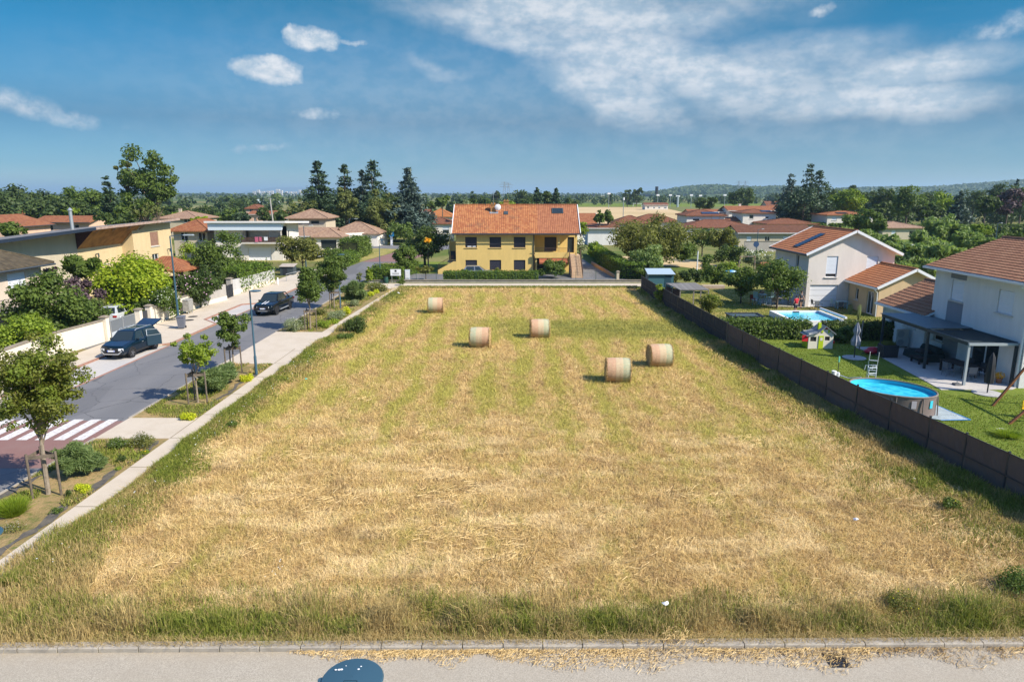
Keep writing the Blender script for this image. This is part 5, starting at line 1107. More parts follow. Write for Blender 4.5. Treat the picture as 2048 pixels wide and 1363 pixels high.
px_tree('garden_tree', 'green bush between the yellow house and the orange gable behind it', 1163, 441, 28, 120, L_BR, 1000, .22, bottom=474)
px_tree('oleander', 'white flowering bush at the right corner of the yellow house', 1159, 470, 26, 106, L_SI, 900, .2, bottom=494, cat='shrub')
px_tree('shrub', 'bright low shrub before the narrow white garage', 1190, 478, 30, 112, L_BR, 800, .2, bottom=492, cat='shrub')
# --- gardens right of the yellow house
px_tree('broad_tree', 'big olive-green tree with a wide crown right of the clipped hedge', 1308, 427, 196, 101, L_OL, 19000, .23, bottom=542, K=60, limbs=14)
px_tree('broad_tree', 'lighter feathery tree in front of the big olive-green one', 1296, 486, 92, 92, L_WI, 3600, .2, 'round', bottom=545, K=30)
px_tree('broad_tree', 'low spreading tree before the long white bungalow', 1442, 452, 96, 112, L_OL, 4200, .24, bottom=500, K=30)
px_tree('shrub', 'dark dense shrub under the low spreading tree', 1463, 484, 76, 104, L_DK, 2600, .22, bottom=522, cat='shrub')
px_tree('shrub', 'dark shrub dotted with white flowers before the block wall', 1518, 494, 70, 100, L_SI, 2600, .18, bottom=520, cat='shrub')
px_tree('garden_tree', 'upright bright tree behind the wooden carport', 1430, 502, 58, 76, L_MD, 4200, .17, bottom=582, limbs=9)
px_tree('garden_tree', 'low spreading garden tree left of the white house', 1487, 528, 74, 69, L_MD, 4200, .16, bottom=595, limbs=9)
px_tree('garden_tree', 'leafy tree casting shade on the terrace of the white house', 1562, 514, 104, 65.5, L_MD, 7000, .16, bottom=600, limbs=12, K=34)
px_tree('shrub', 'brownish round bush standing on the lawn right of the carport', 1425, 584, 50, 63, L_AU, 3200, .11, bottom=624, cat='shrub')
px_tree('shrub', 'dark green laurel row behind the wooden carport', 1385, 532, 70, 84, L_DK, 3000, .18, bottom=560, cat='shrub')
px_tree('shrub', 'dry pale shrub right of the blue shed', 1350, 540, 36, 84, L_OL, 1200, .15, bottom=562, cat='shrub')
px_tree('shrub', 'small leafy bush against the inner side of the dark fence', 1322, 560, 26, 68, L_BR, 1000, .13, bottom=580, cat='shrub')
px_tree('shrub', 'tall garden weeds behind the laurel row near the blue heap', 1462, 520, 60, 92, L_BR, 1600, .17, bottom=545, cat='shrub')
px_tree('broad_tree', 'dark bushy tree between the big olive tree and the white post', 1372, 478, 60, 104, L_MD, 3400, .22, bottom=530)
px_tree('broad_tree', 'mid green tree behind the low spreading tree, by the bungalow', 1408, 446, 60, 122, L_MD, 2600, .26, bottom=500)
px_tree('shrub', 'leafy hedge row behind the blue shed', 1300, 520, 90, 88, L_MD, 3600, .17, bottom=548, cat='shrub')
# willows
k = 0; WG = 'feathery willow thicket on the right'
labs = ['tallest feathery willow, behind the ridge of the near grey house', 'willow at the left end of the thicket above the orange ridge', 'pale willow second from the left of the thicket', 'low willow directly right of the white house gable', 'broad willow in the middle of the thicket', 'dense willow below the pinkish bungalow roof', 'willow leaning over the roof ridge of the garage wing', 'small willow at the lower right of the thicket', 'willow at the right rear of the thicket', 'low willow behind the grey house ridge', 'pale willow bush right of the tallest one', 'willow rising left behind the street lamp', 'dark willow by the wall of the grey house']
for (px, top, w, Y, b) in [(1888, 430, 74, 118, 500), (1690, 452, 50, 110, 480), (1735, 455, 60, 104, 500), (1800, 470, 60, 92, 560), (1850, 462, 80, 98, 555), (1826, 478, 86, 86, 560), (1878, 482, 80, 84, 540), (1850, 516, 70, 76, 570), (1940, 462, 70, 108, 500), (1968, 474, 60, 92, 500), (1930, 452, 50, 116, 500), (1790, 466, 60, 100, 545), (1812, 520, 56, 78, 572)]:
    px_tree('willow', labs[k], px, top, w, Y, L_WI, 4200, .26, 'willow', bottom=b, group=WG, K=34, irregular=.35); k += 1
px_tree('garden_tree', 'bright round bush near the small street lamp at the right edge', 1962, 446, 52, 122, L_BR, 2400, .26, bottom=478)
px_tree('garden_tree', 'dark green bush at the right edge beyond the near roof', 2030, 452, 70, 120, L_MD, 2200, .26, bottom=478)
px_tree('shrub', 'pale feathery shrub behind the ridge at the right edge', 2006, 466, 60, 100, L_WI, 1800, .2, bottom=486, cat='shrub')
# --- between street and yellow house
px_tree('persimmon_tree', 'dark spreading tree left of the yellow house', 848, 448, 104, 100, L_DK, 7000, .2, bottom=524, K=36, trunk_r=.2)
px_tree('flower_cluster', 'cluster of bright orange flowers on top of the dark spreading tree', 855, 474, 16, 97.5, L_OF, 160, .22, bottom=487, cat='flowers', crown_name='petals')
px_tree('garden_tree', 'round glossy green tree between the street lamp and the dark spreading tree', 812, 486, 54, 87.5, L_MD, 4600, .17, bottom=538, K=28)
px_tree('garden_tree', 'small umbrella-shaped tree before the left staircase', 851, 528, 42, 88, L_OL, 1500, .15, bottom=548)
px_tree('shrub', 'rounded green shrub above the low hedge before the yellow house', 930, 536, 40, 91, L_MD, 1500, .14, bottom=549, cat='shrub')
px_tree('shrub', 'small shrub under the middle ground floor window', 994, 535, 20, 92.8, L_OL, 500, .14, bottom=548, cat='shrub')
px_tree('garden_tree', 'big round leafy bush in front of the orange awning', 1104, 515, 62, 90, L_MD, 6000, .17, bottom=560, K=30)
px_tree('columnar_tree', 'slim bright green column tree at the street corner', 737, 528, 20, 83, L_BR, 1500, .13, 'column', bottom=570)
px_tree('sapling', 'thin young sapling left of the slim column tree', 718, 540, 14, 79, L_BI, 260, .12, 'column', bottom=566)
px_tree('shrub', 'small dark conifer hedge stump at the path corner', 803, 555, 16, 82.5, L_MD, 700, .1, bottom=572, cat='shrub')
# --- left of the street
px_tree('garden_tree', 'broad olive tree in front of the beige tower house', 602, 470, 112, 99, L_OL, 7600, .21, bottom=530, K=40)
px_tree('garden_tree', 'dark bushy tree right of the broad olive tree', 668, 492, 60, 97, L_MD, 3800, .2, bottom=545, K=26)
px_tree('garden_tree', 'dense green round tree beside the white modern house', 437, 451, 94, 82, L_MD, 11000, .17, bottom=572, K=38)
px_tree('shrub', 'dull olive shrub right of the dense round tree', 470, 515, 36, 84, L_OL, 1200, .15, bottom=550, cat='shrub')
px_tree('catalpa', 'glowing yellow-green tree behind the street wall', 268, 499, 184, 62, L_YL, 14000, .20, bottom=640, K=52, trunk_r=.22, limbs=10)
px_tree('plum_tree', 'dark purple plum tree left of the yellow-green tree', 152, 544, 88, 56, L_PU, 6600, .16, bottom=668, K=30)
px_tree('plum_tree', 'smaller purple tree rising behind the green maple', 98, 520, 60, 57, L_PU, 1800, .16, 'tall', bottom=600, K=16, irregular=.6)
px_tree('maple', 'dark green maple behind the left wall', 82, 534, 160, 49, L_MD, 10000, .17, bottom=705, K=44)
px_tree('shrub', 'bright green bush at the left edge behind the wall', 28, 612, 120, 44, L_BR, 5200, .13, bottom=705, cat='shrub', K=30)
px_tree('juniper', 'spiky green conifer bush before the long cream house', 166, 510, 78, 63, L_MD, 3000, .2, 'willow', bottom=560)
px_tree('hibiscus', 'dark shrub with pink blossoms behind the street wall', 390, 530, 96, 66, L_DK, 6000, .15, bottom=595, cat='shrub', K=28)
px_tree('hibiscus', 'green shrub with white blossoms right of the yellow-green tree', 330, 566, 70, 59, L_MD, 2600, .14, bottom=612, cat='shrub')
px_tree('shrub', 'green hedge-like bush behind the white garden pavilion', 372, 478, 66, 84, L_BR, 2600, .18, bottom=515, cat='shrub')
px_tree('shrub', 'olive shrub at the foot of the house wall by the street', 352, 592, 24, 62, L_MD, 500, .12, bottom=606, cat='shrub')
px_tree('shrub', 'dark green shrub mass between the yellow-green tree and the wall', 300, 572, 90, 60.5, L_MD, 4200, .15, bottom=612, cat='shrub')
px_tree('shrub', 'tall dark shrub left of the round tree, behind the blossoms', 420, 520, 60, 74, L_DK, 3200, .17, bottom=590, cat='shrub')
px_tree('shrub', 'green shrubs under the purple plum tree', 165, 600, 110, 53.5, L_MD, 4000, .14, bottom=640, cat='shrub')
def petals(label, px, top, w, bottom, Y, mat, n, s):
    rng = rg(); t = thing('blossoms', label, 'flowers', (xat(px, top, Y), Y, 0)); h = zat(top, Y); b = max(.05, zat(bottom, Y)); rr = w / 2 / FPX * Y
    P = np.stack([rng.uniform(-rr, rr, n), rng.uniform(-.6, .2, n), rng.uniform(b, h, n)], 1); V, F = leaves(rng, P, np.tile([0, -.6, 1.], (n, 1)), s, 1.1, .4); mesh_np('petals', V, F, mat, t, rnd=rng.uniform(0, 1, n))
petals('scattered pink blossoms on the dark shrub behind the street wall', 385, 540, 76, 590, 64.2, L_PF, 45, .12)
petals('white blossoms on the shrub right of the yellow-green tree', 330, 572, 60, 604, 57.6, L_WF, 40, .10)
petals('white blossoms on the bush by the right corner of the yellow house', 1159, 472, 22, 488, 104.6, L_WF, 90, .2)
petals('white blossoms on the dark shrub before the block wall', 1518, 498, 62, 512, 98.4, L_WF, 60, .14)

# --- hedges
def hedge(label, pts, h, w, mat, n, leaf=.13, jit=.09, group=None, name='hedge'):
    rng = rg(); t = thing(name, label, 'hedge', (pts[0][0], pts[0][1], 0), 0, group); core = MB(); P = []; N = []
    segs = list(zip(pts, pts[1:])); Ls = [math.dist(a, b) for a, b in segs]; tot = sum(Ls)
    for (a, b), L in zip(segs, Ls):
        d = np.array([b[0] - a[0], b[1] - a[1]]) / L; nr = np.array([-d[1], d[0]]); c = (np.array(a) + np.array(b)) / 2
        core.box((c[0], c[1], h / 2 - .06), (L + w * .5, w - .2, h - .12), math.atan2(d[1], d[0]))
        m_ = int(n * L / tot); u = rng.uniform(-w * .3, L + w * .3, m_); side = rng.uniform(0, 2 * h + w, m_)
        off = np.where(side < h, -w / 2, np.where(side < h + w, side - h - w / 2, w / 2)); z = np.where(side < h, side, np.where(side < h + w, h, side - h - w)); z = z + rng.normal(0, jit, m_) * (z > h * .9)
        off = off + rng.normal(0, jit, m_)
        q = np.array(a)[None] + d[None] * u[:, None] + nr[None] * off[:, None]; P.append(np.column_stack([q, np.maximum(z, .03)]))
        nv = np.where((side < h)[:, None], np.array([-nr[0], -nr[1], .3])[None], np.where((side < h + w)[:, None], np.array([0, 0, 1.])[None], np.array([nr[0], nr[1], .3])[None])); N.append(nv)
    P = np.concatenate(P); N = np.concatenate(N); V, F = leaves(rng, P, N, leaf, 1.4, .55)
    V = V - np.array([pts[0][0], pts[0][1], 0]); mesh_np('foliage', V, F, mat, t, rnd=rng.uniform(0, 1, len(F)))
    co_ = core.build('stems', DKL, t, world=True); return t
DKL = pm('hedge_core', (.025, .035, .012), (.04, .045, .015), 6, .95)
hedge('bright clipped hedge turning a corner beside the yellow house drive', [(14.9, 126), (14.6, 108), (15.0, 96), (15.2, 89.8), (17.2, 88.4)], 2.0, 1.7, L_HD, 15000, .17)
hedge('low clipped hedge in front of the yellow house', [(-8.4, 87.2), (3.0, 87.4)], 1.15, 1.3, L_HD, 9000, .12, .1)
hedge('square clipped hedge at the street corner by the white sign', [(-17.6, 85.9), (-13.9, 85.9)], 1.7, 1.2, L_HD, 4200, .12)
hedge('second clipped hedge block behind the square corner hedge', [(-17.8, 90.5), (-15.0, 92.5), (-14.0, 96.5)], 1.6, 1.6, L_HD, 4000, .14, .12)
hedge('leafy hedge row between the two gardens with pools', [(16.6, 52.4), (22.6, 51.8)], 1.25, 1.3, L_MD, 7500, .12, .16)
hedge('dark clipped hedge between the playhouse and the grey house', [(24.3, 51.6), (31.5, 51.2)], 1.3, 1.2, L_DK, 6500, .11, .07)
px_tree('shrub', 'yellowish laurel bush right of the plastic playhouse', 1688, 648, 52, 50.3, L_MD, 2200, .11, bottom=690, cat='shrub')
hedge('rough hedge behind the grey block wall on the left', [(-31.6, 76.5), (-31.0, 84)], 2.5, 2.4, L_HD, 8000, .17, .22)
hedge('dark round hedge along the pavement before the low white wing', [(xat(700, 500, 118), 118), (xat(722, 495, 128), 128)], 2.9, 3.2, L_MD, 6000, .24, .25)
hedge('lighter low hedge at the curve of the street', [(xat(680, 520, 105), 105), (xat(705, 512, 113), 113)], 1.5, 2.0, L_HD, 3500, .2, .2)
hedge('long dark hedge along the far lawn on the right', [(88, 172), (130, 168)], 3.2, 3, L_DK, 9000, .4, .2)
hedge('clipped hedge behind the pinkish bungalow roof', [(78, 190), (95, 188)], 3.0, 3, L_HD, 3000, .4, .1)
hedge('green hedge behind the garden pavilion', [(-38.5, 83), (-34.5, 86)], 2.4, 1.6, L_HD, 4000, .17, .1)
sheet('lawn.005', [(70, 120), (130, 120), (140, 166), (80, 168)], .018, 'lawn')

# --- staked street trees
ST = 'staked young trees in the planting beds'
WOODS = pm('stake_wood', (.17, .135, .10), (.10, .08, .06), 6, .85)
def stakes(x, y, label, r=.55, h=1.75):
    t = thing('tree_stakes', label, 'tree stakes', (x, y, 0), 0, 'wooden stake frames around the street trees'); P = [(r, -.1), (-r * .6, r * .7), (-r * .55, -r * .75)]
    for p in P:
        mb = MB(); mb.tube([(p[0], p[1], -.05), (p[0], p[1], h)], .045, 8); mb.build('stake', WOODS, t, True)
    for i in range(3):
        a, b = P[i], P[(i + 1) % 3]; mb = MB(); mb.bar((a[0], a[1], h - .16), (b[0], b[1], h - .16), .03, .13); mb.build('rail', WOODS, t)
def street_tree(label, bx, by, px, top, w, bottom, mat, n, leaf, kind='round', st=None, **kw):
    x, y = G(bx, by); X = x; h = zat(top, y); cb = zat(bottom, y); r = w / 2 / FPX * (y * .977 + (H - h / 2) * .21)
    t = tree_obj('street_tree', label, 'tree', (x, y, 0), h, r, cb, mat, BARKP, n, leaf, kind, ST, **kw)
    if st: stakes(x, y, st)
street_tree('large staked street tree with rust-tinged leaves at the left edge', 97, 988, 80, 652, 182, 890, L_AU, 21000, .075, 'tall', 'stake frame around the big rust-tinged tree at the left edge', K=110, irregular=.6, trunk_r=.075, limbs=22)
street_tree('thin young staked tree with yellow-green leaves, nearest the crossing', 396, 805, 374, 650, 84, 755, L_BR, 4600, .085, 'tall', 'tall stakes around the yellow-green young tree', K=40, trunk_r=.05, irregular=.45)
street_tree('young staked tree with sparse dark leaves beside the tall blue lamp', 468, 745, 468, 603, 72, 708, L_MD, 4800, .10, 'tall', 'stake frame around the sparse tree by the blue lamp', K=40, trunk_r=.05, irregular=.5)
street_tree('dense cone-shaped staked tree in the bed beyond the driveway', 621, 660, 613, 520, 68, 622, L_MD, 10000, .12, 'cone', 'stake frame under the dense cone-shaped tree', K=60, trunk_r=.06)
street_tree('taller dense staked tree behind the cone-shaped one', 669, 617, 668, 490, 64, 596, L_MD, 9500, .13, 'round', 'stake frame under the taller dense tree', K=50, trunk_r=.06)

# --- bed planting
def soft(name, label, bx, by, w, h, mat, n, leaf):
    x, y = G(bx, by); return tree_obj(name, label, 'shrub', (x, y, .02), h, w / 2, .02, mat, BARK, n, leaf, 'willow', None, K=30, crown_name='foliage')
def tuft(name, label, bx, by, w, h, mat, n, blade=.012, cat='shrub', lean=1.0, group=None):
    x, y = G(bx, by); rng = rg(); t = thing(name, label, cat, (x, y, .02), 0, group); r = w / 2
    a = rng.uniform(0, 2 * math.pi, n); q = np.sqrt(rng.uniform(0, 1, n)) * r * .45; X = np.cos(a) * q; Yv = np.sin(a) * q
    L = h * rng.uniform(.35, 1.2, n) * (1.05 - .35 * (q / r)); out = (q / (r * .45)) * lean * rng.uniform(.2, 1.3, n) + rng.normal(0, .2, n)
    dx, dy = np.cos(a) * out * (r * .75) , np.sin(a) * out * (r * .75); b = rng.uniform(0, math.pi, n); wx, wy = np.cos(b) * blade, np.sin(b) * blade; z = np.zeros(n)
    V = np.stack([np.stack([X - wx, Yv - wy, z], 1), np.stack([X + wx, Yv + wy, z], 1), np.stack([X + dx * .5 + wx, Yv + dy * .5 + wy, L * .65], 1), np.stack([X + dx * .5 - wx, Yv + dy * .5 - wy, L * .65], 1), np.stack([X + dx + wx * .2, Yv + dy + wy * .2, L], 1), np.stack([X + dx - wx * .2, Yv + dy - wy * .2, L], 1)], 1).reshape(-1, 3)
    i = np.arange(n)[:, None] * 6; F = np.concatenate([i + np.array([[0, 1, 2, 3]]), i + np.array([[3, 2, 4, 5]])], 1).reshape(-1, 4)
    mesh_np('foliage', V, F, mat, t, rnd=np.repeat(rng.uniform(0, 1, n), 2)); return t
def mound(name, label, bx, by, w, h, mat, n, leaf=.05, cat='shrub', flowers=None, fn=60, fs=.04, group=None):
    x, y = G(bx, by); rng = rg(); t = thing(name, label, cat, (x, y, .02), 0, group); r = w / 2; K = 12
    C = np.stack([rng.uniform(-.55, .55, K) * r, rng.uniform(-.5, .5, K) * r, rng.uniform(.2, .62, K) * h], 1); RR = np.tile([r * .42, r * .42, h * .38], (K, 1))
    P, D = blob_points(rng, C, RR, n, .35); P[:, 2] = np.abs(P[:, 2]); V, F = leaves(rng, P, D + [0, 0, .6], leaf, 1.4, .6); mesh_np('foliage', V, F, mat, t, rnd=rng.uniform(0, 1, n))
    if flowers:
        P, D = blob_points(rng, C + [0, 0, .12 * h], RR, fn, .1); P[:, 2] = np.abs(P[:, 2]) + .03; V, F = leaves(rng, P, D + [0, 0, 1.5], fs, 1.1, .4); mesh_np('petals', V, F, flowers, t, rnd=rng.uniform(0, 1, fn))
    return t
soft('rosemary_bush', 'large soft grey-green bush beside the staked tree at the left', 165, 945, 2.2, 1.25, L_WS, 20000, .035)
soft('broom_bush', 'feathery green bush behind the yellow-green young tree', 430, 785, 2.0, 1.4, L_WS, 14000, .045)
soft('broom_bush', 'feathery bush at the foot of the sparse staked tree', 455, 765, 1.5, 1.2, L_WS, 8000, .045)
soft('broom_bush', 'big feathery green bush near the far end of the planting bed', 708, 600, 3.0, 1.9, L_WS, 11000, .075)
tuft('grass_tuft', 'spiky green grass tuft at the lower left edge', 28, 1030, 1.1, .55, L_BR, 1800, .008)
mound('yellow_mound', 'low yellow-green mound beside the weed sheeting, nearest one', 166, 984, .72, .32, L_YE if 0 else L_YM, 1600, .035, group='yellow-green mounds in the beds')
mound('yellow_mound', 'wide yellow-green mound by the footpath, before the young tree', 378, 838, .95, .42, L_YM, 2600, .04, group='yellow-green mounds in the beds')
mound('yellow_mound', 'yellow mound at the foot of the tall blue lamp', 493, 762, .95, .45, L_YM, 2200, .045, group='yellow-green mounds in the beds')
mound('yellow_mound', 'round yellow mound before the lamp beyond the driveway', 696, 628, 1.0, .8, L_YM, 1800, .06, group='yellow-green mounds in the beds')
mound('yellow_mound', 'yellow-green mound at the far end of the beds', 740, 592, 1.1, .6, L_YM, 900, .07, group='yellow-green mounds in the beds')
mound('yellow_mound', 'small yellow mound right beside the farthest one', 752, 587, .9, .5, L_YM, 700, .07, group='yellow-green mounds in the beds')
mound('flower_shrub', 'pale flowering shrub beside the slab of the crossing', 285, 893, 1.5, .6, L_OL, 2600, .04, flowers=L_WF, fn=260, fs=.022)
mound('flower_shrub', 'pink-tinged low shrub left of the pale flowering one', 240, 895, 1.2, .5, L_MD, 1800, .04, flowers=L_WF, fn=160, fs=.02)
mound('small_plant', 'small dark round plant between the large soft bush and the path', 243, 925, .5, .35, L_DK, 600, .035)
mound('small_plant', 'tiny plant with orange flowers at the path edge', 289, 908, .45, .22, L_BR, 400, .035, flowers=L_OF, fn=24, fs=.05)
mound('small_plant', 'small dark plant left of the nearest yellow mound', 138, 992, .4, .3, L_DK, 400, .035)
mound('small_plant', 'low sprawling plant beside the path at the lower left', 112, 1025, .6, .15, L_MD, 500, .03)
mound('small_plant', 'white-flowered weeds below the grass tuft at the left edge', 30, 1060, .9, .3, L_OL, 600, .03, flowers=L_WF, fn=80, fs=.02)
mound('small_plant', 'small green clump beside the soft bush', 236, 940, .35, .16, L_BR, 250, .03)
mound('flower_shrub', 'pale grassy shrub with pink flower heads at the corner of the driveway', 590, 662, 2.0, 1.1, L_SI, 3000, .06, flowers=L_WF, fn=260, fs=.045)
mound('flower_shrub', 'brownish shrub behind the driveway corner', 606, 650, 1.2, 1.0, L_AU, 1300, .06)
mound('flower_shrub', 'green low shrub under the cone-shaped tree', 645, 655, 1.6, .7, L_BR, 1600, .06)
mound('flower_shrub', 'grey-green shrub with white flowers beyond the cone-shaped tree', 672, 640, 1.9, .9, L_SI, 2200, .06, flowers=L_WF, fn=160, fs=.045)
mound('flower_shrub', 'yellowish spreading shrub by the footpath beyond the driveway', 664, 648, 1.4, .5, L_YL, 900, .06)
mound('flower_shrub', 'dark brownish shrub below the lamp beyond the driveway', 640, 630, 1.6, .8, L_OL, 1300, .07)
mound('flower_shrub', 'silvery low shrub between the two dense trees', 705, 612, 1.6, .8, L_SI, 1200, .07)
mound('flower_shrub', 'wide dark flowering shrub at the far end of the bed', 755, 582, 2.8, 1.1, L_OL, 2400, .09, flowers=L_WF, fn=160, fs=.06)
mound('dark_bush', 'dark green bush standing on the field side of the footpath', 713, 664, 2.2, 1.35, L_DK, 3600, .08)
mound('dark_bush', 'low green growth around the dark bush by the footpath', 690, 678, 1.6, .6, L_MD, 1400, .06)
mound('verge_shrub', 'leafy weeds on the field side of the path near the crossing slab', 378, 890, .55, .35, L_BR, 500, .05)
mound('verge_shrub', 'leafy weed clump leaning over the near path edge', 465, 855, .6, .4, L_MD, 600, .05)
mound('verge_shrub', 'dark leafy weeds at the lower right corner of the field', 2035, 1180, 1.6, .7, L_MD, 2600, .045)
mound('verge_shrub', 'yellow-flowered weeds near the right end of the verge', 1800, 1215, 1.2, .5, L_OL, 1600, .03, flowers=L_YE, fn=26, fs=.035)
mound('verge_shrub', 'green weed clump by the fence foot at the right', 1900, 1020, .8, .5, L_MD, 900, .05, flowers=L_YE, fn=12, fs=.03)
petals('tiny white daisies in the mown field near the front verge', 555, 1120, 30, 1150, 18.4, L_WF, 12, .035)
# field margin flowers
rng = rg(); n_ = 90; Y = rng.uniform(18, 46, n_); X = -14.2 + rng.uniform(0, 1, n_) * 1.1; P = np.stack([X, Y, rng.uniform(.25, .5, n_)], 1); V, F = leaves(rng, P, np.tile([0, -.4, 1.], (n_, 1)), .045, 1.1, .3)
tag(mesh_np('verge_daisies', V, F, L_WF, None, rnd=rng.uniform(0, 1, n_)), 'small white flowers dotted along the grassy path edge', 'flowers', kind='stuff')

# --- distant wooded belts, hedgerows and hills
def belt(name, label, segs, h0, h1, leaf, n, mat, seed=1):
    rng = rg(); P = []; N = []
    tot = sum(math.dist(s[0], s[1]) for s in segs)
    for a, b, dep in segs:
        L = math.dist(a, b); K = int(L / (h1 * .55)) + 1; u = rng.uniform(0, 1, K); C = np.stack([a[0] + (b[0] - a[0]) * u, a[1] + (b[1] - a[1]) * u + rng.uniform(-dep, dep, K), np.zeros(K)], 1)
        hh = rng.uniform(h0, h1, K) * (.7 + .5 * noise2(seed + 60, C[:, 0], C[:, 1], h1 * 5)); C[:, 2] = hh * .5; RR = np.stack([hh * .45, hh * .45, hh * .5], 1)
        m_ = int(n * L / tot); p, d = blob_points(rng, C, RR, m_, .25); p[:, 2] = np.maximum(p[:, 2], .1); P.append(p); N.append(d + [0, 0, .6])
    P = np.concatenate(P); N = np.concatenate(N); V, F = leaves(rng, P, N, leaf, 1.3, .6); return tag(mesh_np(name, V, F, mat, None, rnd=rng.uniform(0, 1, len(F))), label, 'trees', kind='stuff')
belt('tree_belt', 'dark tree belt across the plain beyond the houses', [((-330, 330), (-190, 310), 15), ((-150, 260), (-60, 290), 20), ((-60, 330), (-12, 400), 20)], 4, 8.5, 1.1, 12000, L_FO)
belt('tree_belt.001', 'far tree line along the sports field and golden field', [((10, 420), (25, 600), 8), ((-60, 620), (30, 640), 20), ((30, 640), (330, 780), 25), ((150, 420), (330, 400), 20), ((120, 300), (215, 260), 10), ((190, 250), (320, 230), 14)], 6, 12, 1.7, 12000, L_FO, 3)
belt('tree_belt.002', 'scattered distant hedgerow trees fading towards the horizon', [((-700, 800), (-250, 760), 30), ((-420, 520), (-120, 500), 30), ((-250, 760), (60, 900), 60), ((60, 900), (700, 950), 60), ((-900, 1300), (-300, 1250), 80), ((-300, 1250), (500, 1400), 120), ((500, 1400), (1500, 1300), 120)], 5, 11, 2.6, 16000, L_FO, 5)
belt('tree_belt.003', 'blue hazy tree lines just below the horizon', [((-2200, 2300), (-800, 2200), 200), ((-800, 2200), (400, 2400), 200), ((400, 2400), (2400, 2300), 200), ((-3000, 3800), (0, 3600), 300), ((0, 3600), (3000, 3800), 300)], 7, 14, 6, 14000, L_FO, 7)
belt('tree_belt.004', 'dense dark woods filling the far left behind the pink houses', [((-205, 215), (-120, 205), 16), ((-150, 190), (-108, 178), 8)], 9, 13, .75, 9000, L_FO, 9)
belt('tree_belt.005', 'dark woods behind the single trees on the right skyline', [((120, 250), (250, 235), 12), ((100, 225), (140, 232), 8)], 7, 11, .8, 9000, L_FO, 11)
def hill(name, px0, px1, pts, Y, dep, mat, base=395):
    # ridge profile given in the photo, real hill body at distance Y
    xs = np.linspace(px0, px1, 120); ys = np.interp(xs, [p[0] for p in pts], [p[1] for p in pts]); V = []; nrow = 9
    rr = np.random.default_rng(int(px0) + 5)
    for j in range(nrow):
        f = j / (nrow - 1); yy = Y + dep * (f - .5); prof = math.sin(math.pi * f) ** .8
        for i, (px, py) in enumerate(zip(xs, ys)):
            top = max(0, zat(py, Y)); V.append((xat(px, py, Y) * (yy / Y) ** .3, yy, top * prof * (1 + rr.normal(0, .02)) - .5))
    m_ = len(xs); F = [(j * m_ + i, j * m_ + i + 1, (j + 1) * m_ + i + 1, (j + 1) * m_ + i) for j in range(nrow - 1) for i in range(m_ - 1)]
    mb = MB(); mb.add(V, F); o = mb.build(name, mat, smooth='all'); o['kind'] = 'structure'; return o
ground_mix('wooded_hill', (.03, .05, .018), (.06, .09, .028), (.12, .13, .05), .012, .06, .0)
HM = MATS['wooded_hill']
hill('hill', 1290, 1640, [(1290, 388), (1330, 383), (1370, 376), (1410, 373), (1450, 374), (1500, 377), (1560, 375), (1600, 377), (1640, 386)], 2300, 900, HM)
hill('hill.001', 1620, 2500, [(1620, 386), (1680, 379), (1760, 376), (1850, 377), (1930, 371), (2000, 366), (2048, 361), (2200, 355), (2500, 372)], 2600, 1200, HM)
hill('hill.002', 300, 470, [(300, 388), (335, 385), (370, 386), (420, 387), (470, 389)], 4200, 1500, HM)
hill('hill.003', 470, 740, [(470, 387), (510, 380), (545, 375), (600, 374), (640, 376), (700, 382), (740, 387)], 14000, 1500, pm('far_mountain', (.12, .14, .12), None, .001, 1, world=True))
rng = rg(); n_ = 26000; xs = rng.uniform(1300, 2048, n_); 
# wooded cover on the two right hills
VV = []; 
for (p0, p1, pts, Y, dep) in ((1290, 1640, [(1290, 388), (1330, 383), (1370, 376), (1410, 373), (1450, 374), (1500, 377), (1560, 375), (1600, 377), (1640, 386)], 2300, 900), (1620, 2300, [(1620, 386), (1680, 379), (1760, 376), (1850, 377), (1930, 371), (2000, 366), (2048, 361), (2200, 355), (2300, 360)], 2600, 1200)):
    m_ = 9000; px = rng.uniform(p0, p1, m_); f = rng.uniform(.08, .62, m_); yy = Y + dep * (f - .5); py = np.interp(px, [p[0] for p in pts], [p[1] for p in pts]); d1 = np.array([zat(q, Y) for q in py]); xx = np.array([xat(a, b, Y) for a, b in zip(px, py)]) * (yy / Y) ** .3
    VV.append(np.stack([xx, yy, np.maximum(d1, 0) * np.sin(np.pi * f) ** .8 + rng.uniform(-2, 5, m_)], 1))
P = np.concatenate(VV); V, F = leaves(rng, P, np.tile([0, -.3, 1.], (len(P), 1)), 9, 1.2, .5); tag(mesh_np('hill_woods', V, F, L_FO, None, rnd=rng.uniform(0, 1, len(P))), 'dark woods covering the low hills on the right horizon', 'trees', kind='stuff')
# ================================================================ OBJECTS
def lerp(a, b, f): return tuple(p + (q - p) * f for p, q in zip(a, b))
def mk(name, mat, parent, fn, smooth=False, world=False, **k):
    mb = MB(); fn(mb); return mb.build(name, mat, parent, smooth, world, **k)
ANTH = plain('anthracite_steel', (.03, .035, .045), .4); LAMPB = plain('blue_grey_paint', (.035, .085, .12), .4, spec=.5)
FAB = None
m, n = newmat('woven_screen'); v = n.geo(); s = n.sep(v); w1 = n.m('SINE', n.m('MULTIPLY', s[2], 190)); oi = n.n.new('ShaderNodeObjectInfo').outputs['Random']; c = n.mix(n.noise(v, 1.2, 5, .65), (.075, .055, .047), (.15, .112, .095)); c = n.mix(n.m('MULTIPLY', oi, .5), c, (.16, .125, .105)); c = n.mix(n.m('MULTIPLY', n.noise(n.map(v, (1, 1, 8)), 7, 4), .5), c, (.10, .085, .08)); n.out(n.prin(c, .8, 0, n.bump(w1, .3, .01), .2))
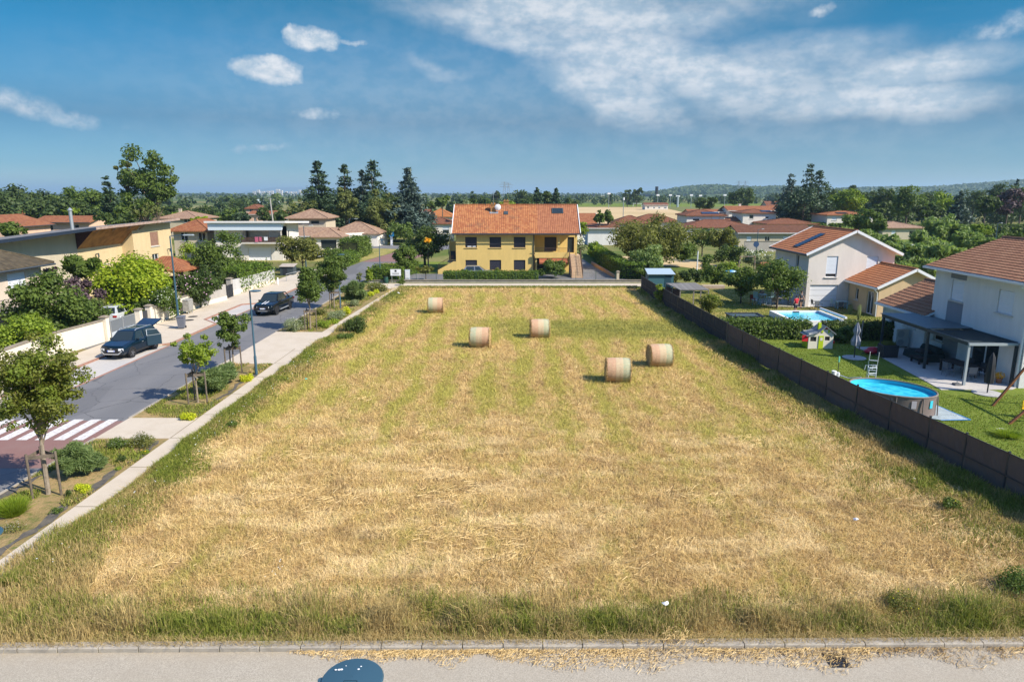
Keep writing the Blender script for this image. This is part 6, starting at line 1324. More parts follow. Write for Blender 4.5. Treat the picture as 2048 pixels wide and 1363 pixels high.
m, n = newmat('woven_screen_dark'); v = n.geo(); c = n.mix(n.noise(v, 1.5, 5, .65), (.028, .030, .036), (.055, .055, .062)); n.out(n.prin(c, .8, 0, None, .2))
# --- fences beside the field
def fence(name, label, pts, mat, h, step, group=None):
    t = thing(name, label, 'fence', (pts[0][0], pts[0][1], 0), 0, group)
    P = []; 
    for a, b in zip(pts, pts[1:]):
        L = math.dist(a, b); k = max(1, round(L / step)); P += [lerp(a, b, i / k) for i in range(k)]
    P.append(pts[-1]); R_ = random.Random(4)
    for i, p in enumerate(P):
        mk('post', ANTH, t, lambda mb: mb.bb(p[0] - .035, p[0] + .035, p[1] - .035, p[1] + .035, -.05, h + .09 + R_.uniform(-.02, .02)), world=True)
    for a, b in zip(P, P[1:]):
        d = math.dist(a, b); u = ((b[0] - a[0]) / d, (b[1] - a[1]) / d); a2 = (a[0] + u[0] * .04, a[1] + u[1] * .04); b2 = (b[0] - u[0] * .04, b[1] - u[1] * .04)
        def f(mb):
            V = []; k = 10
            for z in (.12, .5, .9, 1.35, h): 
                for i in range(k + 1):
                    q = lerp(a2, b2, i / k); w = .018 * math.sin(i * 1.9 + z * 5 + a[1]); V.append((q[0] - u[1] * w, q[1] + u[0] * w, z + (.012 * math.sin(i * 1.3 + a[1]) if z in (.12, h) else 0)))
            mb.add(V, [(j * (k + 1) + i, j * (k + 1) + i + 1, (j + 1) * (k + 1) + i + 1, (j + 1) * (k + 1) + i) for j in range(4) for i in range(k)])
        pn = mk('panel', mat, t, f, world=True)
        mk('rail', ANTH, t, lambda mb: (mb.bar((a2[0] - .03, a2[1], h + .01), (b2[0] - .03, b2[1], h + .01), .03, .035)), world=True)
        mk('rail', ANTH, t, lambda mb: (mb.bar((a2[0] - .05, a2[1], .82), (b2[0] - .05, b2[1], .82), .015, .03)), world=True)
    return t
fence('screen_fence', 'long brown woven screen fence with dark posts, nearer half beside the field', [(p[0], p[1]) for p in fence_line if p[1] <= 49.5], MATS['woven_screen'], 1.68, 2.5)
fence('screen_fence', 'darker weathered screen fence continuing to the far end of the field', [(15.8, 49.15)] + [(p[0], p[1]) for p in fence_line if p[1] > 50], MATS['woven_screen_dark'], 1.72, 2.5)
# --- walls along the left pavement
def coping(mb, a, b, z, w=.34): mb.bar((a[0], a[1], z), (b[0], b[1], z), w, .07)
W_ST = wallmat('street_wall_cream', (.74, .66, .54), .92); COP = pm('coping_stone', (.30, .25, .19), (.2, .17, .13), 4)
def gwall(label, pts, h, mat, base=None, cop=True):
    t = thing('garden_wall', label, 'wall', (pts[0][0], pts[0][1], 0))
    def f(mb):
        for i, (a, b) in enumerate(zip(pts, pts[1:])): mb.bar((a[0], a[1], h / 2 - .05), (b[0], b[1], h / 2 - .05), .2, h + .1)
    mk('wall', mat, t, f, world=True)
    if cop: mk('coping', COP, t, lambda mb: [coping(mb, a, b, h + .037) for a, b in zip(pts, pts[1:])], world=True)
    if base: mk('plinth', W_ST, t, lambda mb: [mb.bar((a[0] + .12, a[1], base / 2), (b[0] + .12, b[1], base / 2), .05, base) for a, b in zip(pts, pts[1:])], world=True)
    return t
def pillar(label, x, y, h, mat, s=.42):
    t = thing('gate_pillar', label, 'pillar', (x, y, 0)); mk('shaft', mat, t, lambda mb: mb.bb(-s / 2, s / 2, -s / 2, s / 2, -.05, h)); mk('cap', COP, t, lambda mb: (mb.bb(-s / 2 - .08, s / 2 + .08, -s / 2 - .08, s / 2 + .08, h + .002, h + .06), mb.box((0, 0, h + .10), (s + .06, s + .06, .075), taper=.5)))
gwall('long cream wall curving along the pavement, left of the sliding gate', [(-30.7, 22), (-31.0, 39), (-31.5, 45), (-30.9, 50.5)], 1.62, W_ST)
pillar('cream pillar left of the grey sliding gate', -30.8, 50.75, 1.85, W_ST); pillar('cream pillar between the sliding gate and the small dark gate', -30.4, 54.75, 1.75, W_ST)
pillar('cream pillar right of the small dark gate', -30.35, 56.3, 1.8, W_ST)
gwall('cream wall behind the grey wheelie bin', [(-30.35, 56.52), (-30.9, 60.6), (-30.8, 66.3)], 1.5, W_ST)
gwall('grey block wall with cream foot, far side of the cream wall', [(-30.7, 66.5), (-30.0, 70.9)], 1.7, W_BL, .5, cop=False)
pillar('stone pillar at the end of the second grey wall', -30.6, 73.6, 1.95, W_BL, .5)
gwall('pale grey wall with cream foot below the rough hedge', [(-30.6, 73.9), (-30.2, 78.2), (-29.6, 84.6)], 1.75, wallmat('pale_grey_block', (.50, .49, .47), .8), .6, cop=False)
t = thing('sliding_gate', 'grey sliding gate with two steel frames, closing the left courtyard', 'gate', (-30.6, 51, 0))
mk('panel', plain('grey_mesh_panel', (.13, .145, .16), .6), t, lambda mb: mb.bb(-.02, .02, .05, 3.5, .62, 1.45)); mk('lower_panel', plain('light_grey_panel', (.42, .46, .5), .5), t, lambda mb: mb.bb(-.02, .02, .05, 3.5, .08, .6))
mk('frame', ANT, t, lambda mb: (mb.bb(-.04, .04, .03, 3.52, 1.46, 1.51), mb.bb(-.04, .04, 1.72, 1.78, .06, 1.455), mb.bb(-.04, .04, .03, .09, .06, 1.455), mb.bb(-.04, .04, 3.46, 3.52, .06, 1.455)))
t = thing('small_gate', 'small dark pedestrian gate between two cream pillars', 'gate', (-30.4, 55, 0)); mk('panel', ANTH, t, lambda mb: mb.bb(-.03, .03, 0.02, 1.05, .05, 1.5)); mk('handle', ANT, t, lambda mb: mb.bar((.06, .85, .9), (.06, .97, .9), .03))
t = thing('iron_gate', 'dark gate between the grey block wall and the stone pillar', 'gate', (-30.1, 71.1, 0)); mk('panel', ANTH, t, lambda mb: [mb.bar((-.1, .05 + k * .18, .1), (-.1, .05 + k * .18, 1.45), .05) for k in range(13)]); mk('rail', ANTH, t, lambda mb: (mb.bar((-.1, 0, .2), (-.1, 2.2, .2), .05), mb.bar((-.1, 0, 1.4), (-.1, 2.2, 1.4), .05)))
gwall('low cream wall between the street corner and the yellow house garden', [(-18.0, 85.3), (16.6, 85.3)], .32, pm('low_wall', (.42, .37, .30), (.3, .27, .22), 2))
gwall('grey block wall in front of the low dark red roof on the right', [(xat(1488, 500, 133), 133), (xat(1558, 500, 133), 133)], 1.9, W_BL)
gwall('brick edging along the yellow house driveway', [(13.6, 90), (12.6, 108)], .45, pm('brick_edge', (.45, .27, .16), (.33, .2, .13), 6), cop=False)
pillar('slim cream gate post at the corner of the yellow house drive', 13.3, 85.6, 1.35, W_CR, .32); pillar('yellow gate post beside the square corner hedge', -18.1, 85.9, 1.6, W_YE, .34)
t = thing('wire_fence', 'thin green wire fence on the low wall before the yellow house', 'fence', (-17, 85.3, .35)); GRN = plain('green_wire', (.03, .08, .05), .5)
for k in range(13): mk('post', GRN, t, lambda mb: mb.bar((k * 2.5, 0, 0), (k * 2.5, 0, 1.15), .045))
mk('wire_mesh', GRN, t, lambda mb: ([mb.bar((0, 0, .1 + j * .2), (30, 0, .1 + j * .2), .008) for j in range(6)], [mb.bar((j * .3, 0, .08), (j * .3, 0, 1.1), .005) for j in range(101)]))
t = thing('slatted_fence', 'grey slatted fence before the white bungalow left of the yellow house', 'fence', (xat(850, 470, 160), 160, 0)); wf = xat(908, 470, 160) - xat(850, 470, 160)
for k in range(5): mk('post', GREY_D, t, lambda mb: mb.bb(k * wf / 4 - .05, k * wf / 4 + .05, -.05, .05, 0, 1.7))
mk('panel', plain('blue_grey_panel', (.12, .15, .17), .5), t, lambda mb: [mb.bb(.06, wf - .06, -.02, .02, .1 + j * .26, .32 + j * .26) for j in range(6)])

# --- street lamps
def lamp_disc(label, x, y, h=5.25, d=.68, ang=0, group='flat-headed blue lamps along the footpath', detail=False):
    t = thing('street_lamp', label, 'street lamp', (x, y, 0), ang, group)
    mk('pole', LAMPB, t, lambda mb: mb.tube([(0, 0, 0), (0, 0, 1.2), (0, 0, 1.25), (0, 0, h)], [.085, .085, .06, .045], 10), True)
    def hd(mb):
        mb.lathe([(.02, -.05), (d * .3, -.05), (d * .5 - .02, -.02), (d * .5, 0), (d * .5 - .015, .02), (d * .25, .045), (.005, .05)], (d * .5 + .0, 0, h), 32)
    hd_ = mk('lamp_head', LAMPB, t, hd, True)
    mk('lens', plain('lamp_lens', (.6, .62, .6), .3), hd_, lambda mb: mb.disc((d * .5, 0, h - .06), d * .22, 0, .008, 20))
    if detail:
        DK_ = plain('hatch_gap', (.012, .03, .045), .6); hz = h + .052; cx = d * .5
        mk('hatch', DK_, hd_, lambda mb: (mb.bar((cx - .08, -.08, hz), (cx + .08, -.08, hz), .004), mb.bar((cx - .08, -.34, hz - .02), (cx - .08, -.08, hz), .004), mb.bar((cx + .08, -.34, hz - .02), (cx + .08, -.08, hz), .004)))
        mk('dropping', WHITE, hd_, lambda mb: [mb.ball((cx + a, b, hz - .004), r, r * .8, .003, 8) for a, b, r in ((.0 + .07, .18, .012), (.05, .13, .016), (-.19, .12, .02), (-.16, .125, .02), (-.23, .118, .016), (-.12, .19, .008))])
    return t
lamp_disc('blue lamp beside the driveway slab, nearest standing lamp', *G(513, 750)); lamp_disc('blue lamp between the two dense street trees', *G(681, 617)); lamp_disc('blue lamp at the street corner by the square hedge', -16.7, 86.4)
hc = G(701, 1351, 5.25)
lamp_disc('round blue lamp head seen from above at the bottom edge', hc[0] - .36, hc[1], 5.2, .76, 0, detail=True)
hc = G(-50, 1066, 5.25); lamp_disc('blue lamp head just entering the left edge', hc[0] - .36, hc[1], 5.2, .76)
def lamp_arm(label, x, y, h, arm=1.6, dirx=1, arm_z=.1):
    t = thing('street_lamp', label, 'street lamp', (x, y, 0), 0, 'tall street lamps with an arm')
    mk('pole', LAMPB, t, lambda mb: mb.tube([(0, 0, 0), (0, 0, h)], [.10, .05], 10), True); mk('arm', LAMPB, t, lambda mb: mb.tube([(0, 0, h), (dirx * arm * .6, 0, h + arm_z)], .03, 6), True)
    mk('lamp_head', plain('lamp_grey', (.3, .34, .36), .4), t, lambda mb: mb.box((dirx * arm * .8, 0, h + arm_z), (arm * .45, .28, .09), taper=.8))
lamp_arm('tall street lamp behind the wheelie bin on the left pavement', -27.7, 55.8, 7.6, 1.9)
lamp_arm('tall street lamp before the beige tower house', xat(612, 530, 104), 104, zat(452, 104), 1.4); lamp_arm('tall street lamp behind the low white wing', xat(700, 480, 150), 150, zat(438, 150), 1.9)
lamp_arm('street lamp standing among the willows behind the garage wing', xat(1805, 540, 86), 86, zat(491, 86), 1.0); lamp_arm('street lamp in front of the estate behind the block wall', xat(1514, 490, 120), 120, zat(459, 120), 1.0); lamp_arm('small street lamp at the right edge above the far lawn', xat(1991, 480, 125), 125, zat(447, 125), .8)
t = thing('round_sign', 'round dark road sign on the lamp post before the block wall', 'road sign', (xat(1512, 486, 119.8), 119.7, 0)); mk('post', ANT, t, lambda mb: mb.tube([(0, 0, 0), (0, 0, 2.7)], .04, 6)); mk('plate', plain('dark_blue_sign', (.03, .07, .16), .5), t, lambda mb: mb.lathe([(.005, -.02), (.5, -.02), (.5, .01), (.005, .01)], (0, -.05, 2.3), 20, axis='y'))

# --- hay bales
STR = MATS['straw']
def bale(label, px, py, yaw, flip, D=1.46, W_=1.42):
    x, y = G(px, py); t = thing('hay_bale', label, 'hay bale', (x, y + D * .36, 0), yaw, 'round hay bales on the field'); r = D / 2; rng = rg()
    nm = 'bale_net' + ('_mirrored' if flip else '')
    if nm not in MATS:
        m, n = newmat(nm); v = n.tc('Object'); s = n.sep(v); xx = n.m('ADD', n.m('MULTIPLY', s[0], -1 if flip else 1), n.m('MULTIPLY', n.m('SUBTRACT', n.noise(v, 6, 3), .5), .05))
        c = n.ramp(n.m('ADD', n.m('DIVIDE', xx, 1.42), .5), [(0, (.46, .21, .14)), (.36, (.50, .23, .165)), (.40, (.52, .40, .28)), (.66, (.54, .42, .29)), (.70, (.27, .41, .29)), (1, (.31, .43, .31))])
        hay = n.ramp(n.noise(n.map(v, (5, 60, 60)), 1, 5, .7), [(.3, (.34, .24, .12)), (.6, (.60, .47, .28))])
        c = n.mix(n.mr(n.noise(n.map(v, (3, 12, 12)), 1.5, 5, .7), .35, .7, .35, .85), c, hay); n.out(n.prin(c, .75, 0, n.bump(n.noise(v, 30, 5, .7), 1, .03), .25))
    def f(mb):
        pr = []; 
        for i in range(17): a = -1 + 2 * i / 16; pr.append((r * (1 - .05 * abs(a) ** 4) + .006 * math.sin(i * 2.1), a * W_ / 2 * .97))
        mb.lathe(pr, (0, 0, r * .985), 40, axis='x')
    o = mk('net_wrap', MATS[nm], t, f, 'all')
    for v in o.data.vertices:
        if v.co.z < .09: v.co.z = .02 + (v.co.z - .0) * .3
    for sg in (-1, 1):
        mk('straw_end', STR_END, t, lambda mb: mb.lathe([(r * .955, sg * W_ / 2 * .965), (r * .9, sg * W_ / 2 * 1.02), (r * .6, sg * W_ / 2 * 1.05), (.01, sg * W_ / 2 * 1.04)], (0, 0, r * .985), 32, axis='x'), 'all')
    # loose straw on rims and ends
    N_ = 3600; a = rng.uniform(0, 2 * math.pi, N_); rr = r * np.where(rng.uniform(0, 1, N_) < .5, rng.uniform(.88, 1.02, N_), np.sqrt(rng.uniform(0, 1, N_)) * .97); sg = np.where(rng.uniform(0, 1, N_) < .5, -1, 1)
    P = np.stack([sg * W_ / 2 * rng.uniform(.93, 1.08, N_), np.cos(a) * rr, np.sin(a) * rr + r * .985], 1); V, F = leaves(rng, P, np.stack([sg, np.cos(a) * .5, np.sin(a) * .5], 1), .018, 7, .7); V[:, 2] = np.maximum(V[:, 2], .01)
    mesh_np('loose_straw', V, F, STR, t, rnd=rng.uniform(0, .9, N_))
    P = np.stack([rng.normal(0, .6, 500), rng.normal(0, .5, 500), rng.uniform(.02, .12, 500)], 1); V, F = leaves(rng, P, np.tile([0, 0, 2.], (500, 1)), .02, 8, .5); mesh_np('spilled_straw', V, F, STR, t, rnd=rng.uniform(0, .8, 500))
m, n = newmat('straw_end'); v = n.tc('Object'); STR_END = m; s = n.sep(v); rd = n.m('SQRT', n.m('ADD', n.m('POWER', s[1], 2), n.m('POWER', n.m('SUBTRACT', s[2], .72), 2)))
c = n.ramp(n.m('ADD', n.m('MULTIPLY', n.noise(v, 14, 5, .7), .7), n.m('MULTIPLY', n.m('FRACT', n.m('MULTIPLY', rd, 9)), .3)), [(.25, (.22, .14, .06)), (.5, (.45, .32, .16)), (.75, (.7, .54, .3))]); n.out(n.prin(c, .9, 0, n.bump(n.noise(v, 20, 5, .7), 1, .05), .15))
bale('farthest bale, green end to the left, alone near the footpath', 871, 627, R(2), True); bale('bale with green band left and pink band right, left of the pair in mid field', 960, 696, R(-3), True)
bale('bale with pink band left and green right, middle of the field', 1080, 677, R(2), False); bale('nearest bale, pink and white and green bands, lowest in the picture', 1238, 767, R(-4), False); bale('rightmost bale beside the nearest one', 1322, 735, R(3), False)

# --- vehicles: x is left-right, y front(-) to back(+)
TYRE = plain('tyre_rubber', (.015, .015, .016), .8); RIM = plain('alloy', (.35, .36, .37), .35, .8); RIMD = plain('dark_alloy', (.03, .03, .035), .35, .5); BLKP = plain('black_plastic', (.02, .02, .022), .6); HEADL = plain('headlight_glass', (.75, .78, .8), .1, .2); TAILL = plain('tail_light', (.35, .01, .01), .2)
def car(label, x, y, rz, paint, kind='suv', name='parked_car', rim=RIM, group=None, extras=()):
    t = thing(name, label, {'pickup': 'pickup', 'suv': 'car', 'hatch': 'car'}[kind], (x, y, .008), rz, group)
    if kind == 'suv': ST_ = [(-2.15, .70, .42, .70, .82), (-2.08, .84, .34, .82, .96), (-1.6, .90, .30, .98, 1.06), (-1.05, .90, .28, 1.05, 1.13), (.3, .91, .27, 1.06, 1.12), (1.7, .90, .28, 1.08, 1.12), (2.08, .86, .36, 1.04, 1.08), (2.16, .78, .45, .95, .98)]; cab = (-1.12, 2.02, .82, -.42, 1.75, .62, 1.10, 1.66); wy = (-1.32, 1.34); wr = .34
    elif kind == 'pickup': ST_ = [(-2.65, .74, .50, .80, .95), (-2.55, .90, .42, .95, 1.08), (-1.9, .95, .38, 1.08, 1.16), (-1.35, .95, .36, 1.12, 1.2), (.95, .95, .36, 1.13, 1.18), (1.0, .95, .36, 1.14, 1.2), (2.55, .94, .42, 1.14, 1.2), (2.66, .9, .5, 1.1, 1.16)]; cab = (-1.4, 1.0, .86, -.65, .72, .66, 1.16, 1.80); wy = (-1.72, 1.52); wr = .39
    else: ST_ = [(-2.1, .66, .35, .6, .7), (-2.0, .80, .25, .72, .82), (-1.4, .86, .2, .85, .93), (-.95, .87, .2, .9, 1.0), (.8, .87, .2, .93, 1.0), (1.75, .85, .22, .97, 1.02), (2.05, .8, .3, .95, 1.0), (2.1, .74, .4, .9, .95)]; cab = (-1.05, 1.95, .78, -.25, 1.5, .58, .98, 1.5); wy = (-1.3, 1.3); wr = .31
    def body(mb):
        b = 0; n_ = 12
        for (yy, w, zb, zs, zt) in ST_:
            for q in ((.84, zb), (.98, zb + .12), (1.0, (zb + zs) / 2), (.995, zs - .05), (.95, zs + .01), (.86, zt)): mb.v.append((-w * q[0], yy, q[1]))
            for q in ((.86, zt), (.95, zs + .01), (.995, zs - .05), (1.0, (zb + zs) / 2), (.98, zb + .12), (.84, zb)): mb.v.append((w * q[0], yy, q[1]))
        for i in range(len(ST_) - 1):
            for k in range(n_): k2 = (k + 1) % n_; mb.f.append((i * n_ + k, i * n_ + k2, (i + 1) * n_ + k2, (i + 1) * n_ + k))
        mb.f.append(tuple(reversed(range(n_)))); m_ = (len(ST_) - 1) * n_; mb.f.append(tuple(m_ + k for k in range(n_)))
    bd = mk('body', paint, t, body, True)
    y0, y1, w0, y2, y3, w1, z0, z1 = cab; z0 -= .06
    B = [(-w0, y0, z0), (w0, y0, z0), (w0, y1, z0), (-w0, y1, z0)]; T_ = [(-w1, y2, z1), (w1, y2, z1), (w1, y3, z1), (-w1, y3, z1)]; ym = (y2 + y3) / 2
    T2 = [(-w1 * .8, y2 + .15, z1 + .05), (w1 * .8, y2 + .15, z1 + .05), (w1 * .8, y3 - .12, z1 + .04), (-w1 * .8, y3 - .12, z1 + .04)]
    mk('cabin', paint, t, lambda mb: mb.add(B + T_ + T2, [(0, 1, 5, 4), (1, 2, 6, 5), (2, 3, 7, 6), (3, 0, 4, 7), (4, 5, 9, 8), (5, 6, 10, 9), (6, 7, 11, 10), (7, 4, 8, 11), (8, 9, 10, 11)]), True)
    def quad_on(a, b, c, d, m0=.07, off=.012, name='window', mat=None):
        A, B_, C_, D_ = map(Vector, (a, b, c, d)); P = lambda u, v_: (A * (1 - u) + B_ * u) * (1 - v_) + (D_ * (1 - u) + C_ * u) * v_; nn = (B_ - A).cross(D_ - A).normalized(); cen = (A + B_ + C_ + D_) / 4
        if nn.dot(cen - Vector((0, (y0 + y1) / 2, z0 - .5))) < 0: nn = -nn
        pts = [P(m0, m0 * 1.4) + nn * off, P(1 - m0, m0 * 1.4) + nn * off, P(1 - m0, 1 - m0) + nn * off, P(m0, 1 - m0) + nn * off]
        return mk(name, mat or GLASS, t, lambda mb: mb.add(pts + [p - nn * .01 for p in pts], [(0, 1, 2, 3), (7, 6, 5, 4), (0, 4, 5, 1), (1, 5, 6, 2), (2, 6, 7, 3), (3, 7, 4, 0)]))
    quad_on(B[0], B[1], T_[1], T_[0], .05, name='windscreen'); quad_on(B[2], B[3], T_[3], T_[2], .08, name='rear_window')
    for sx in (-1, 1):
        f = .46; bm_ = (sx * w0, y0 + (y1 - y0) * f, z0); tm_ = (sx * w1, y2 + (y3 - y2) * f * .8, z1)
        quad_on((sx * w0, y0 + .25, z0), bm_, tm_, (sx * w1, y2 + .03, z1), .06); quad_on(bm_, (sx * w0, y1 - .25, z0), (sx * w1, y3 - .03, z1), tm_, .06)
        for yy in wy:
            wh = thing_part = mk('wheel', TYRE, t, lambda mb: mb.lathe([(wr * .6, -.1), (wr * .93, -.11), (wr, -.08), (wr, .08), (wr * .93, .11), (wr * .6, .1)], (sx * .80 * (ST_[3][1] / .9), yy, wr), 20, axis='x'), True)
            mk('rim', rim, wh, lambda mb: (mb.lathe([(wr * .62, -.02), (wr * .6, .10), (wr * .5, .095), (.04, .085), (.01, .09)] if sx > 0 else [(wr * .62, .02), (wr * .6, -.10), (wr * .5, -.095), (.04, -.085), (.01, -.09)], (sx * .80 * (ST_[3][1] / .9), yy, wr), 20, axis='x'), [mb.box((sx * (.80 * (ST_[3][1] / .9) + .10), yy + math.cos(k * 1.2566) * wr * .32, wr + math.sin(k * 1.2566) * wr * .32), (.02, .05, wr * .55), rx=k * 1.2566 - math.pi / 2) for k in range(5)]))
            ar = ST_[3][1]
            def arch(mb):
                for k in range(13):
                    a0 = math.pi * k / 13; a1 = math.pi * (k + 1) / 13; r0, r1 = wr * 1.06, wr * 1.26
                    q = lambda r_, a: (yy + math.cos(a) * r_, wr + math.sin(a) * r_)
                    pts = [q(r0, a0), q(r1, a0), q(r1, a1), q(r0, a1)]; xo, xi = sx * (ar + .02), sx * (ar - .06)
                    mb.add([(xo, p[0], p[1]) for p in pts] + [(xi, p[0], p[1]) for p in pts], [(0, 1, 2, 3), (7, 6, 5, 4), (0, 4, 5, 1), (1, 5, 6, 2), (2, 6, 7, 3), (3, 7, 4, 0)])
            mk('wheel_arch', BLKP if kind != 'hatch' else paint, t, arch)
            mk('wheel_well', BLKP, t, lambda mb: mb.lathe([(.01, 0), (wr * 1.08, 0)], (sx * (ar + .004), yy, wr), 20, axis='x'))
        fr = ST_[1]
        mk('headlight', HEADL, t, lambda mb: mb.box((sx * fr[1] * .74, fr[0] - .015, fr[3] - .10), (.34, .12, .15), rz=sx * .25, taper=.9))
        mk('mirror', paint if kind == 'suv' else BLKP, t, lambda mb: mb.box((sx * (w0 + .13), y0 + .45, z0 + .10), (.2, .1, .14), taper=.85))
        mk('tail_light', TAILL, t, lambda mb: mb.box((sx * ST_[-1][1] * .92, ST_[-1][0] - .02, ST_[-1][3] - .12), (.28, .1, .16)))
        mk('door_handle', ANT if kind == 'suv' else BLKP, t, lambda mb: mb.box((sx * (ar + .01), -.1, z0 - .16), (.03, .16, .035)))
        mk('sill', BLKP, t, lambda mb: mb.box((sx * (ar - .02), 0, ST_[3][2] + .09), (.06, 2.0, .14)))
    gz = ST_[1][3]; gy = ST_[0][0]
    mk('grille', BLKP, t, lambda mb: mb.box((0, gy - .01, gz - .10), (.95, .08, .17)))
    mk('bumper', BLKP, t, lambda mb: mb.box((0, gy - .02, ST_[0][2] + .08), (1.25, .14, .2), taper=.92))
    if kind == 'suv': mk('skid_plate', ANT, t, lambda mb: (mb.bar((-.72, gy - .08, .62), (-.5, gy - .11, .42), .05, .07), mb.bar((-.5, gy - .11, .42), (.5, gy - .11, .42), .05, .07), mb.bar((.5, gy - .11, .42), (.72, gy - .08, .62), .05, .07)))
    for (yy, sg) in ((gy - .09, -1), (ST_[-1][0] + .015, 1)):
        pl = mk('licence_plate', WHITE, t, lambda mb: mb.box((0, yy - .02, ST_[0][2] + .22 if sg < 0 else .8), (.52, .02, .11)))
        mk('plate_band', plain('plate_blue', (.02, .10, .5), .5), pl, lambda mb: [mb.box((q, yy - .02 + sg * .003, ST_[0][2] + .22 if sg < 0 else .8), (.05, .02, .105)) for q in (-.232, .232)])
    return t, paint
def paintmat(name, col, rough=.18):
    m, n = newmat(name); n.out(n.prin(col, rough, .35, None, .5, **{'Coat Weight': .6})); return m
P_BL = paintmat('dark_blue_paint', (.004, .016, .032)); P_BK = paintmat('black_blue_paint', (.004, .009, .014)); P_WH = paintmat('white_paint_car', (.65, .68, .7), .25); P_GR = paintmat('grey_car_paint', (.25, .26, .27), .25)
t, pt = car('dark blue parked car with raised tailgate and roof bars, by the grey gate', -26.75, 46.85, R(-4), P_BL, 'suv')
tg = mk('tailgate', P_BL, t, lambda mb: mb.slab([(-.66, 1.72, 1.70), (.66, 1.72, 1.70), (.72, 2.75, 1.98), (.60, 2.98, 1.93), (-.60, 2.98, 1.93), (-.72, 2.75, 1.98)], .07)); mk('glass', GLASS, tg, lambda mb: mb.slab([(-.55, 1.85, 1.665), (.55, 1.85, 1.665), (.58, 2.5, 1.838), (-.58, 2.5, 1.838)], .01))
for sx in (-1, 1): mk('roof_bar', ANT, t, lambda mb: mb.tube([(sx * .58, -.35, 1.68), (sx * .6, -.2, 1.76), (sx * .6, 1.4, 1.76), (sx * .58, 1.6, 1.68)], .025, 6), True)
for yy in (.1, 1.1): mk('cross_bar', ANT, t, lambda mb: mb.box((0, yy, 1.79), (1.15, .07, .03)))
dr = mk('rear_door', paintmat('door_sky_reflection', (.02, .05, .075), .12), t, lambda mb: (mb.box((1.22, .78, .80), (.05, .98, .70), rz=R(-38)),)); mk('window_frame', ANT, dr, lambda mb: [mb.bar(a, b, .035) for a, b in (((.93, .42, 1.16), (.86, .52, 1.58)), ((.86, .52, 1.58), (1.32, 1.02, 1.55)), ((1.32, 1.02, 1.55), (1.50, 1.16, 1.16)), ((.93, .42, 1.16), (1.50, 1.16, 1.16)))])  # door colour lighter than the body: sky reflection painted in
mk('glass', GLASS, dr, lambda mb: mb.add([(.94, .43, 1.17), (1.49, 1.15, 1.17), (1.31, 1.01, 1.54), (.87, .52, 1.56)], [(0, 1, 2, 3)]))
mk('emblem', ANT, t, lambda mb: (mb.bar((-.07, -2.215, .80), (0, -2.215, .74), .03), mb.bar((.07, -2.215, .80), (0, -2.215, .74), .03)))
t, pt = car('dark pickup with two white bonnet stripes driving down the street', -22.55, 64.0, R(-3), P_BK, 'pickup', 'pickup_truck', RIMD)
for sx in (-.13, .13): mk('bonnet_stripe', WHITE, t, lambda mb: mb.add([(sx - .05, -2.5, 1.105), (sx + .05, -2.5, 1.105), (sx + .05, -1.42, 1.213), (sx - .05, -1.42, 1.213)], [(0, 1, 2, 3)]))
mk('bed_cavity', BLKP, t, lambda mb: mb.bb(-.74, .74, 1.1, 2.5, 1.17, 1.206)); mk('sport_bar', P_BK, t, lambda mb: mb.tube([(-.8, 1.75, 1.2), (-.68, 1.2, 1.72), (.68, 1.2, 1.72), (.8, 1.75, 1.2)], .05, 8), True)
mk('side_step', ANT, t, lambda mb: mb.tube([(.98, -1.1, .42), (.98, .95, .42)], .05, 8)); mk('lower_bumper', ANT, t, lambda mb: mb.box((0, -2.74, .5), (.9, .05, .06)))
xw, yw = G(243, 641); car('white car behind the grey sliding gate, rear to the camera', xw, 59.0, R(184), P_WH, 'hatch')
car('white car parked at the beige tower house behind the tree', xat(631, 515, 118), 118, R(170), P_WH, 'hatch'); car('grey car half hidden by the low hedge of the yellow house', -4.6, 91.3, R(90), P_GR, 'hatch')
car('yellow car mostly hidden behind the corner hedge', xat(783, 530, 94), 94, R(60), paintmat('yellow_car_paint', (.6, .38, .02), .3), 'hatch')

# --- street bits on the left
t = thing('wheelie_bin', 'grey wheelie bin standing at the foot of the tall street lamp', 'bin', (-27.25, 55.3, .09), R(12)); GB = plain('grey_bin_plastic', (.12, .13, .16), .5)
mk('body', GB, t, lambda mb: (lambda b: mb.add([(x * (.22 if z < .2 else .29), y * (.26 if z < .2 else .34), z) for z in (.08, .98) for x, y in ((-1, -1), (1, -1), (1, 1), (-1, 1))], [(3, 2, 1, 0), (4, 5, 6, 7), (0, 1, 5, 4), (1, 2, 6, 5), (2, 3, 7, 6), (3, 0, 4, 7)]))(0)); mk('lid', GB, t, lambda mb: mb.box((0, -.01, 1.02), (.64, .74, .06), taper=.92)); mk('handle', GB, t, lambda mb: mb.tube([(-.26, .38, .98), (.26, .38, .98)], .02, 6))
for sx in (-1, 1): mk('wheel', TYRE, t, lambda mb: mb.lathe([(.01, -.03), (.1, -.03), (.1, .03), (.01, .03)], (sx * .25, .27, .1), 14, axis='x'))
t = thing('utility_cabinet', 'old grey utility cabinet on legs against the cream wall', 'cabinet', (-30.1, 62.6, .09)); CB = pm('weathered_metal', (.33, .32, .29), (.22, .21, .19), 6, .7)
mk('box', CB, t, lambda mb: (mb.bb(-.25, .3, -.45, .45, .25, 1.25), mb.box((.02, 0, 1.3), (.6, 1.0, .09), taper=.8))); mk('door', CB, t, lambda mb: mb.bb(.305, .325, -.4, .4, .32, 1.18))
for k in (-.38, .38): mk('leg', ANT, t, lambda mb: mb.bb(.15, .22, k - .04, k + .04, 0, .25))
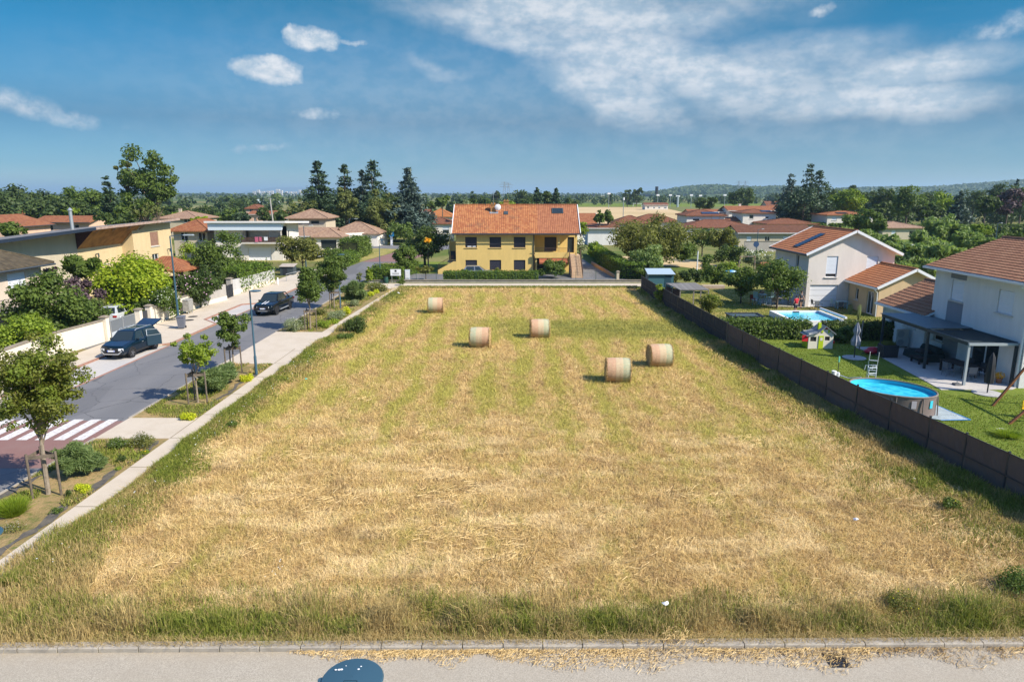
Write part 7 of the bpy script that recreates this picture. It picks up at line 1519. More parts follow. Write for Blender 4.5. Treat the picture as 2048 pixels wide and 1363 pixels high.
for i, (px, py, lb) in enumerate(((386, 633, 'dark manhole cover nearest the cabinet'), (378, 640, 'dark manhole cover right of the wheelie bin'))):
    x, y = G(px, py, .09); t = thing('manhole_cover', lb, 'manhole cover', (x, y, .09)); mk('lid', pm('cast_iron', (.06, .055, .05)), t, lambda mb: mb.disc((0, 0, 0), .34, 0, .012, 20)); mk('rim', pm('cast_iron', (.06, .055, .05)), t, lambda mb: mb.lathe([(.35, 0), (.35, .016), (.40, .016), (.40, 0)], (0, 0, 0), 20))
t = thing('bollard', 'short white post in front of the pale grey wall', 'bollard', (-28.6, 83.0, .09)); mk('post', WHITE, t, lambda mb: mb.disc((0, 0, 0), .09, 0, .8, 10)); mk('cap', ANT, t, lambda mb: mb.ball((0, 0, .8), .09, .09, .05))
t = thing('handrail', 'grey metal barrier at the corner of the far pavement', 'barrier', (-28.6, 86.2, .09)); mk('rail', ANT, t, lambda mb: (mb.tube([(0, 0, 0), (0, 0, .9), (1.7, .8, 1.25), (1.7, .8, 0)], .04, 6))); mk('bar', ANT, t, lambda mb: mb.tube([(0, 0, .45), (1.7, .8, .7)], .03, 6))
t = thing('rabbit_hutch', 'small dark shed with a pale flat roof below the olive tree', 'shed', (xat(560, 540, 93), 93, 0)); mk('walls', GREY_D, t, lambda mb: mb.bb(0, 1.8, 0, 1.4, 0, 1.2)); mk('roof', pm('old_roof', (.42, .36, .3)), t, lambda mb: mb.slab([(-.1, -.15, 1.25), (1.95, -.15, 1.25), (1.95, 1.55, 1.5), (-.1, 1.55, 1.5)], .06)); mk('door', ANTH, t, lambda mb: mb.bb(.4, 1.0, -.03, -.003, .05, 1.1))
t = thing('blue_parking_sign', 'blue information sign on a white post by the far lawn', 'sign', (xat(784, 500, 148), 148, 0)); mk('post', WHITE, t, lambda mb: mb.bb(-.25, .25, -.05, .05, 0, 1.9)); sg_ = mk('plate', plain('bright_blue', (.03, .28, .62), .5), t, lambda mb: mb.bb(-.55, .55, -.07, .07, 1.9, 3.0)); mk('symbol', WHITE, sg_, lambda mb: (mb.bb(-.12, -.02, -.085, -.072, 2.15, 2.75), mb.bb(-.02, .2, -.085, -.072, 2.62, 2.75), mb.bb(-.02, .2, -.085, -.072, 2.38, 2.48), mb.bb(.12, .22, -.085, -.072, 2.49, 2.61)))
t = thing('white_sign', 'small white board with dark print at the garden corner', 'sign', (xat(792, 556, 85), 84.9, 0)); mk('board', WHITE, t, lambda mb: mb.bb(-.65, .65, -.02, .02, .95, 1.75)); mk('print', BLKP, t, lambda mb: (mb.bb(-.12, .12, -.03, -.022, 1.42, 1.66), mb.bb(-.45, .45, -.03, -.022, 1.22, 1.27), mb.bb(-.4, .4, -.03, -.022, 1.1, 1.14)))
for k in (-.5, .5): mk('leg', ANT, t, lambda mb: mb.bb(k - .03, k + .03, .025, .06, 0, 1.7))
t = thing('meter_box', 'pale grey meter box beside the white board', 'cabinet', (xat(815, 555, 86.2), 86.2, 0)); mk('box', plain('pale_grey_box', (.5, .55, .6), .5), t, lambda mb: mb.bb(-.3, .3, -.2, .2, 0, 1.55)); mk('door', WHITE, t, lambda mb: mb.bb(-.24, .24, -.225, -.203, .5, 1.45))
t = thing('water_butt', 'dark green water barrel by the corner hedge', 'barrel', (xat(774, 560, 85.6), 84.95, 0)); mk('barrel', plain('dark_green_plastic', (.02, .07, .05), .5), t, lambda mb: mb.lathe([(.01, 0), (.25, 0), (.3, .4), (.26, .8), (.01, .8)], (0, 0, 0), 16), True); mk('lid', BLKP, t, lambda mb: mb.disc((0, 0, .8), .27, .003, .04, 16))
t = thing('toy_slide', 'green plastic slide in the garden beside the orange shelter roof', 'slide', (xat(392, 500, 86), 86, 0)); mk('chute', plain('green_plastic', (.05, .5, .06), .4), t, lambda mb: mb.slab([(0, 0, 2.6), (.6, 0, 2.6), (2.0, -1.6, 1.0), (1.4, -1.6, 1.0)], .08)); mk('ladder', plain('lime_plastic', (.35, .55, .03), .4), t, lambda mb: (mb.bar((-.6, .3, 0), (0, .1, 2.9), .12), mb.bar((-.3, .9, 0), (.5, .3, 2.9), .12), mb.bar((-.4, .5, 1.2), (0, .8, 1.2), .1), mb.bar((-.2, .3, 2.0), (.3, .6, 2.0), .1)))

# --- road drain, litter
t = thing('drain_grate', 'dark iron drain grate in the road, half under straw', 'drain', (G(1672, 1318)[0], G(1672, 1320)[1], .006)); mk('frame', ANTH, t, lambda mb: [mb.bb(*q) for q in ((-.26, .26, -.26, -.23, 0, .012), (-.26, .26, .23, .26, 0, .012), (-.26, -.23, -.229, .229, 0, .012), (.23, .26, -.229, .229, 0, .012))]); mk('bars', ANTH, t, lambda mb: [mb.bb(-.229, .229, -.2 + k * .055, -.175 + k * .055, 0.001, .011) for k in range(8)]); mk('pit', plain('black_void', (.004, .004, .004), 1), t, lambda mb: mb.bb(-.228, .228, -.228, .228, -.001, .0015))
def litter(name, label, px, py, s, mat, z=.1):
    x, y = G(px, py); o = MB(); rr = random.Random(int(px)); k = 7
    V = [(math.cos(a * 2 * math.pi / k) * s * rr.uniform(.5, 1), math.sin(a * 2 * math.pi / k) * s * rr.uniform(.3, .8), rr.uniform(0, s * .7)) for a in range(k)] + [(0, 0, s * .8), (0, 0, 0)]
    o.add(V, [(i, (i + 1) % k, k) for i in range(k)] + [((i + 1) % k, i, k + 1) for i in range(k)]); ob = o.build(name, mat); ob.location = (x, y, z); return tag(ob, label, 'litter')
litter('crumpled_paper', 'white crumpled paper in the tall verge grass', 1330, 1232, .12, WHITE, .35); litter('plastic_scrap', 'pale strip of plastic lying on the straw near the fence', 1710, 1043, .14, WHITE, .05); litter('turquoise_scrap', 'turquoise scrap in the grass left of the field', 612, 762, .12, plain('turquoise', (.1, .6, .5), .6), .1); litter('white_scrap', 'small white scrap near the far left corner of the field', 797, 588, .22, WHITE, .05); litter('white_scrap', 'white scrap in the shade of the brown fence', 1693, 815, .07, WHITE, .3); litter('grey_scrap', 'pale grey scrap in the shaded grass at the right', 1827, 962, .1, WHITE, .08)

# ---------------------------------------------------------------- right gardens
# oval pool
A_ = Vector(G(1701, 760, 1.07)); B_ = Vector(G(1875, 791, 1.07)); cen = (A_ + B_) / 2; maj = (B_ - A_).length / 2; ang = math.atan2(B_.y - A_.y, B_.x - A_.x)
PM = 1.62
t = thing('oval_pool', 'oval above-ground pool with brown wicker-look sides, by the brown fence', 'swimming pool', (cen.x, cen.y, 0), ang)
m, n = newmat('pool_water'); v = n.geo(); c = n.mix(n.mr(n.vor(n.vm('ADD', v, n.vm('MULTIPLY', n.noise(v, 2, 3, .5, 0, 1), (.5, .5, .5))), 3.2, 'Distance', 'SMOOTH_F1'), .25, .6), (.02, .38, .54), (.06, .56, .70)); n.out(n.prin(c, .06, 0, n.bump(n.noise(v, 5, 3), 1, .015), .6))  # caustic light pattern painted into the water colour
m, n = newmat('wicker_vinyl'); v = n.tc('Object'); c = n.mix(n.noise(n.map(v, (1, 1, 3)), 14, 4, .7), (.13, .10, .09), (.23, .185, .17)); n.out(n.prin(c, .7, 0, n.bump(n.noise(v, 40, 2), 1, .01), .3))
N_ = 40
def ov(s_, a): return (math.cos(a) * maj * s_, math.sin(a) * PM * s_)
mk('pool_wall', MATS['wicker_vinyl'], t, lambda mb: mb.lathe([(1, 0), (.99, .5), (1, 1.04)], (0, 0, 0), N_, maj, PM), True)
mk('liner', plain('pool_liner', (.05, .50, .68), .4), t, lambda mb: mb.lathe([(.975, 1.05), (.965, .3), (.96, .1)], (0, 0, 0), N_, maj, PM), True)
mk('water', MATS['pool_water'], t, lambda mb: mb.disc((0, 0, 0), .968, .70, .84, N_, maj, PM))
mk('rim', pm('taupe_tube', (.20, .17, .155)), t, lambda mb: mb.tube([(*ov(.99, 2 * math.pi * k / N_), 1.07) for k in range(N_ + 1)], .045, 8, False), True)
for k in range(0, N_, 4): p = ov(1.02, 2 * math.pi * k / N_); mk('support_post', pm('taupe_tube', (.20, .17, .155)), t, lambda mb: mb.tube([(p[0] * 1.03, p[1] * 1.03, 0), (p[0], p[1], 1.03)], .03, 6))
for a, w, c_, nm in ((R(-22), .34, plain('cyan_label', (.05, .5, .62), .5), 'label_panel'), (R(-52), .36, plain('faded_print', (.45, .42, .46), .6), 'printed_panel')):
    p = ov(1.008, a); p2 = ov(1.008, a + w / maj * .7); mk(nm, c_, t, lambda mb: mb.add([(p[0], p[1], .5), (p2[0], p2[1], .5), (p2[0], p2[1], .9), (p[0], p[1], .9)], [(0, 1, 2, 3)]))
def ladder(label, x, y, z, h, rz, tilt, mat, hooks=False):
    t = thing('pool_ladder', label, 'ladder', (x, y, z), rz)
    for sx in (-.24, .24): mk('rail', mat, t, lambda mb: mb.tube([(sx, 0, 0), (sx, tilt * h, h)] if not hooks else [(sx, 0, 0), (sx, 0, h - .2), (sx, .1, h), (sx, .3, h - .02), (sx, .36, h - .3)], .022, 6), True)
    for k in range(4 if not hooks else 3): q = .25 + k * .32; mk('rung', mat, t, lambda mb: mb.box((0, tilt * q, q), (.46, .1, .03)))
LGT = plain('pale_metal', (.55, .6, .62), .4)
x, y = G(1744, 752, 1.0); ladder('pale ladder hooked over the back rim of the oval pool', x, y, .6, 1.0, R(10), 0, LGT, True); x, y = G(1738, 752); ladder('taller pale ladder leaning behind the oval pool', *G(1741, 757, 0), 0, 1.75, R(160), .25, LGT)
x, y = G(1885, 833); t = thing('ground_sheet', 'grey ground sheet with blue edge spread beside the oval pool', 'tarpaulin', (x, y, .03)); P3 = [G(1845, 815), G(1872, 812), G(1941, 841), G(1882, 842), G(1848, 835)]; mk('sheet', pm('grey_sheet', (.34, .40, .42), (.25, .3, .32), 2), t, lambda mb: mb.slab([(a, b, .045 + .02 * (i % 2)) for i, (a, b) in enumerate(P3)], .01), world=True); mk('blue_edge', plain('blue_edge', (.04, .25, .6), .5), t, lambda mb: [mb.bar((*a, .06), (*b, .06), .05, .01) for a, b in zip(P3[1:3], P3[2:4])], world=True)
# rectangular pool
t = thing('rectangular_pool', 'rectangular raised pool with white rim in the far right garden', 'swimming pool', (25.9, 59.2, 0))
mk('rim', WHITE, t, lambda mb: (mb.bb(-2.3, 2.35, 2.2, 2.55, 0, .5), mb.bb(-2.3, -2.0, -2.7, 2.199, 0, .5), mb.bb(2.05, 2.35, -2.7, 2.199, 0, .5), mb.bb(-2.0, 2.05, -2.7, -2.4, 0, .5))); mk('water', MATS['pool_water'], t, lambda mb: mb.bb(-1.999, 2.049, -2.399, 2.199, .1, .33)); mk('cover_roller', WHITE, t, lambda mb: mb.tube([(2.25, 2.3, .72), (2.3, -2.5, .72)], .1, 10), True); mk('skimmer', ANTH, t, lambda mb: mb.bb(-.3, .3, 2.18, 2.198, .36, .47))
t = thing('filter_box', 'low dark box with a rim between the pools and the dark fence', 'pool box', (18.2, 55.6, 0)); mk('sides', plain('blue_grey_wood', (.06, .09, .1), .6), t, lambda mb: mb.bb(0, 2.6, 0, 1.6, 0, 1.0)); mk('rim', ANTH, t, lambda mb: (mb.bb(-.1, 2.7, -.1, .1, 1.002, 1.08), mb.bb(-.1, 2.7, 1.5, 1.7, 1.002, 1.08), mb.bb(-.1, .1, .101, 1.499, 1.002, 1.08), mb.bb(2.5, 2.7, .101, 1.499, 1.002, 1.08)))
# playhouse
x, y = G(1618, 698); t = thing('playhouse', 'white plastic playhouse with grey roof, lime door and red shutters', 'playhouse', (x - .05, y + .1, 0), R(-2)); PW = plain('cream_plastic', (.70, .66, .56), .5); PR = plain('red_plastic', (.50, .02, .03), .4); PG = plain('lime_green_plastic', (.45, .58, .02), .4); PGY = pm('grey_shingle_plastic', (.20, .22, .24), (.13, .15, .17), 12)
mk('wall', PW, t, lambda mb: (facade(mb, (0, 0), (1, 0), 1.75, 1.15, [(.12, .55, .55, .9), (1.15, 1.5, .62, .92)], .05, 0), facade(mb, (1.75, 0), (0, 1), 1.2, 1.15, [], .05, 0), facade(mb, (1.75, 1.2), (-1, 0), 1.75, 1.15, [], .05, 0), facade(mb, (0, 1.2), (0, -1), 1.2, 1.15, [(.4, .9, .5, .9)], .05, 0), mb.add([(.55, -.002, 1.15), (1.75, -.002, 1.15), (1.15, -.002, 1.62), (.55, 1.2, 1.15), (1.75, 1.2, 1.15), (1.15, 1.2, 1.62)], [(0, 1, 2), (5, 4, 3)])))
rfp = mk('roof', PGY, t, lambda mb: (mb.slab([(.45, -.12, 1.12), (1.15, -.12, 1.70), (1.15, 1.3, 1.70), (.45, 1.3, 1.12)], .06), mb.slab([(1.15, -.12, 1.70), (1.9, -.12, 1.12), (1.9, 1.3, 1.12), (1.15, 1.3, 1.70)], .06), mb.slab([(-.2, -.1, .98), (.6, -.1, 1.25), (.6, 1.25, 1.25), (-.2, 1.25, .98)], .06))); mk('chimney', PG, rfp, lambda mb: mb.bb(.75, .95, .3, .5, 1.3, 1.85))
dr = mk('door', PG, t, lambda mb: mb.bb(.72, 1.05, -.04, -.003, .02, .98)); mk('door_window', PW, dr, lambda mb: mb.bb(.80, .97, -.05, -.041, .62, .85))
for a in ((.85, .98), (1.32, 1.45)): mk('shutter', PG, t, lambda mb: mb.bb(a[0], a[1], -.03, -.004, 1.2, 1.42))
mk('side_shutter', PR, t, lambda mb: mb.bb(-.45, -.02, .02, .05, .55, 1.0)); mk('side_shutter', PR, t, lambda mb: mb.bb(-.04, -.005, .2, .55, .5, .95)); mk('lower_panel', PG, t, lambda mb: mb.bb(-.03, -.006, .1, 1.1, .02, .48)); mk('gable_trim', PR, t, lambda mb: mb.add([(.95, -.02, 1.46), (1.35, -.02, 1.46), (1.15, -.02, 1.60)], [(0, 1, 2)])); mk('flower_box', PR, t, lambda mb: mb.bb(1.78, 1.95, .2, .8, .35, .55))
for q in ((.15, .52), (1.18, 1.47)): mk('window_void', BLKP, t, lambda mb: mb.bb(q[0], q[1], .06, .08, .56, .91))
# parasols
def parasol(label, px, py, h, cloth, dark=False, slab_=.75):
    x, y = G(px, py); t = thing('parasol', label, 'parasol', (x, y, .02)); mk('base', pm('paving_base', (.42, .41, .39)), t, lambda mb: mb.disc((0, 0, 0), slab_, 0, .04, 24)); mk('pole', ANTH, t, lambda mb: mb.tube([(0, 0, .04), (0, 0, h)], .035, 8))
    def f(mb):
        z0 = .62 if dark else .85; pr = [(.05, z0 - .06), (.22, z0), (.24, z0 + .3), (.19, z0 + .9), (.15, h - .3), (.03, h)] if dark else [(.22, z0), (.25, z0 + .35), (.12, z0 + .75), (.19, z0 + 1.05), (.10, h - .25), (.02, h)]
        k = 16; b = len(mb.v)
        for r_, z in pr:
            for i in range(k): a = 2 * math.pi * i / k; q = r_ * (1 + (.28 if not dark else .06) * (1 if i % 2 else -1)); mb.v.append((math.cos(a) * q, math.sin(a) * q, z + (.05 if i % 2 and not dark and z == pr[0][1] else 0)))
        for j in range(len(pr) - 1):
            for i in range(k): i2 = (i + 1) % k; mb.f.append((b + j * k + i, b + j * k + i2, b + (j + 1) * k + i2, b + (j + 1) * k + i))
    mk('canopy', cloth, t, f, dark)
parasol('closed pale grey parasol on the lawn near the playhouse', 1708, 716, 2.5, plain('grey_cloth', (.30, .31, .36), .9)); parasol('parasol in a black cover in front of the terrace', 1974, 787, 2.35, plain('black_cover', (.02, .02, .025), .6), True)
# terrace and pergola of the grey house
mb = MB(); mb.prism([G(1757, 712), G(1882, 780), G(2024, 779.5), (29.19, 38), (29.19, 46.9), (28.94, 46.92), (28.94, 48.6), (25.0, 48.6)], -.03, .05); o = mb.build('terrace', MATS['terrace']); o['kind'] = 'structure'
PGM = plain('anthracite_pergola', (.035, .05, .06), .5); PGL = plain('pale_pergola_edge', (.32, .36, .38), .5)
t = thing('pergola', 'dark metal pergola over the terrace, half covered and half slatted', 'pergola', (26.4, 38.2, .05))
xa, xb_ = 26.35, 29.1; ya_, yb2 = 38.4, 47.6; zt = 2.42; ym = 42.3
for (qx, qy, mt) in ((xa, ya_, PGL), (xa, ym, PGM), (xa, yb2, PGM), (xb_, ya_, PGM), (xb_ - .06, yb2, PGM)): p = mk('post', mt, t, lambda mb: mb.bb(qx - .065, qx + .065, qy - .065, qy + .065, .05, zt), world=True)
mk('beam', PGM, t, lambda mb: (mb.bb(xa - .07, xa + .07, ya_, yb2 + .1, zt + .002, zt + .2), mb.bb(xb_ - .07, xb_ + .05, ya_, 46.85, zt + .002, zt + .2), mb.bb(xa - .06, xb_, yb2 + .101, yb2 + .2, zt + .002, zt + .2)), world=True); mk('front_beam', PGL, t, lambda mb: mb.bb(xa - .07, xb_ + .05, ya_ - .12, ya_ - .002, zt + .01, zt + .15), world=True)
mk('solid_roof', plain('slate_sheet', (.10, .14, .16), .5), t, lambda mb: mb.slab([(xa - .15, ym, zt + .26), (xb_, ym, zt + .26), (xb_, 46.8, zt + .26), (28.9, 46.9, zt + .26), (28.9, yb2 + .25, zt + .26), (xa - .15, yb2 + .25, zt + .26)], .05), world=True)
mk('slats', PGM, t, lambda mb: [mb.bb(xa + .08, xb_ - .08, ya_ + .15 + k * .30, ya_ + .25 + k * .30, zt + .06, zt + .16) for k in range(13)], world=True)
def table(name, label, x, y, w, d, h, mat, rz=0, z=.05, cat='table', leg=.1):
    t = thing(name, label, cat, (x, y, z), rz); mk('table_top', mat, t, lambda mb: mb.bb(-w / 2, w / 2, -d / 2, d / 2, h - .05, h))
    for sx in (-1, 1):
        for sy in (-1, 1): mk('leg', mat, t, lambda mb: mb.bb(sx * (w / 2 - leg) - leg / 2, sx * (w / 2 - leg) + leg / 2, sy * (d / 2 - leg) - leg / 2, sy * (d / 2 - leg) + leg / 2, 0, h - .052))
def chair(label, x, y, rz, mat, z=.05, group=None, h=.88, seat=.44):
    t = thing('garden_chair', label, 'chair', (x, y, z), rz, group); mk('seat', mat, t, lambda mb: mb.bb(-.24, .24, -.24, .24, seat - .03, seat)); mk('backrest', mat, t, lambda mb: mb.box((0, .26, (seat + h) / 2 + .02), (.46, .03, h - seat - .04), rx=R(-8)))
    for sx in (-1, 1):
        mk('leg', mat, t, lambda mb: mb.tube([(sx * .22, -.22, 0), (sx * .21, -.2, seat - .032)], .018, 6)); mk('leg', mat, t, lambda mb: mb.tube([(sx * .23, .26, 0), (sx * .21, .2, seat - .032)], .018, 6)); mk('armrest', mat, t, lambda mb: mb.tube([(sx * .25, -.2, seat), (sx * .26, -.18, seat + .22), (sx * .25, .24, seat + .24)], .015, 6))
DKW = pm('dark_table_wood', (.06, .045, .04), (.035, .03, .028), 5); DKC = plain('dark_weave', (.04, .04, .045), .7); GYC = plain('grey_textilene', (.14, .15, .17), .7)
table('dining_table', 'dark wooden dining table under the slatted part of the pergola', 27.6, 40.9, 1.0, 2.2, .75, DKW, R(4))
for lb, dx, dy, rz, mt in (('grey chair at the near end of the dining table', -.75 + .5, -1.5, R(175), GYC), ('dark chair on the house side of the dining table, near end', .85, -.6, R(-90), DKC), ('dark chair on the house side of the dining table, far end', .85, .5, R(-90), DKC), ('dark chair on the pool side of the dining table', -.85, -.4, R(90), GYC)): chair(lb, 27.6 + dx, 40.9 + dy, rz, mt)
t = thing('covered_sofa', 'garden sofa group under a dark green cover below the solid roof', 'sofa', (27.9, 45.0, .05)); mk('seat', plain('dark_green_cover', (.015, .035, .035), .7), t, lambda mb: (mb.box((0, 0, .25), (1.6, 2.2, .5), taper=.93))); mk('backrest', plain('dark_green_cover', (.015, .035, .035), .7), t, lambda mb: mb.box((.55, .1, .68), (.45, 2.0, .34), taper=.8)); mk('cushion', DKC, t, lambda mb: mb.ball((-.2, -.2, .56), .5, .6, .16))
table('low_table', 'low dark table before the covered sofa', 26.9, 43.8, .7, 1.1, .4, DKW)
t = thing('planter', 'large square black planter with grasses at the corner of the terrace', 'planter', (G(1774, 714)[0], G(1774, 714)[1], .05)); mk('pot', DKC, t, lambda mb: (mb.box((0, 0, .42), (1.0, .8, .84), taper=1.04),)); rng = rg(); V, F = blades(rng, rng.uniform(-.4, .4, 500), rng.uniform(-.3, .3, 500), np.full(500, .8), rng.uniform(.15, .4, 500), np.full(500, .015), .4, .3); mesh_np('grasses', V, F, L_OL, t, rnd=rng.uniform(0, 1, 1000))
t = thing('heat_pump', 'white heat pump unit at the rear corner of the pergola', 'heat pump', (28.3, 48.6, .05), R(0)); mk('casing', plain('pale_casing', (.55, .56, .54), .5), t, lambda mb: mb.bb(-.45, .45, -.2, .2, .08, 1.35))
for zz in (.4, 1.0): mk('fan_grille', ANT, t, lambda mb: mb.lathe([(.02, -.02), (.24, -.02), (.25, 0)], (-.12, -.203, zz), 18, axis='y'))
for k in (-.35, .35): mk('foot', BLKP, t, lambda mb: mb.bb(k - .05, k + .05, -.2, .2, 0, .078))
t = thing('red_float', 'red inflatable lying on the lawn at the corner of the terrace', 'inflatable', (G(1744, 708)[0], G(1744, 708)[1], .02), R(8)); mk('hull', plain('red_vinyl', (.42, .01, .03), .4), t, lambda mb: (mb.ball((0, 0, .2), .62, .38, .2, 14), mb.ball((.05, .05, .36), .4, .25, .14, 12)), True); mk('strap', BLKP, t, lambda mb: mb.tube([(-.9, -.1, .05), (-.5, -.05, .25)], .02, 5))
t = thing('yellow_flowerpot', 'yellow flowering pot by the sliding door', 'flowerpot', (28.75, 38.9, .05)); mk('pot', pm('terracotta', (.35, .15, .08)), t, lambda mb: mb.lathe([(.01, 0), (.13, 0), (.19, .3), (.17, .3), (.01, .27)], (0, 0, 0), 14), True); rng = rg(); P, D = blob_points(rng, [[0, 0, .45]], [.28], 260, .3); V, F = leaves(rng, P, D + [0, 0, .5], .05); mesh_np('flowers', V, F, L_OF, t, rnd=rng.uniform(0, 1, 260))
t = thing('post_base', 'grey parasol weight at the foot of the pale pergola post', 'weight', (26.0, 38.45, .052)); mk('slab', pm('weight_stone', (.14, .14, .14)), t, lambda mb: mb.box((0, 0, .05), (.4, .35, .1), taper=.9)); mk('socket', ANT, t, lambda mb: mb.tube([(0, 0, .1), (0, 0, .25)], .03, 6))
t = thing('wooden_post', 'thin leaning wooden post behind the closed grey parasol', 'post', (G(1718, 700)[0], G(1718, 700)[1], 0)); mk('shaft', WOODG, t, lambda mb: mb.bar((0, 0, 0), (.12, .1, 2.1), .07)); mk('cap', WOODG, t, lambda mb: mb.box((.12, .1, 2.12), (.09, .09, .03)))
# swing set at the right edge
sx_, sy_ = G(1997, 848); t = thing('swing_set', 'brown wooden swing frame with a yellow seat at the right edge', 'swing', (sx_ + 1.4, sy_, 0)); SWW = pm('red_brown_timber', (.22, .09, .035), (.14, .055, .025), 5)
for a, b in (((-.9, 0, 0), (1.6, .25, 2.25)), ((3.1, -.2, 0), (1.6, .25, 2.25)), ((.3, 2.9, 0), (1.8, 2.9, 2.25)), ((3.4, 2.9, 0), (1.8, 2.9, 2.25))): mk('leg', SWW, t, lambda mb: mb.bar(a, b, .1))
mk('top_beam', SWW, t, lambda mb: mb.bar((1.6, .1, 2.3), (1.8, 3.1, 2.3), .12)); mk('brace', SWW, t, lambda mb: mb.bar((-.1, .1, .72), (2.4, 0, .72), .08, .06))
sw = mk('seat', plain('yellow_plastic', (.75, .5, .03), .4), t, lambda mb: (mb.box((.6, .9, .42), (.35, .3, .08)), mb.box((.6, 1.05, .65), (.35, .05, .45)))); mk('rope', ANTH, sw, lambda mb: (mb.tube([(.45, .9, .45), (1.6, 1.0, 2.25)], .012, 5), mb.tube([(.75, .9, .45), (1.7, 1.0, 2.25)], .012, 5)))
t = thing('stone_ring', 'white dish lying in the weeds of the lawn by the swing', 'dish', (*G(2003, 864), .05)); mk('dish', pm('pale_stone', (.5, .48, .45)), t, lambda mb: mb.lathe([(.01, .02), (.16, .02), (.22, .1), (.19, .1), (.01, .05)], (0, 0, 0), 14), True); mk('stand', pm('pale_stone', (.5, .48, .45)), t, lambda mb: mb.disc((0, 0, 0), .08, -.04, .018, 10))
tuft('lawn_weeds', 'dark weed patch on the lawn near the swing', 2012, 872, 1.6, .25, L_BR, 1500, .01, lean=.7)
t = thing('pool_pump', 'white filter pump in the grass behind the fence near the oval pool', 'pump', (*G(1668, 746, .3), 0)); mk('body', WHITE, t, lambda mb: (mb.disc((0, 0, 0), .14, 0, .45, 12), mb.disc((.25, 0, 0), .1, 0, .35, 12))); mk('hose', plain('pale_hose', (.5, .55, .6), .5), t, lambda mb: mb.tube([(.3, 0, .2), (.7, -.4, .1), (1.2, -.9, .3)], .03, 6), True)
t = thing('pool_brush', 'mint-green pool brush standing upright by the filter pump', 'brush', (*G(1676, 742, .1), 0)); mk('handle', ANTH, t, lambda mb: mb.tube([(0, 0, 0), (0, 0, .7)], .02, 6)); mk('head', plain('mint_plastic', (.15, .5, .35), .5), t, lambda mb: mb.bb(-.04, .04, -.04, .04, .7, 1.05))
# carport-like shelter, shed
a_, b_ = G(1360, 579, 1.5), G(1419, 579, 1.5); c_, d_ = G(1391, 565, 1.75), G(1332, 566, 1.75)
t = thing('wood_shelter', 'open wooden shelter with a grey plank roof inside the dark fence', 'shelter', (a_[0], a_[1], 0))
m, n = newmat('grey_planks'); v = n.geo(); s = n.sep(v); c = n.mix(n.white(n.comb(n.m('FLOOR', n.m('MULTIPLY', s[0], 7)), 0, 0)), (.13, .125, .12), (.24, .23, .22)); n.out(n.prin(n.mix(n.noise(n.map(v, (6, .8, 1)), 2, 4), c, sc((.2, .19, .18), .7)), .85, 0, None, .2))
mk('roof', MATS['grey_planks'], t, lambda mb: mb.slab([(*a_, 1.5), (*b_, 1.5), (*c_, 1.75), (*d_, 1.75)], .08), world=True)
for q, z in ((lerp(a_, b_, .02), 1.4), (lerp(a_, b_, .48), 1.4), (lerp(a_, b_, .72), 1.4), (lerp(a_, b_, .98), 1.4), (lerp(d_, c_, .03), 1.62), (lerp(d_, c_, .97), 1.62), (lerp(a_, d_, .5), 1.5)): mk('post', WOODG, t, lambda mb: mb.bb(q[0] - .05, q[0] + .05, q[1] + .05, q[1] + .15, 0, z), world=True)
mk('side_boards', WOODB, t, lambda mb: mb.bar((a_[0] + .05, a_[1] + .3, .8), (d_[0] + .05, d_[1] - .2, .8), .03, 1.3), world=True)
t = thing('blue_shed', 'blue-green garden shed with a pale metal roof behind the dark fence', 'shed', (15.75, 78.5, 0)); mk('walls', plain('blue_green_wood', (.04, .12, .15), .6), t, lambda mb: mb.bb(0, 2.9, 0, 1.8, 0, 1.85)); mk('roof', plain('pale_sheet_metal', (.42, .52, .58), .4, .2), t, lambda mb: mb.slab([(-.15, -.25, 1.9), (3.05, -.25, 1.9), (2.95, 1.95, 2.35), (-.1, 1.95, 2.35)], .05)); mk('door', plain('dark_blue_door', (.02, .06, .09), .5), t, lambda mb: mb.bb(1.9, 2.6, -.03, -.003, .05, 1.75))
t = thing('board_on_trestle', 'white board lying on a small frame behind the dark fence', 'board', (*G(1314, 562, .9), 0), R(-40)); mk('board', WHITE, t, lambda mb: mb.box((0, 0, .95), (1.6, .2, .05))); mk('frame', WOODG, t, lambda mb: (mb.bar((-.6, 0, 0), (-.6, 0, .92), .06), mb.bar((.6, 0, 0), (.6, 0, .92), .06)))
# terrace furniture at the white house
sheet('patio', [G(1500, 598), G(1536, 612), G(1612, 615), (28.9, 66.6), (28.9, 72), (25.6, 72)], .022, 'terrace'); sheet('soil_strip', [(29.0, 64.2), (33.0, 62.6), (33.0, 66.6), (29.0, 66.6)], .024, 'verge_soil')
SBL = plain('sky_blue_paint', (.30, .46, .52), .5); GW2 = plain('dark_grey_metal', (.09, .1, .11), .5)
x, y = G(1530, 612); table('bar_table', 'pale blue high table on the patio of the white house', x, y + .8, .7, .7, 1.05, SBL, 0, .03, leg=.07)
for lb, dx, dy in (('pale blue high chair left of the high table', -.7, .6), ('pale blue high chair right of the high table', .75, .8), ('dark-backed high chair behind the high table', .1, 1.6)): chair(lb, x + dx, y + dy, R(170 + dx * 50), SBL if 'pale' in lb else GW2, .03, None, 1.35, .75)
x, y = G(1570, 612); table('picnic_table', 'grey wooden folding table under the shady tree', x, y + .6, 1.5, .75, .74, WOODG, 0, .03)
chair('red lounge seat on the patio of the white house', *G(1505, 606), R(150), plain('red_fabric', (.35, .05, .04), .8), .03); chair('folding chair right of the pale blue table', *G(1548, 612), R(160), WOODG, .03)
for lb, px, py, rz in (('dark chair facing away before the garage door', 1636, 621, R(10)), ('dark chair at the left of the garage door', 1628, 617, R(90))): chair(lb, *G(px, py), rz, GW2, .03)
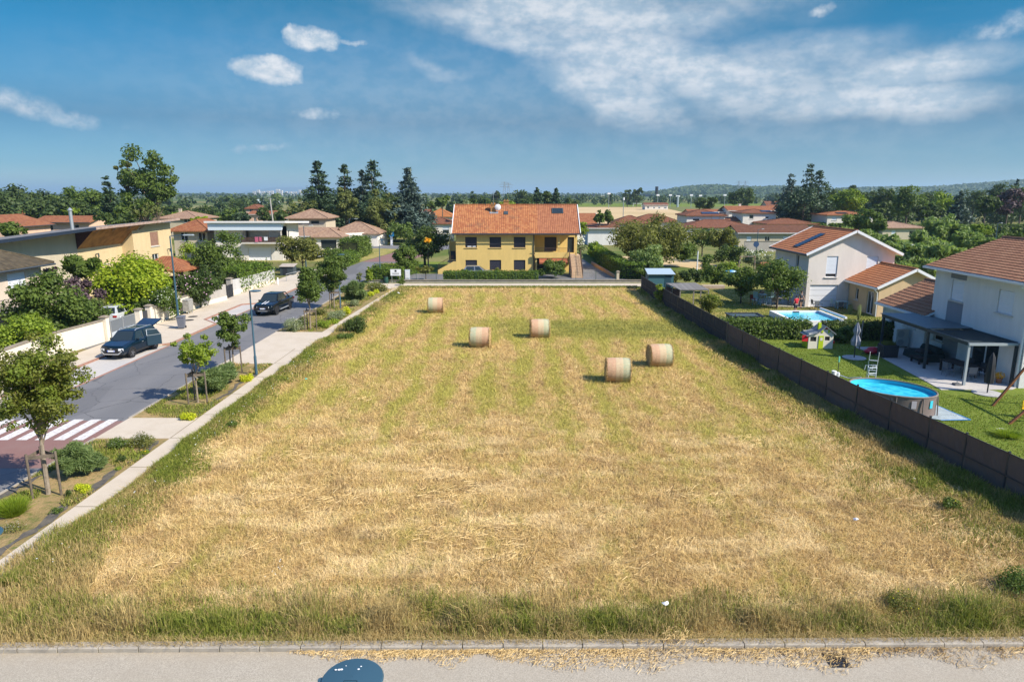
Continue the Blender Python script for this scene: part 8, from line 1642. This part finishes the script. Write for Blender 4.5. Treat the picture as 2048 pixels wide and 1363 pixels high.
x, y = G(1682, 617); table('garden_table', 'pale blue low table between garage door and wing', x, y, 1.1, .7, .7, SBL, 0, .03)
for lb, px, py, rz in (('pale chair left of the low blue table', 1667, 615, R(90)), ('pale chair right of the low blue table', 1699, 616, R(-90)), ('dark chair before the low blue table', 1678, 621, R(180))): chair(lb, *G(px, py), rz, SBL if 'pale' in lb else GW2, .03)
tuft('young_plant', 'small thin plant beside the garage wing', *G(1699, 0) and (1699, 628), .5, .9, L_SI, 120, .015); tuft('young_plant', 'taller thin sapling in front of the glass door', 1717, 640, .4, 1.3, L_SI, 120, .015)
# things far in the garden
t = thing('garden_swing', 'rusty swing frame behind the garden trees', 'swing', (xat(1478, 520, 96), 96, 0)); RUS = pm('rust', (.25, .1, .06), (.3, .3, .28), 4)
for a, b in (((0, 0, 0), (.2, 0, 2.3)), ((0, .9, 0), (.2, 0, 2.3)), ((2.4, 0, 0), (2.2, 0, 2.3)), ((2.4, .9, 0), (2.2, 0, 2.3))): mk('leg', RUS, t, lambda mb: mb.bar(a, b, .08))
mk('top_beam', RUS, t, lambda mb: mb.bar((.1, 0, 2.33), (2.3, 0, 2.33), .08))
t = thing('blue_tarpaulin', 'crumpled bright blue tarpaulin heap behind the garden trees', 'tarpaulin', (xat(1463, 540, 90), 90, 0)); mk('heap', plain('tarp_blue', (.04, .28, .62), .4), t, lambda mb: (mb.ball((0, 0, .5), .9, .7, .6, 12), mb.ball((.8, -.2, .35), .7, .5, .45, 10), mb.ball((-.7, -.1, .5), .5, .5, .55, 10))); mk('fold', plain('tarp_pale', (.3, .55, .75), .4), t, lambda mb: mb.ball((.1, -.5, .8), .5, .25, .3, 8))
t = thing('white_pole', 'white post at the edge of the bare soil', 'pole', (xat(1394, 537, 93), 93, 0)); mk('shaft', WHITE, t, lambda mb: mb.tube([(0, 0, 0), (0, 0, 3.3)], .08, 8)); mk('cap', ANT, t, lambda mb: mb.ball((0, 0, 3.3), .1, .1, .06))
for i, (px, lb) in enumerate(((1388, 'dark pot with a white lid by the white post'), (1377, 'small green pot left of the lidded dark pot'), (1371, 'small dark pot, leftmost of three by the bare soil'))):
    t = thing('garden_pot', lb, 'pot', (xat(px, 540, 91.5), 91.5, 0)); mk('pot', (DKC, plain('green_pot', (.06, .2, .14), .5), pm('clay', (.2, .1, .06)))[i], t, lambda mb: mb.lathe([(.01, 0), (.2, 0), (.28, .6 if i == 0 else .4), (.01, .6 if i == 0 else .4)], (0, 0, 0), 12), True); mk('rim', WHITE if i == 0 else DKC, t, lambda mb: mb.disc((0, 0, .6 if i == 0 else .4), .3, .002, .1, 12))
t = thing('plank_stack', 'pale stack of boards on the dry lawn behind the trees', 'boards', (xat(1425, 575, 80), 80, 0)); mk('boards', pm('pale_boards', (.45, .36, .28)), t, lambda mb: [mb.box((.02 * k, .01 * k, .08 + .09 * k), (2.6, .8, .08)) for k in range(4)]); mk('bearer', WOODG, t, lambda mb: (mb.box((-1, 0, .02), (.1, .8, .04)), mb.box((1, 0, .02), (.1, .8, .04))))
t = thing('terracotta_roofed_shed', 'small shed with an orange tiled roof left of the white house', 'shed', (xat(1530, 530, 84), 84, 0)); mk('walls', W_BE, t, lambda mb: mb.bb(0, 3, 0, 2.4, 0, 1.9)); mk('roof', T_OR, t, lambda mb: (mb.slab([(-.2, -.3, 1.8), (3.2, -.3, 1.8), (3.2, 1.2, 2.6), (-.2, 1.2, 2.6)], .1), mb.slab([(-.2, 1.2, 2.6), (3.2, 1.2, 2.6), (3.2, 2.7, 1.8), (-.2, 2.7, 1.8)], .1)), uv=True)

# --- people
SKIN = plain('skin', (.45, .27, .19), .6); HAIR = plain('dark_hair', (.03, .02, .015), .8)
def skinned(name, pts, edges, rad, mat, parent, root=0, sub=2):
    me = bpy.data.meshes.new(name); me.from_pydata(pts, edges, []); o = bpy.data.objects.new(name, me); link(o, parent)
    o.modifiers.new('skin', 'SKIN'); 
    for i, r_ in enumerate(rad):
        sv = me.skin_vertices[0].data[i] if me.skin_vertices else None
        if sv: sv.radius = (r_, r_) if isinstance(r_, (int, float)) else r_; sv.use_root = (i == root)
    s_ = o.modifiers.new('sub', 'SUBSURF'); s_.levels = sub; s_.render_levels = sub; me.materials.append(mat)
    dg = bpy.context.evaluated_depsgraph_get(); ev = bpy.data.meshes.new_from_object(o.evaluated_get(dg)); 
    o.modifiers.clear(); o.data = ev; ev.polygons.foreach_set('use_smooth', [True] * len(ev.polygons))
    if not ev.materials: ev.materials.append(mat)
    return o
def person(label, x, y, rz, shirt, shorts, h=1.75, arm=(.1, -.05)):
    s = h / 1.75; t = thing('person', label, 'person', (x, y, .02), rz)
    J = {'pelvis': (0, 0, .93), 'waist': (0, .01, 1.08), 'chest': (0, 0, 1.3), 'neckb': (0, .01, 1.46), 'neck': (0, 0, 1.52), 'head': (0, -.01, 1.6), 'top': (0, 0, 1.7)}
    names = list(J); pts = [J[k] for k in names]; rad = [(.15, .11), (.13, .10), (.16, .11), (.09, .07), (.055, .055), (.085, .09), (.06, .07)]; ed = [(i, i + 1) for i in range(6)]
    for sx in (-1, 1):
        b = len(pts); fy = .06 if sx > 0 else -.10
        pts += [(sx * .1, 0, .86), (sx * .11, -.02 + fy * .5, .5), (sx * .12, .03 + fy, .09), (sx * .13, -.10 + fy, .04)]; rad += [.095, .062, .04, .035]; ed += [(0, b), (b, b + 1), (b + 1, b + 2), (b + 2, b + 3)]
        b = len(pts); ay = arm[0] if sx > 0 else arm[1]
        pts += [(sx * .19, 0, 1.42), (sx * .25, .02, 1.15), (sx * .25, -ay - .05, .92), (sx * .25, -ay - .08, .84)]; rad += [.06, .045, .03, .032]; ed += [(2, b), (b, b + 1), (b + 1, b + 2), (b + 2, b + 3)]
        hb = b + 3
        for k, (dx, L) in enumerate(((-.03, .07), (-.01, .085), (.01, .08), (.028, .062))):
            q = len(pts); pts += [(sx * .25 + dx * .3, -ay - .085 + dx * .9, .84 - L * .6), (sx * .245 + dx * .3, -ay - .10 + dx * .9, .84 - L * 1.05)]; rad += [.0095, .008]; ed += [(hb, q), (q, q + 1)]
        q = len(pts); pts += [(sx * .225, -ay - .11, .83), (sx * .215, -ay - .125, .79)]; rad += [.011, .009]; ed += [(hb, q), (q, q + 1)]
    pts = [tuple(c * s for c in p) for p in pts]; rad = [tuple(c * s for c in r_) if isinstance(r_, tuple) else r_ * s for r_ in rad]
    body = skinned('body', pts, ed, rad, SKIN, t)
    mk('nose', SKIN, body, lambda mb: mb.ball((0, -.105 * s, 1.605 * s), .014, .02, .02, 8), True)
    for sx in (-1, 1): mk('eye', WHITE, body, lambda mb: mb.ball((sx * .033 * s, -.088 * s, 1.63 * s), .012, .008, .008, 8)); mk('ear', SKIN, body, lambda mb: mb.ball((sx * .088 * s, 0, 1.61 * s), .012, .02, .03, 8))
    mk('mouth', plain('lips', (.3, .1, .09), .6), body, lambda mb: mb.ball((0, -.092 * s, 1.565 * s), .025, .008, .007, 8))
    mk('hair', HAIR, t, lambda mb: mb.ball((0, .015 * s, 1.655 * s), .098 * s, .10 * s, .085 * s, 12), True)
    sp = [(0, 0, .95), (0, .01, 1.1), (0, 0, 1.3), (0, .01, 1.45)]; sr = [(.175, .135), (.155, .125), (.185, .135), (.10, .085)]; se = [(0, 1), (1, 2), (2, 3)]
    for sx in (-1, 1): b = len(sp); sp += [(sx * .19, 0, 1.42), (sx * .235, .015, 1.22)]; sr += [.078, .07]; se += [(2, b), (b, b + 1)]
    skinned('shirt', [tuple(c * s for c in p) for p in sp], se, [tuple(c * s for c in r_) if isinstance(r_, tuple) else r_ * s for r_ in sr], shirt, t)
    sp = [(0, 0, .98), (0, 0, .90)]; sr = [(.165, .125), (.17, .13)]; se = [(0, 1)]
    for sx in (-1, 1): b = len(sp); fy = .06 if sx > 0 else -.10; sp += [(sx * .1, 0, .8), (sx * .112, -.01 + fy * .4, .56)]; sr += [.11, .085]; se += [(1, b), (b, b + 1)]
    skinned('shorts', [tuple(c * s for c in p) for p in sp], se, [tuple(c * s for c in r_) if isinstance(r_, tuple) else r_ * s for r_ in sr], shorts, t)
    for sx in (-1, 1): fy = .06 if sx > 0 else -.10; mk('shoe', BLKP, t, lambda mb: mb.ball((sx * .125 * s, -.05 + fy, .035), .05, .13, .045, 10), True)
person('person in a red T-shirt and dark shorts standing behind the rectangular pool', 26.3, 62.5, R(200), plain('red_shirt', (.45, .015, .03), .8), plain('dark_shorts', (.03, .035, .05), .8)); person('person in dark clothes standing in the shade by the white house corner', 28.2, 65.9, R(20), plain('dark_shirt', (.04, .05, .07), .8), plain('navy_shorts', (.03, .03, .04), .8), 1.72)

# --- far away: masts, pylons, floodlights, town
def pylon(label, px, top, Y, w):
    h = zat(top, Y); t = thing('lattice_pylon', label, 'pylon', (xat(px, top, Y), Y, 0)); PY = plain('pylon_steel', (.25, .28, .3), .6)
    def f(mb):
        for sx in (-1, 1):
            for sy in (-1, 1): mb.bar((sx * w, sy * w, 0), (sx * w * .12, sy * w * .12, h), .45)
        for k in range(7):
            z0 = h * k / 7; z1 = h * (k + 1) / 7; a = w * (1 - .88 * k / 7); b = w * (1 - .88 * (k + 1) / 7); mb.bar((-a, -a, z0), (b, -b, z1), .3); mb.bar((a, -a, z0), (-b, -b, z1), .3)
    mk('tower', PY, t, f)
    for z, l in ((.72, w * 2.1), (.86, w * 2.6), (.97, w * 1.5)): mk('cross_arm', PY, t, lambda mb: (mb.bar((-l, 0, h * z), (l, 0, h * z), .45), mb.bar((-l, 0, h * z), (0, 0, h * (z + .05)), .25), mb.bar((l, 0, h * z), (0, 0, h * (z + .05)), .25)))
pylon('lattice power pylon on the horizon above the yellow house', 1009, 364, 1250, 4.2); pylon('second lattice pylon just right of the first one', 1017, 366, 1500, 4.2); pylon('faint pylon on the wooded hill at the right', 1478, 362, 2000, 5.5); pylon('faint pylon right of the other one on the wooded hill', 1491, 362, 2050, 5.5)
def flood(label, px, top, Y, wide=False):
    h = zat(top, Y); t = thing('floodlight_mast', label, 'floodlight', (xat(px, top, Y), Y, 0), 0, 'floodlight masts of the sports field'); mk('mast', plain('mast_grey', (.3, .36, .38), .5), t, lambda mb: mb.tube([(0, 0, 0), (0, 0, h)], .16 if not wide else .9, 6)); mk('lamp_bank', WHITE, t, lambda mb: mb.bb(-1.1 if not wide else -1.6, 1.1 if not wide else 1.6, -.2, .2, h - .6, h + .5))
for px, top, lb in ((1218, 387, 'floodlight mast at the left, before the plain'), (1316, 390, 'thin floodlight mast right of the dark tower'), (1341, 390, 'floodlight mast left of the broad one'), (1383, 390, 'floodlight mast right of the broad one'), (1401, 391, 'floodlight mast behind the solar-panelled house'), (1450, 390, 'floodlight mast nearest the round dark tree')): flood(lb, px, top, 520)
flood('broad pale floodlight column in the middle of the sports field', 1356, 392, 560, True)
t = thing('antenna_mast', 'thin white antenna mast beside the golden field', 'mast', (xat(1246, 440, 215), 215, 0)); mk('pole', ANT, t, lambda mb: mb.tube([(0, 0, 0), (0, 0, zat(400, 215))], .12, 6)); mk('top', WHITE, t, lambda mb: mb.tube([(0, 0, zat(400, 215)), (0, 0, zat(395, 215))], .3, 6))
t = thing('water_tower', 'narrow black tower on the plain left of the wooded hill', 'tower', (xat(1313, 390, 900), 900, 0)); mk('shaft', plain('tower_black', (.02, .02, .025), .7), t, lambda mb: mb.tube([(0, 0, 0), (0, 0, zat(388, 900))], .8, 10)); mk('head', plain('tower_black', (.02, .02, .025), .7), t, lambda mb: mb.disc((0, 0, 0), 2.0, zat(388, 900), zat(373, 900), 12))
t = thing('utility_pole', 'slim leaning concrete pole above the long orange roof', 'pole', (xat(546, 430, 190), 190, 0)); mk('shaft', pm('concrete_pole', (.38, .37, .34)), t, lambda mb: mb.tube([(0, 0, 0), (-.5, 0, zat(396, 190))], [.28, .16], 6)); mk('crossbar', ANT, t, lambda mb: mb.bar((-1.0, 0, zat(398, 190)), (.1, 0, zat(398, 190)), .15))
t = thing('goal_frame', 'white goal on the sports field', 'goal', (xat(1275, 410, 585), 585, 0)); mk('frame', WHITE, t, lambda mb: (mb.bar((-3.6, 0, 0), (-3.6, 0, 2.4), .25), mb.bar((3.6, 0, 0), (3.6, 0, 2.4), .25), mb.bar((-3.6, 0, 2.4), (3.6, 0, 2.4), .25))); mk('net', ANT, t, lambda mb: [mb.bar((-3.6 + k * 1.2, 0, 2.3), (-3.6 + k * 1.2, 1.6, 0), .08) for k in range(7)])
# pale town on the horizon
R_ = random.Random(12); TW = pm('tower_block', (.70, .66, .60), (.6, .55, .5), .01); TWW = plain('block_windows', (.25, .28, .32), .4)
Lb = ['leftmost', 'second', 'third', 'fourth', 'fifth', 'sixth', 'seventh', 'eighth', 'ninth', 'tenth', 'eleventh', 'rightmost']
for i in range(12):
    Y = 3600; px = 508 + i * 9.2 + R_.uniform(-1.5, 1.5); top = 381 + R_.uniform(-1.2, 2.5) - (1.5 if i in (5, 6, 10) else 0); h = zat(top, Y); w = R_.uniform(9, 20)
    t = thing('apartment_block', Lb[i] + ' of the tiny pale blocks of the town on the horizon', 'building', (xat(px, top, Y), Y, 0), 0, 'pale blocks of the distant town'); mk('wall', TW, t, lambda mb: mb.bb(-w / 2, w / 2, 0, 12, 0, h)); mk('window_rows', TWW, t, lambda mb: [mb.bb(-w / 2 + 1, w / 2 - 1, -.3, -.02, z, z + 1.3) for z in np.arange(8, h - 2, 3.4)])
t = thing('greenhouse_rows', 'long pale greenhouse strip in the fields left of the cedars', 'greenhouse', (xat(500, 399, 800), 800, 0)); mk('cover', plain('polytunnel', (.55, .62, .6), .4), t, lambda mb: mb.box((0, 0, 2), (70, 12, 4), taper=.85)); mk('frame', ANT, t, lambda mb: [mb.bb(-34 + k * 8.5, -33.6 + k * 8.5, -6.1, -5.9, 0, 3.6) for k in range(9)])
# ================================================================ HAZE
mb = MB(); mb.bb(-17000, 17000, -300, 17000, -1.0, 130); o = mb.build('haze', MATS['plain']); o['kind'] = 'stuff'
m, n = newmat('haze_air'); m.node_tree.nodes.clear()
v = n.n.new('ShaderNodeVolumePrincipled'); v.inputs['Color'].default_value = (.55, .8, 1, 1); v.inputs['Density'].default_value = .00013; v.inputs['Anisotropy'].default_value = .2
oo = n.n.new('ShaderNodeOutputMaterial'); n.l.new(v.outputs[0], oo.inputs['Volume']); o.data.materials[0] = m
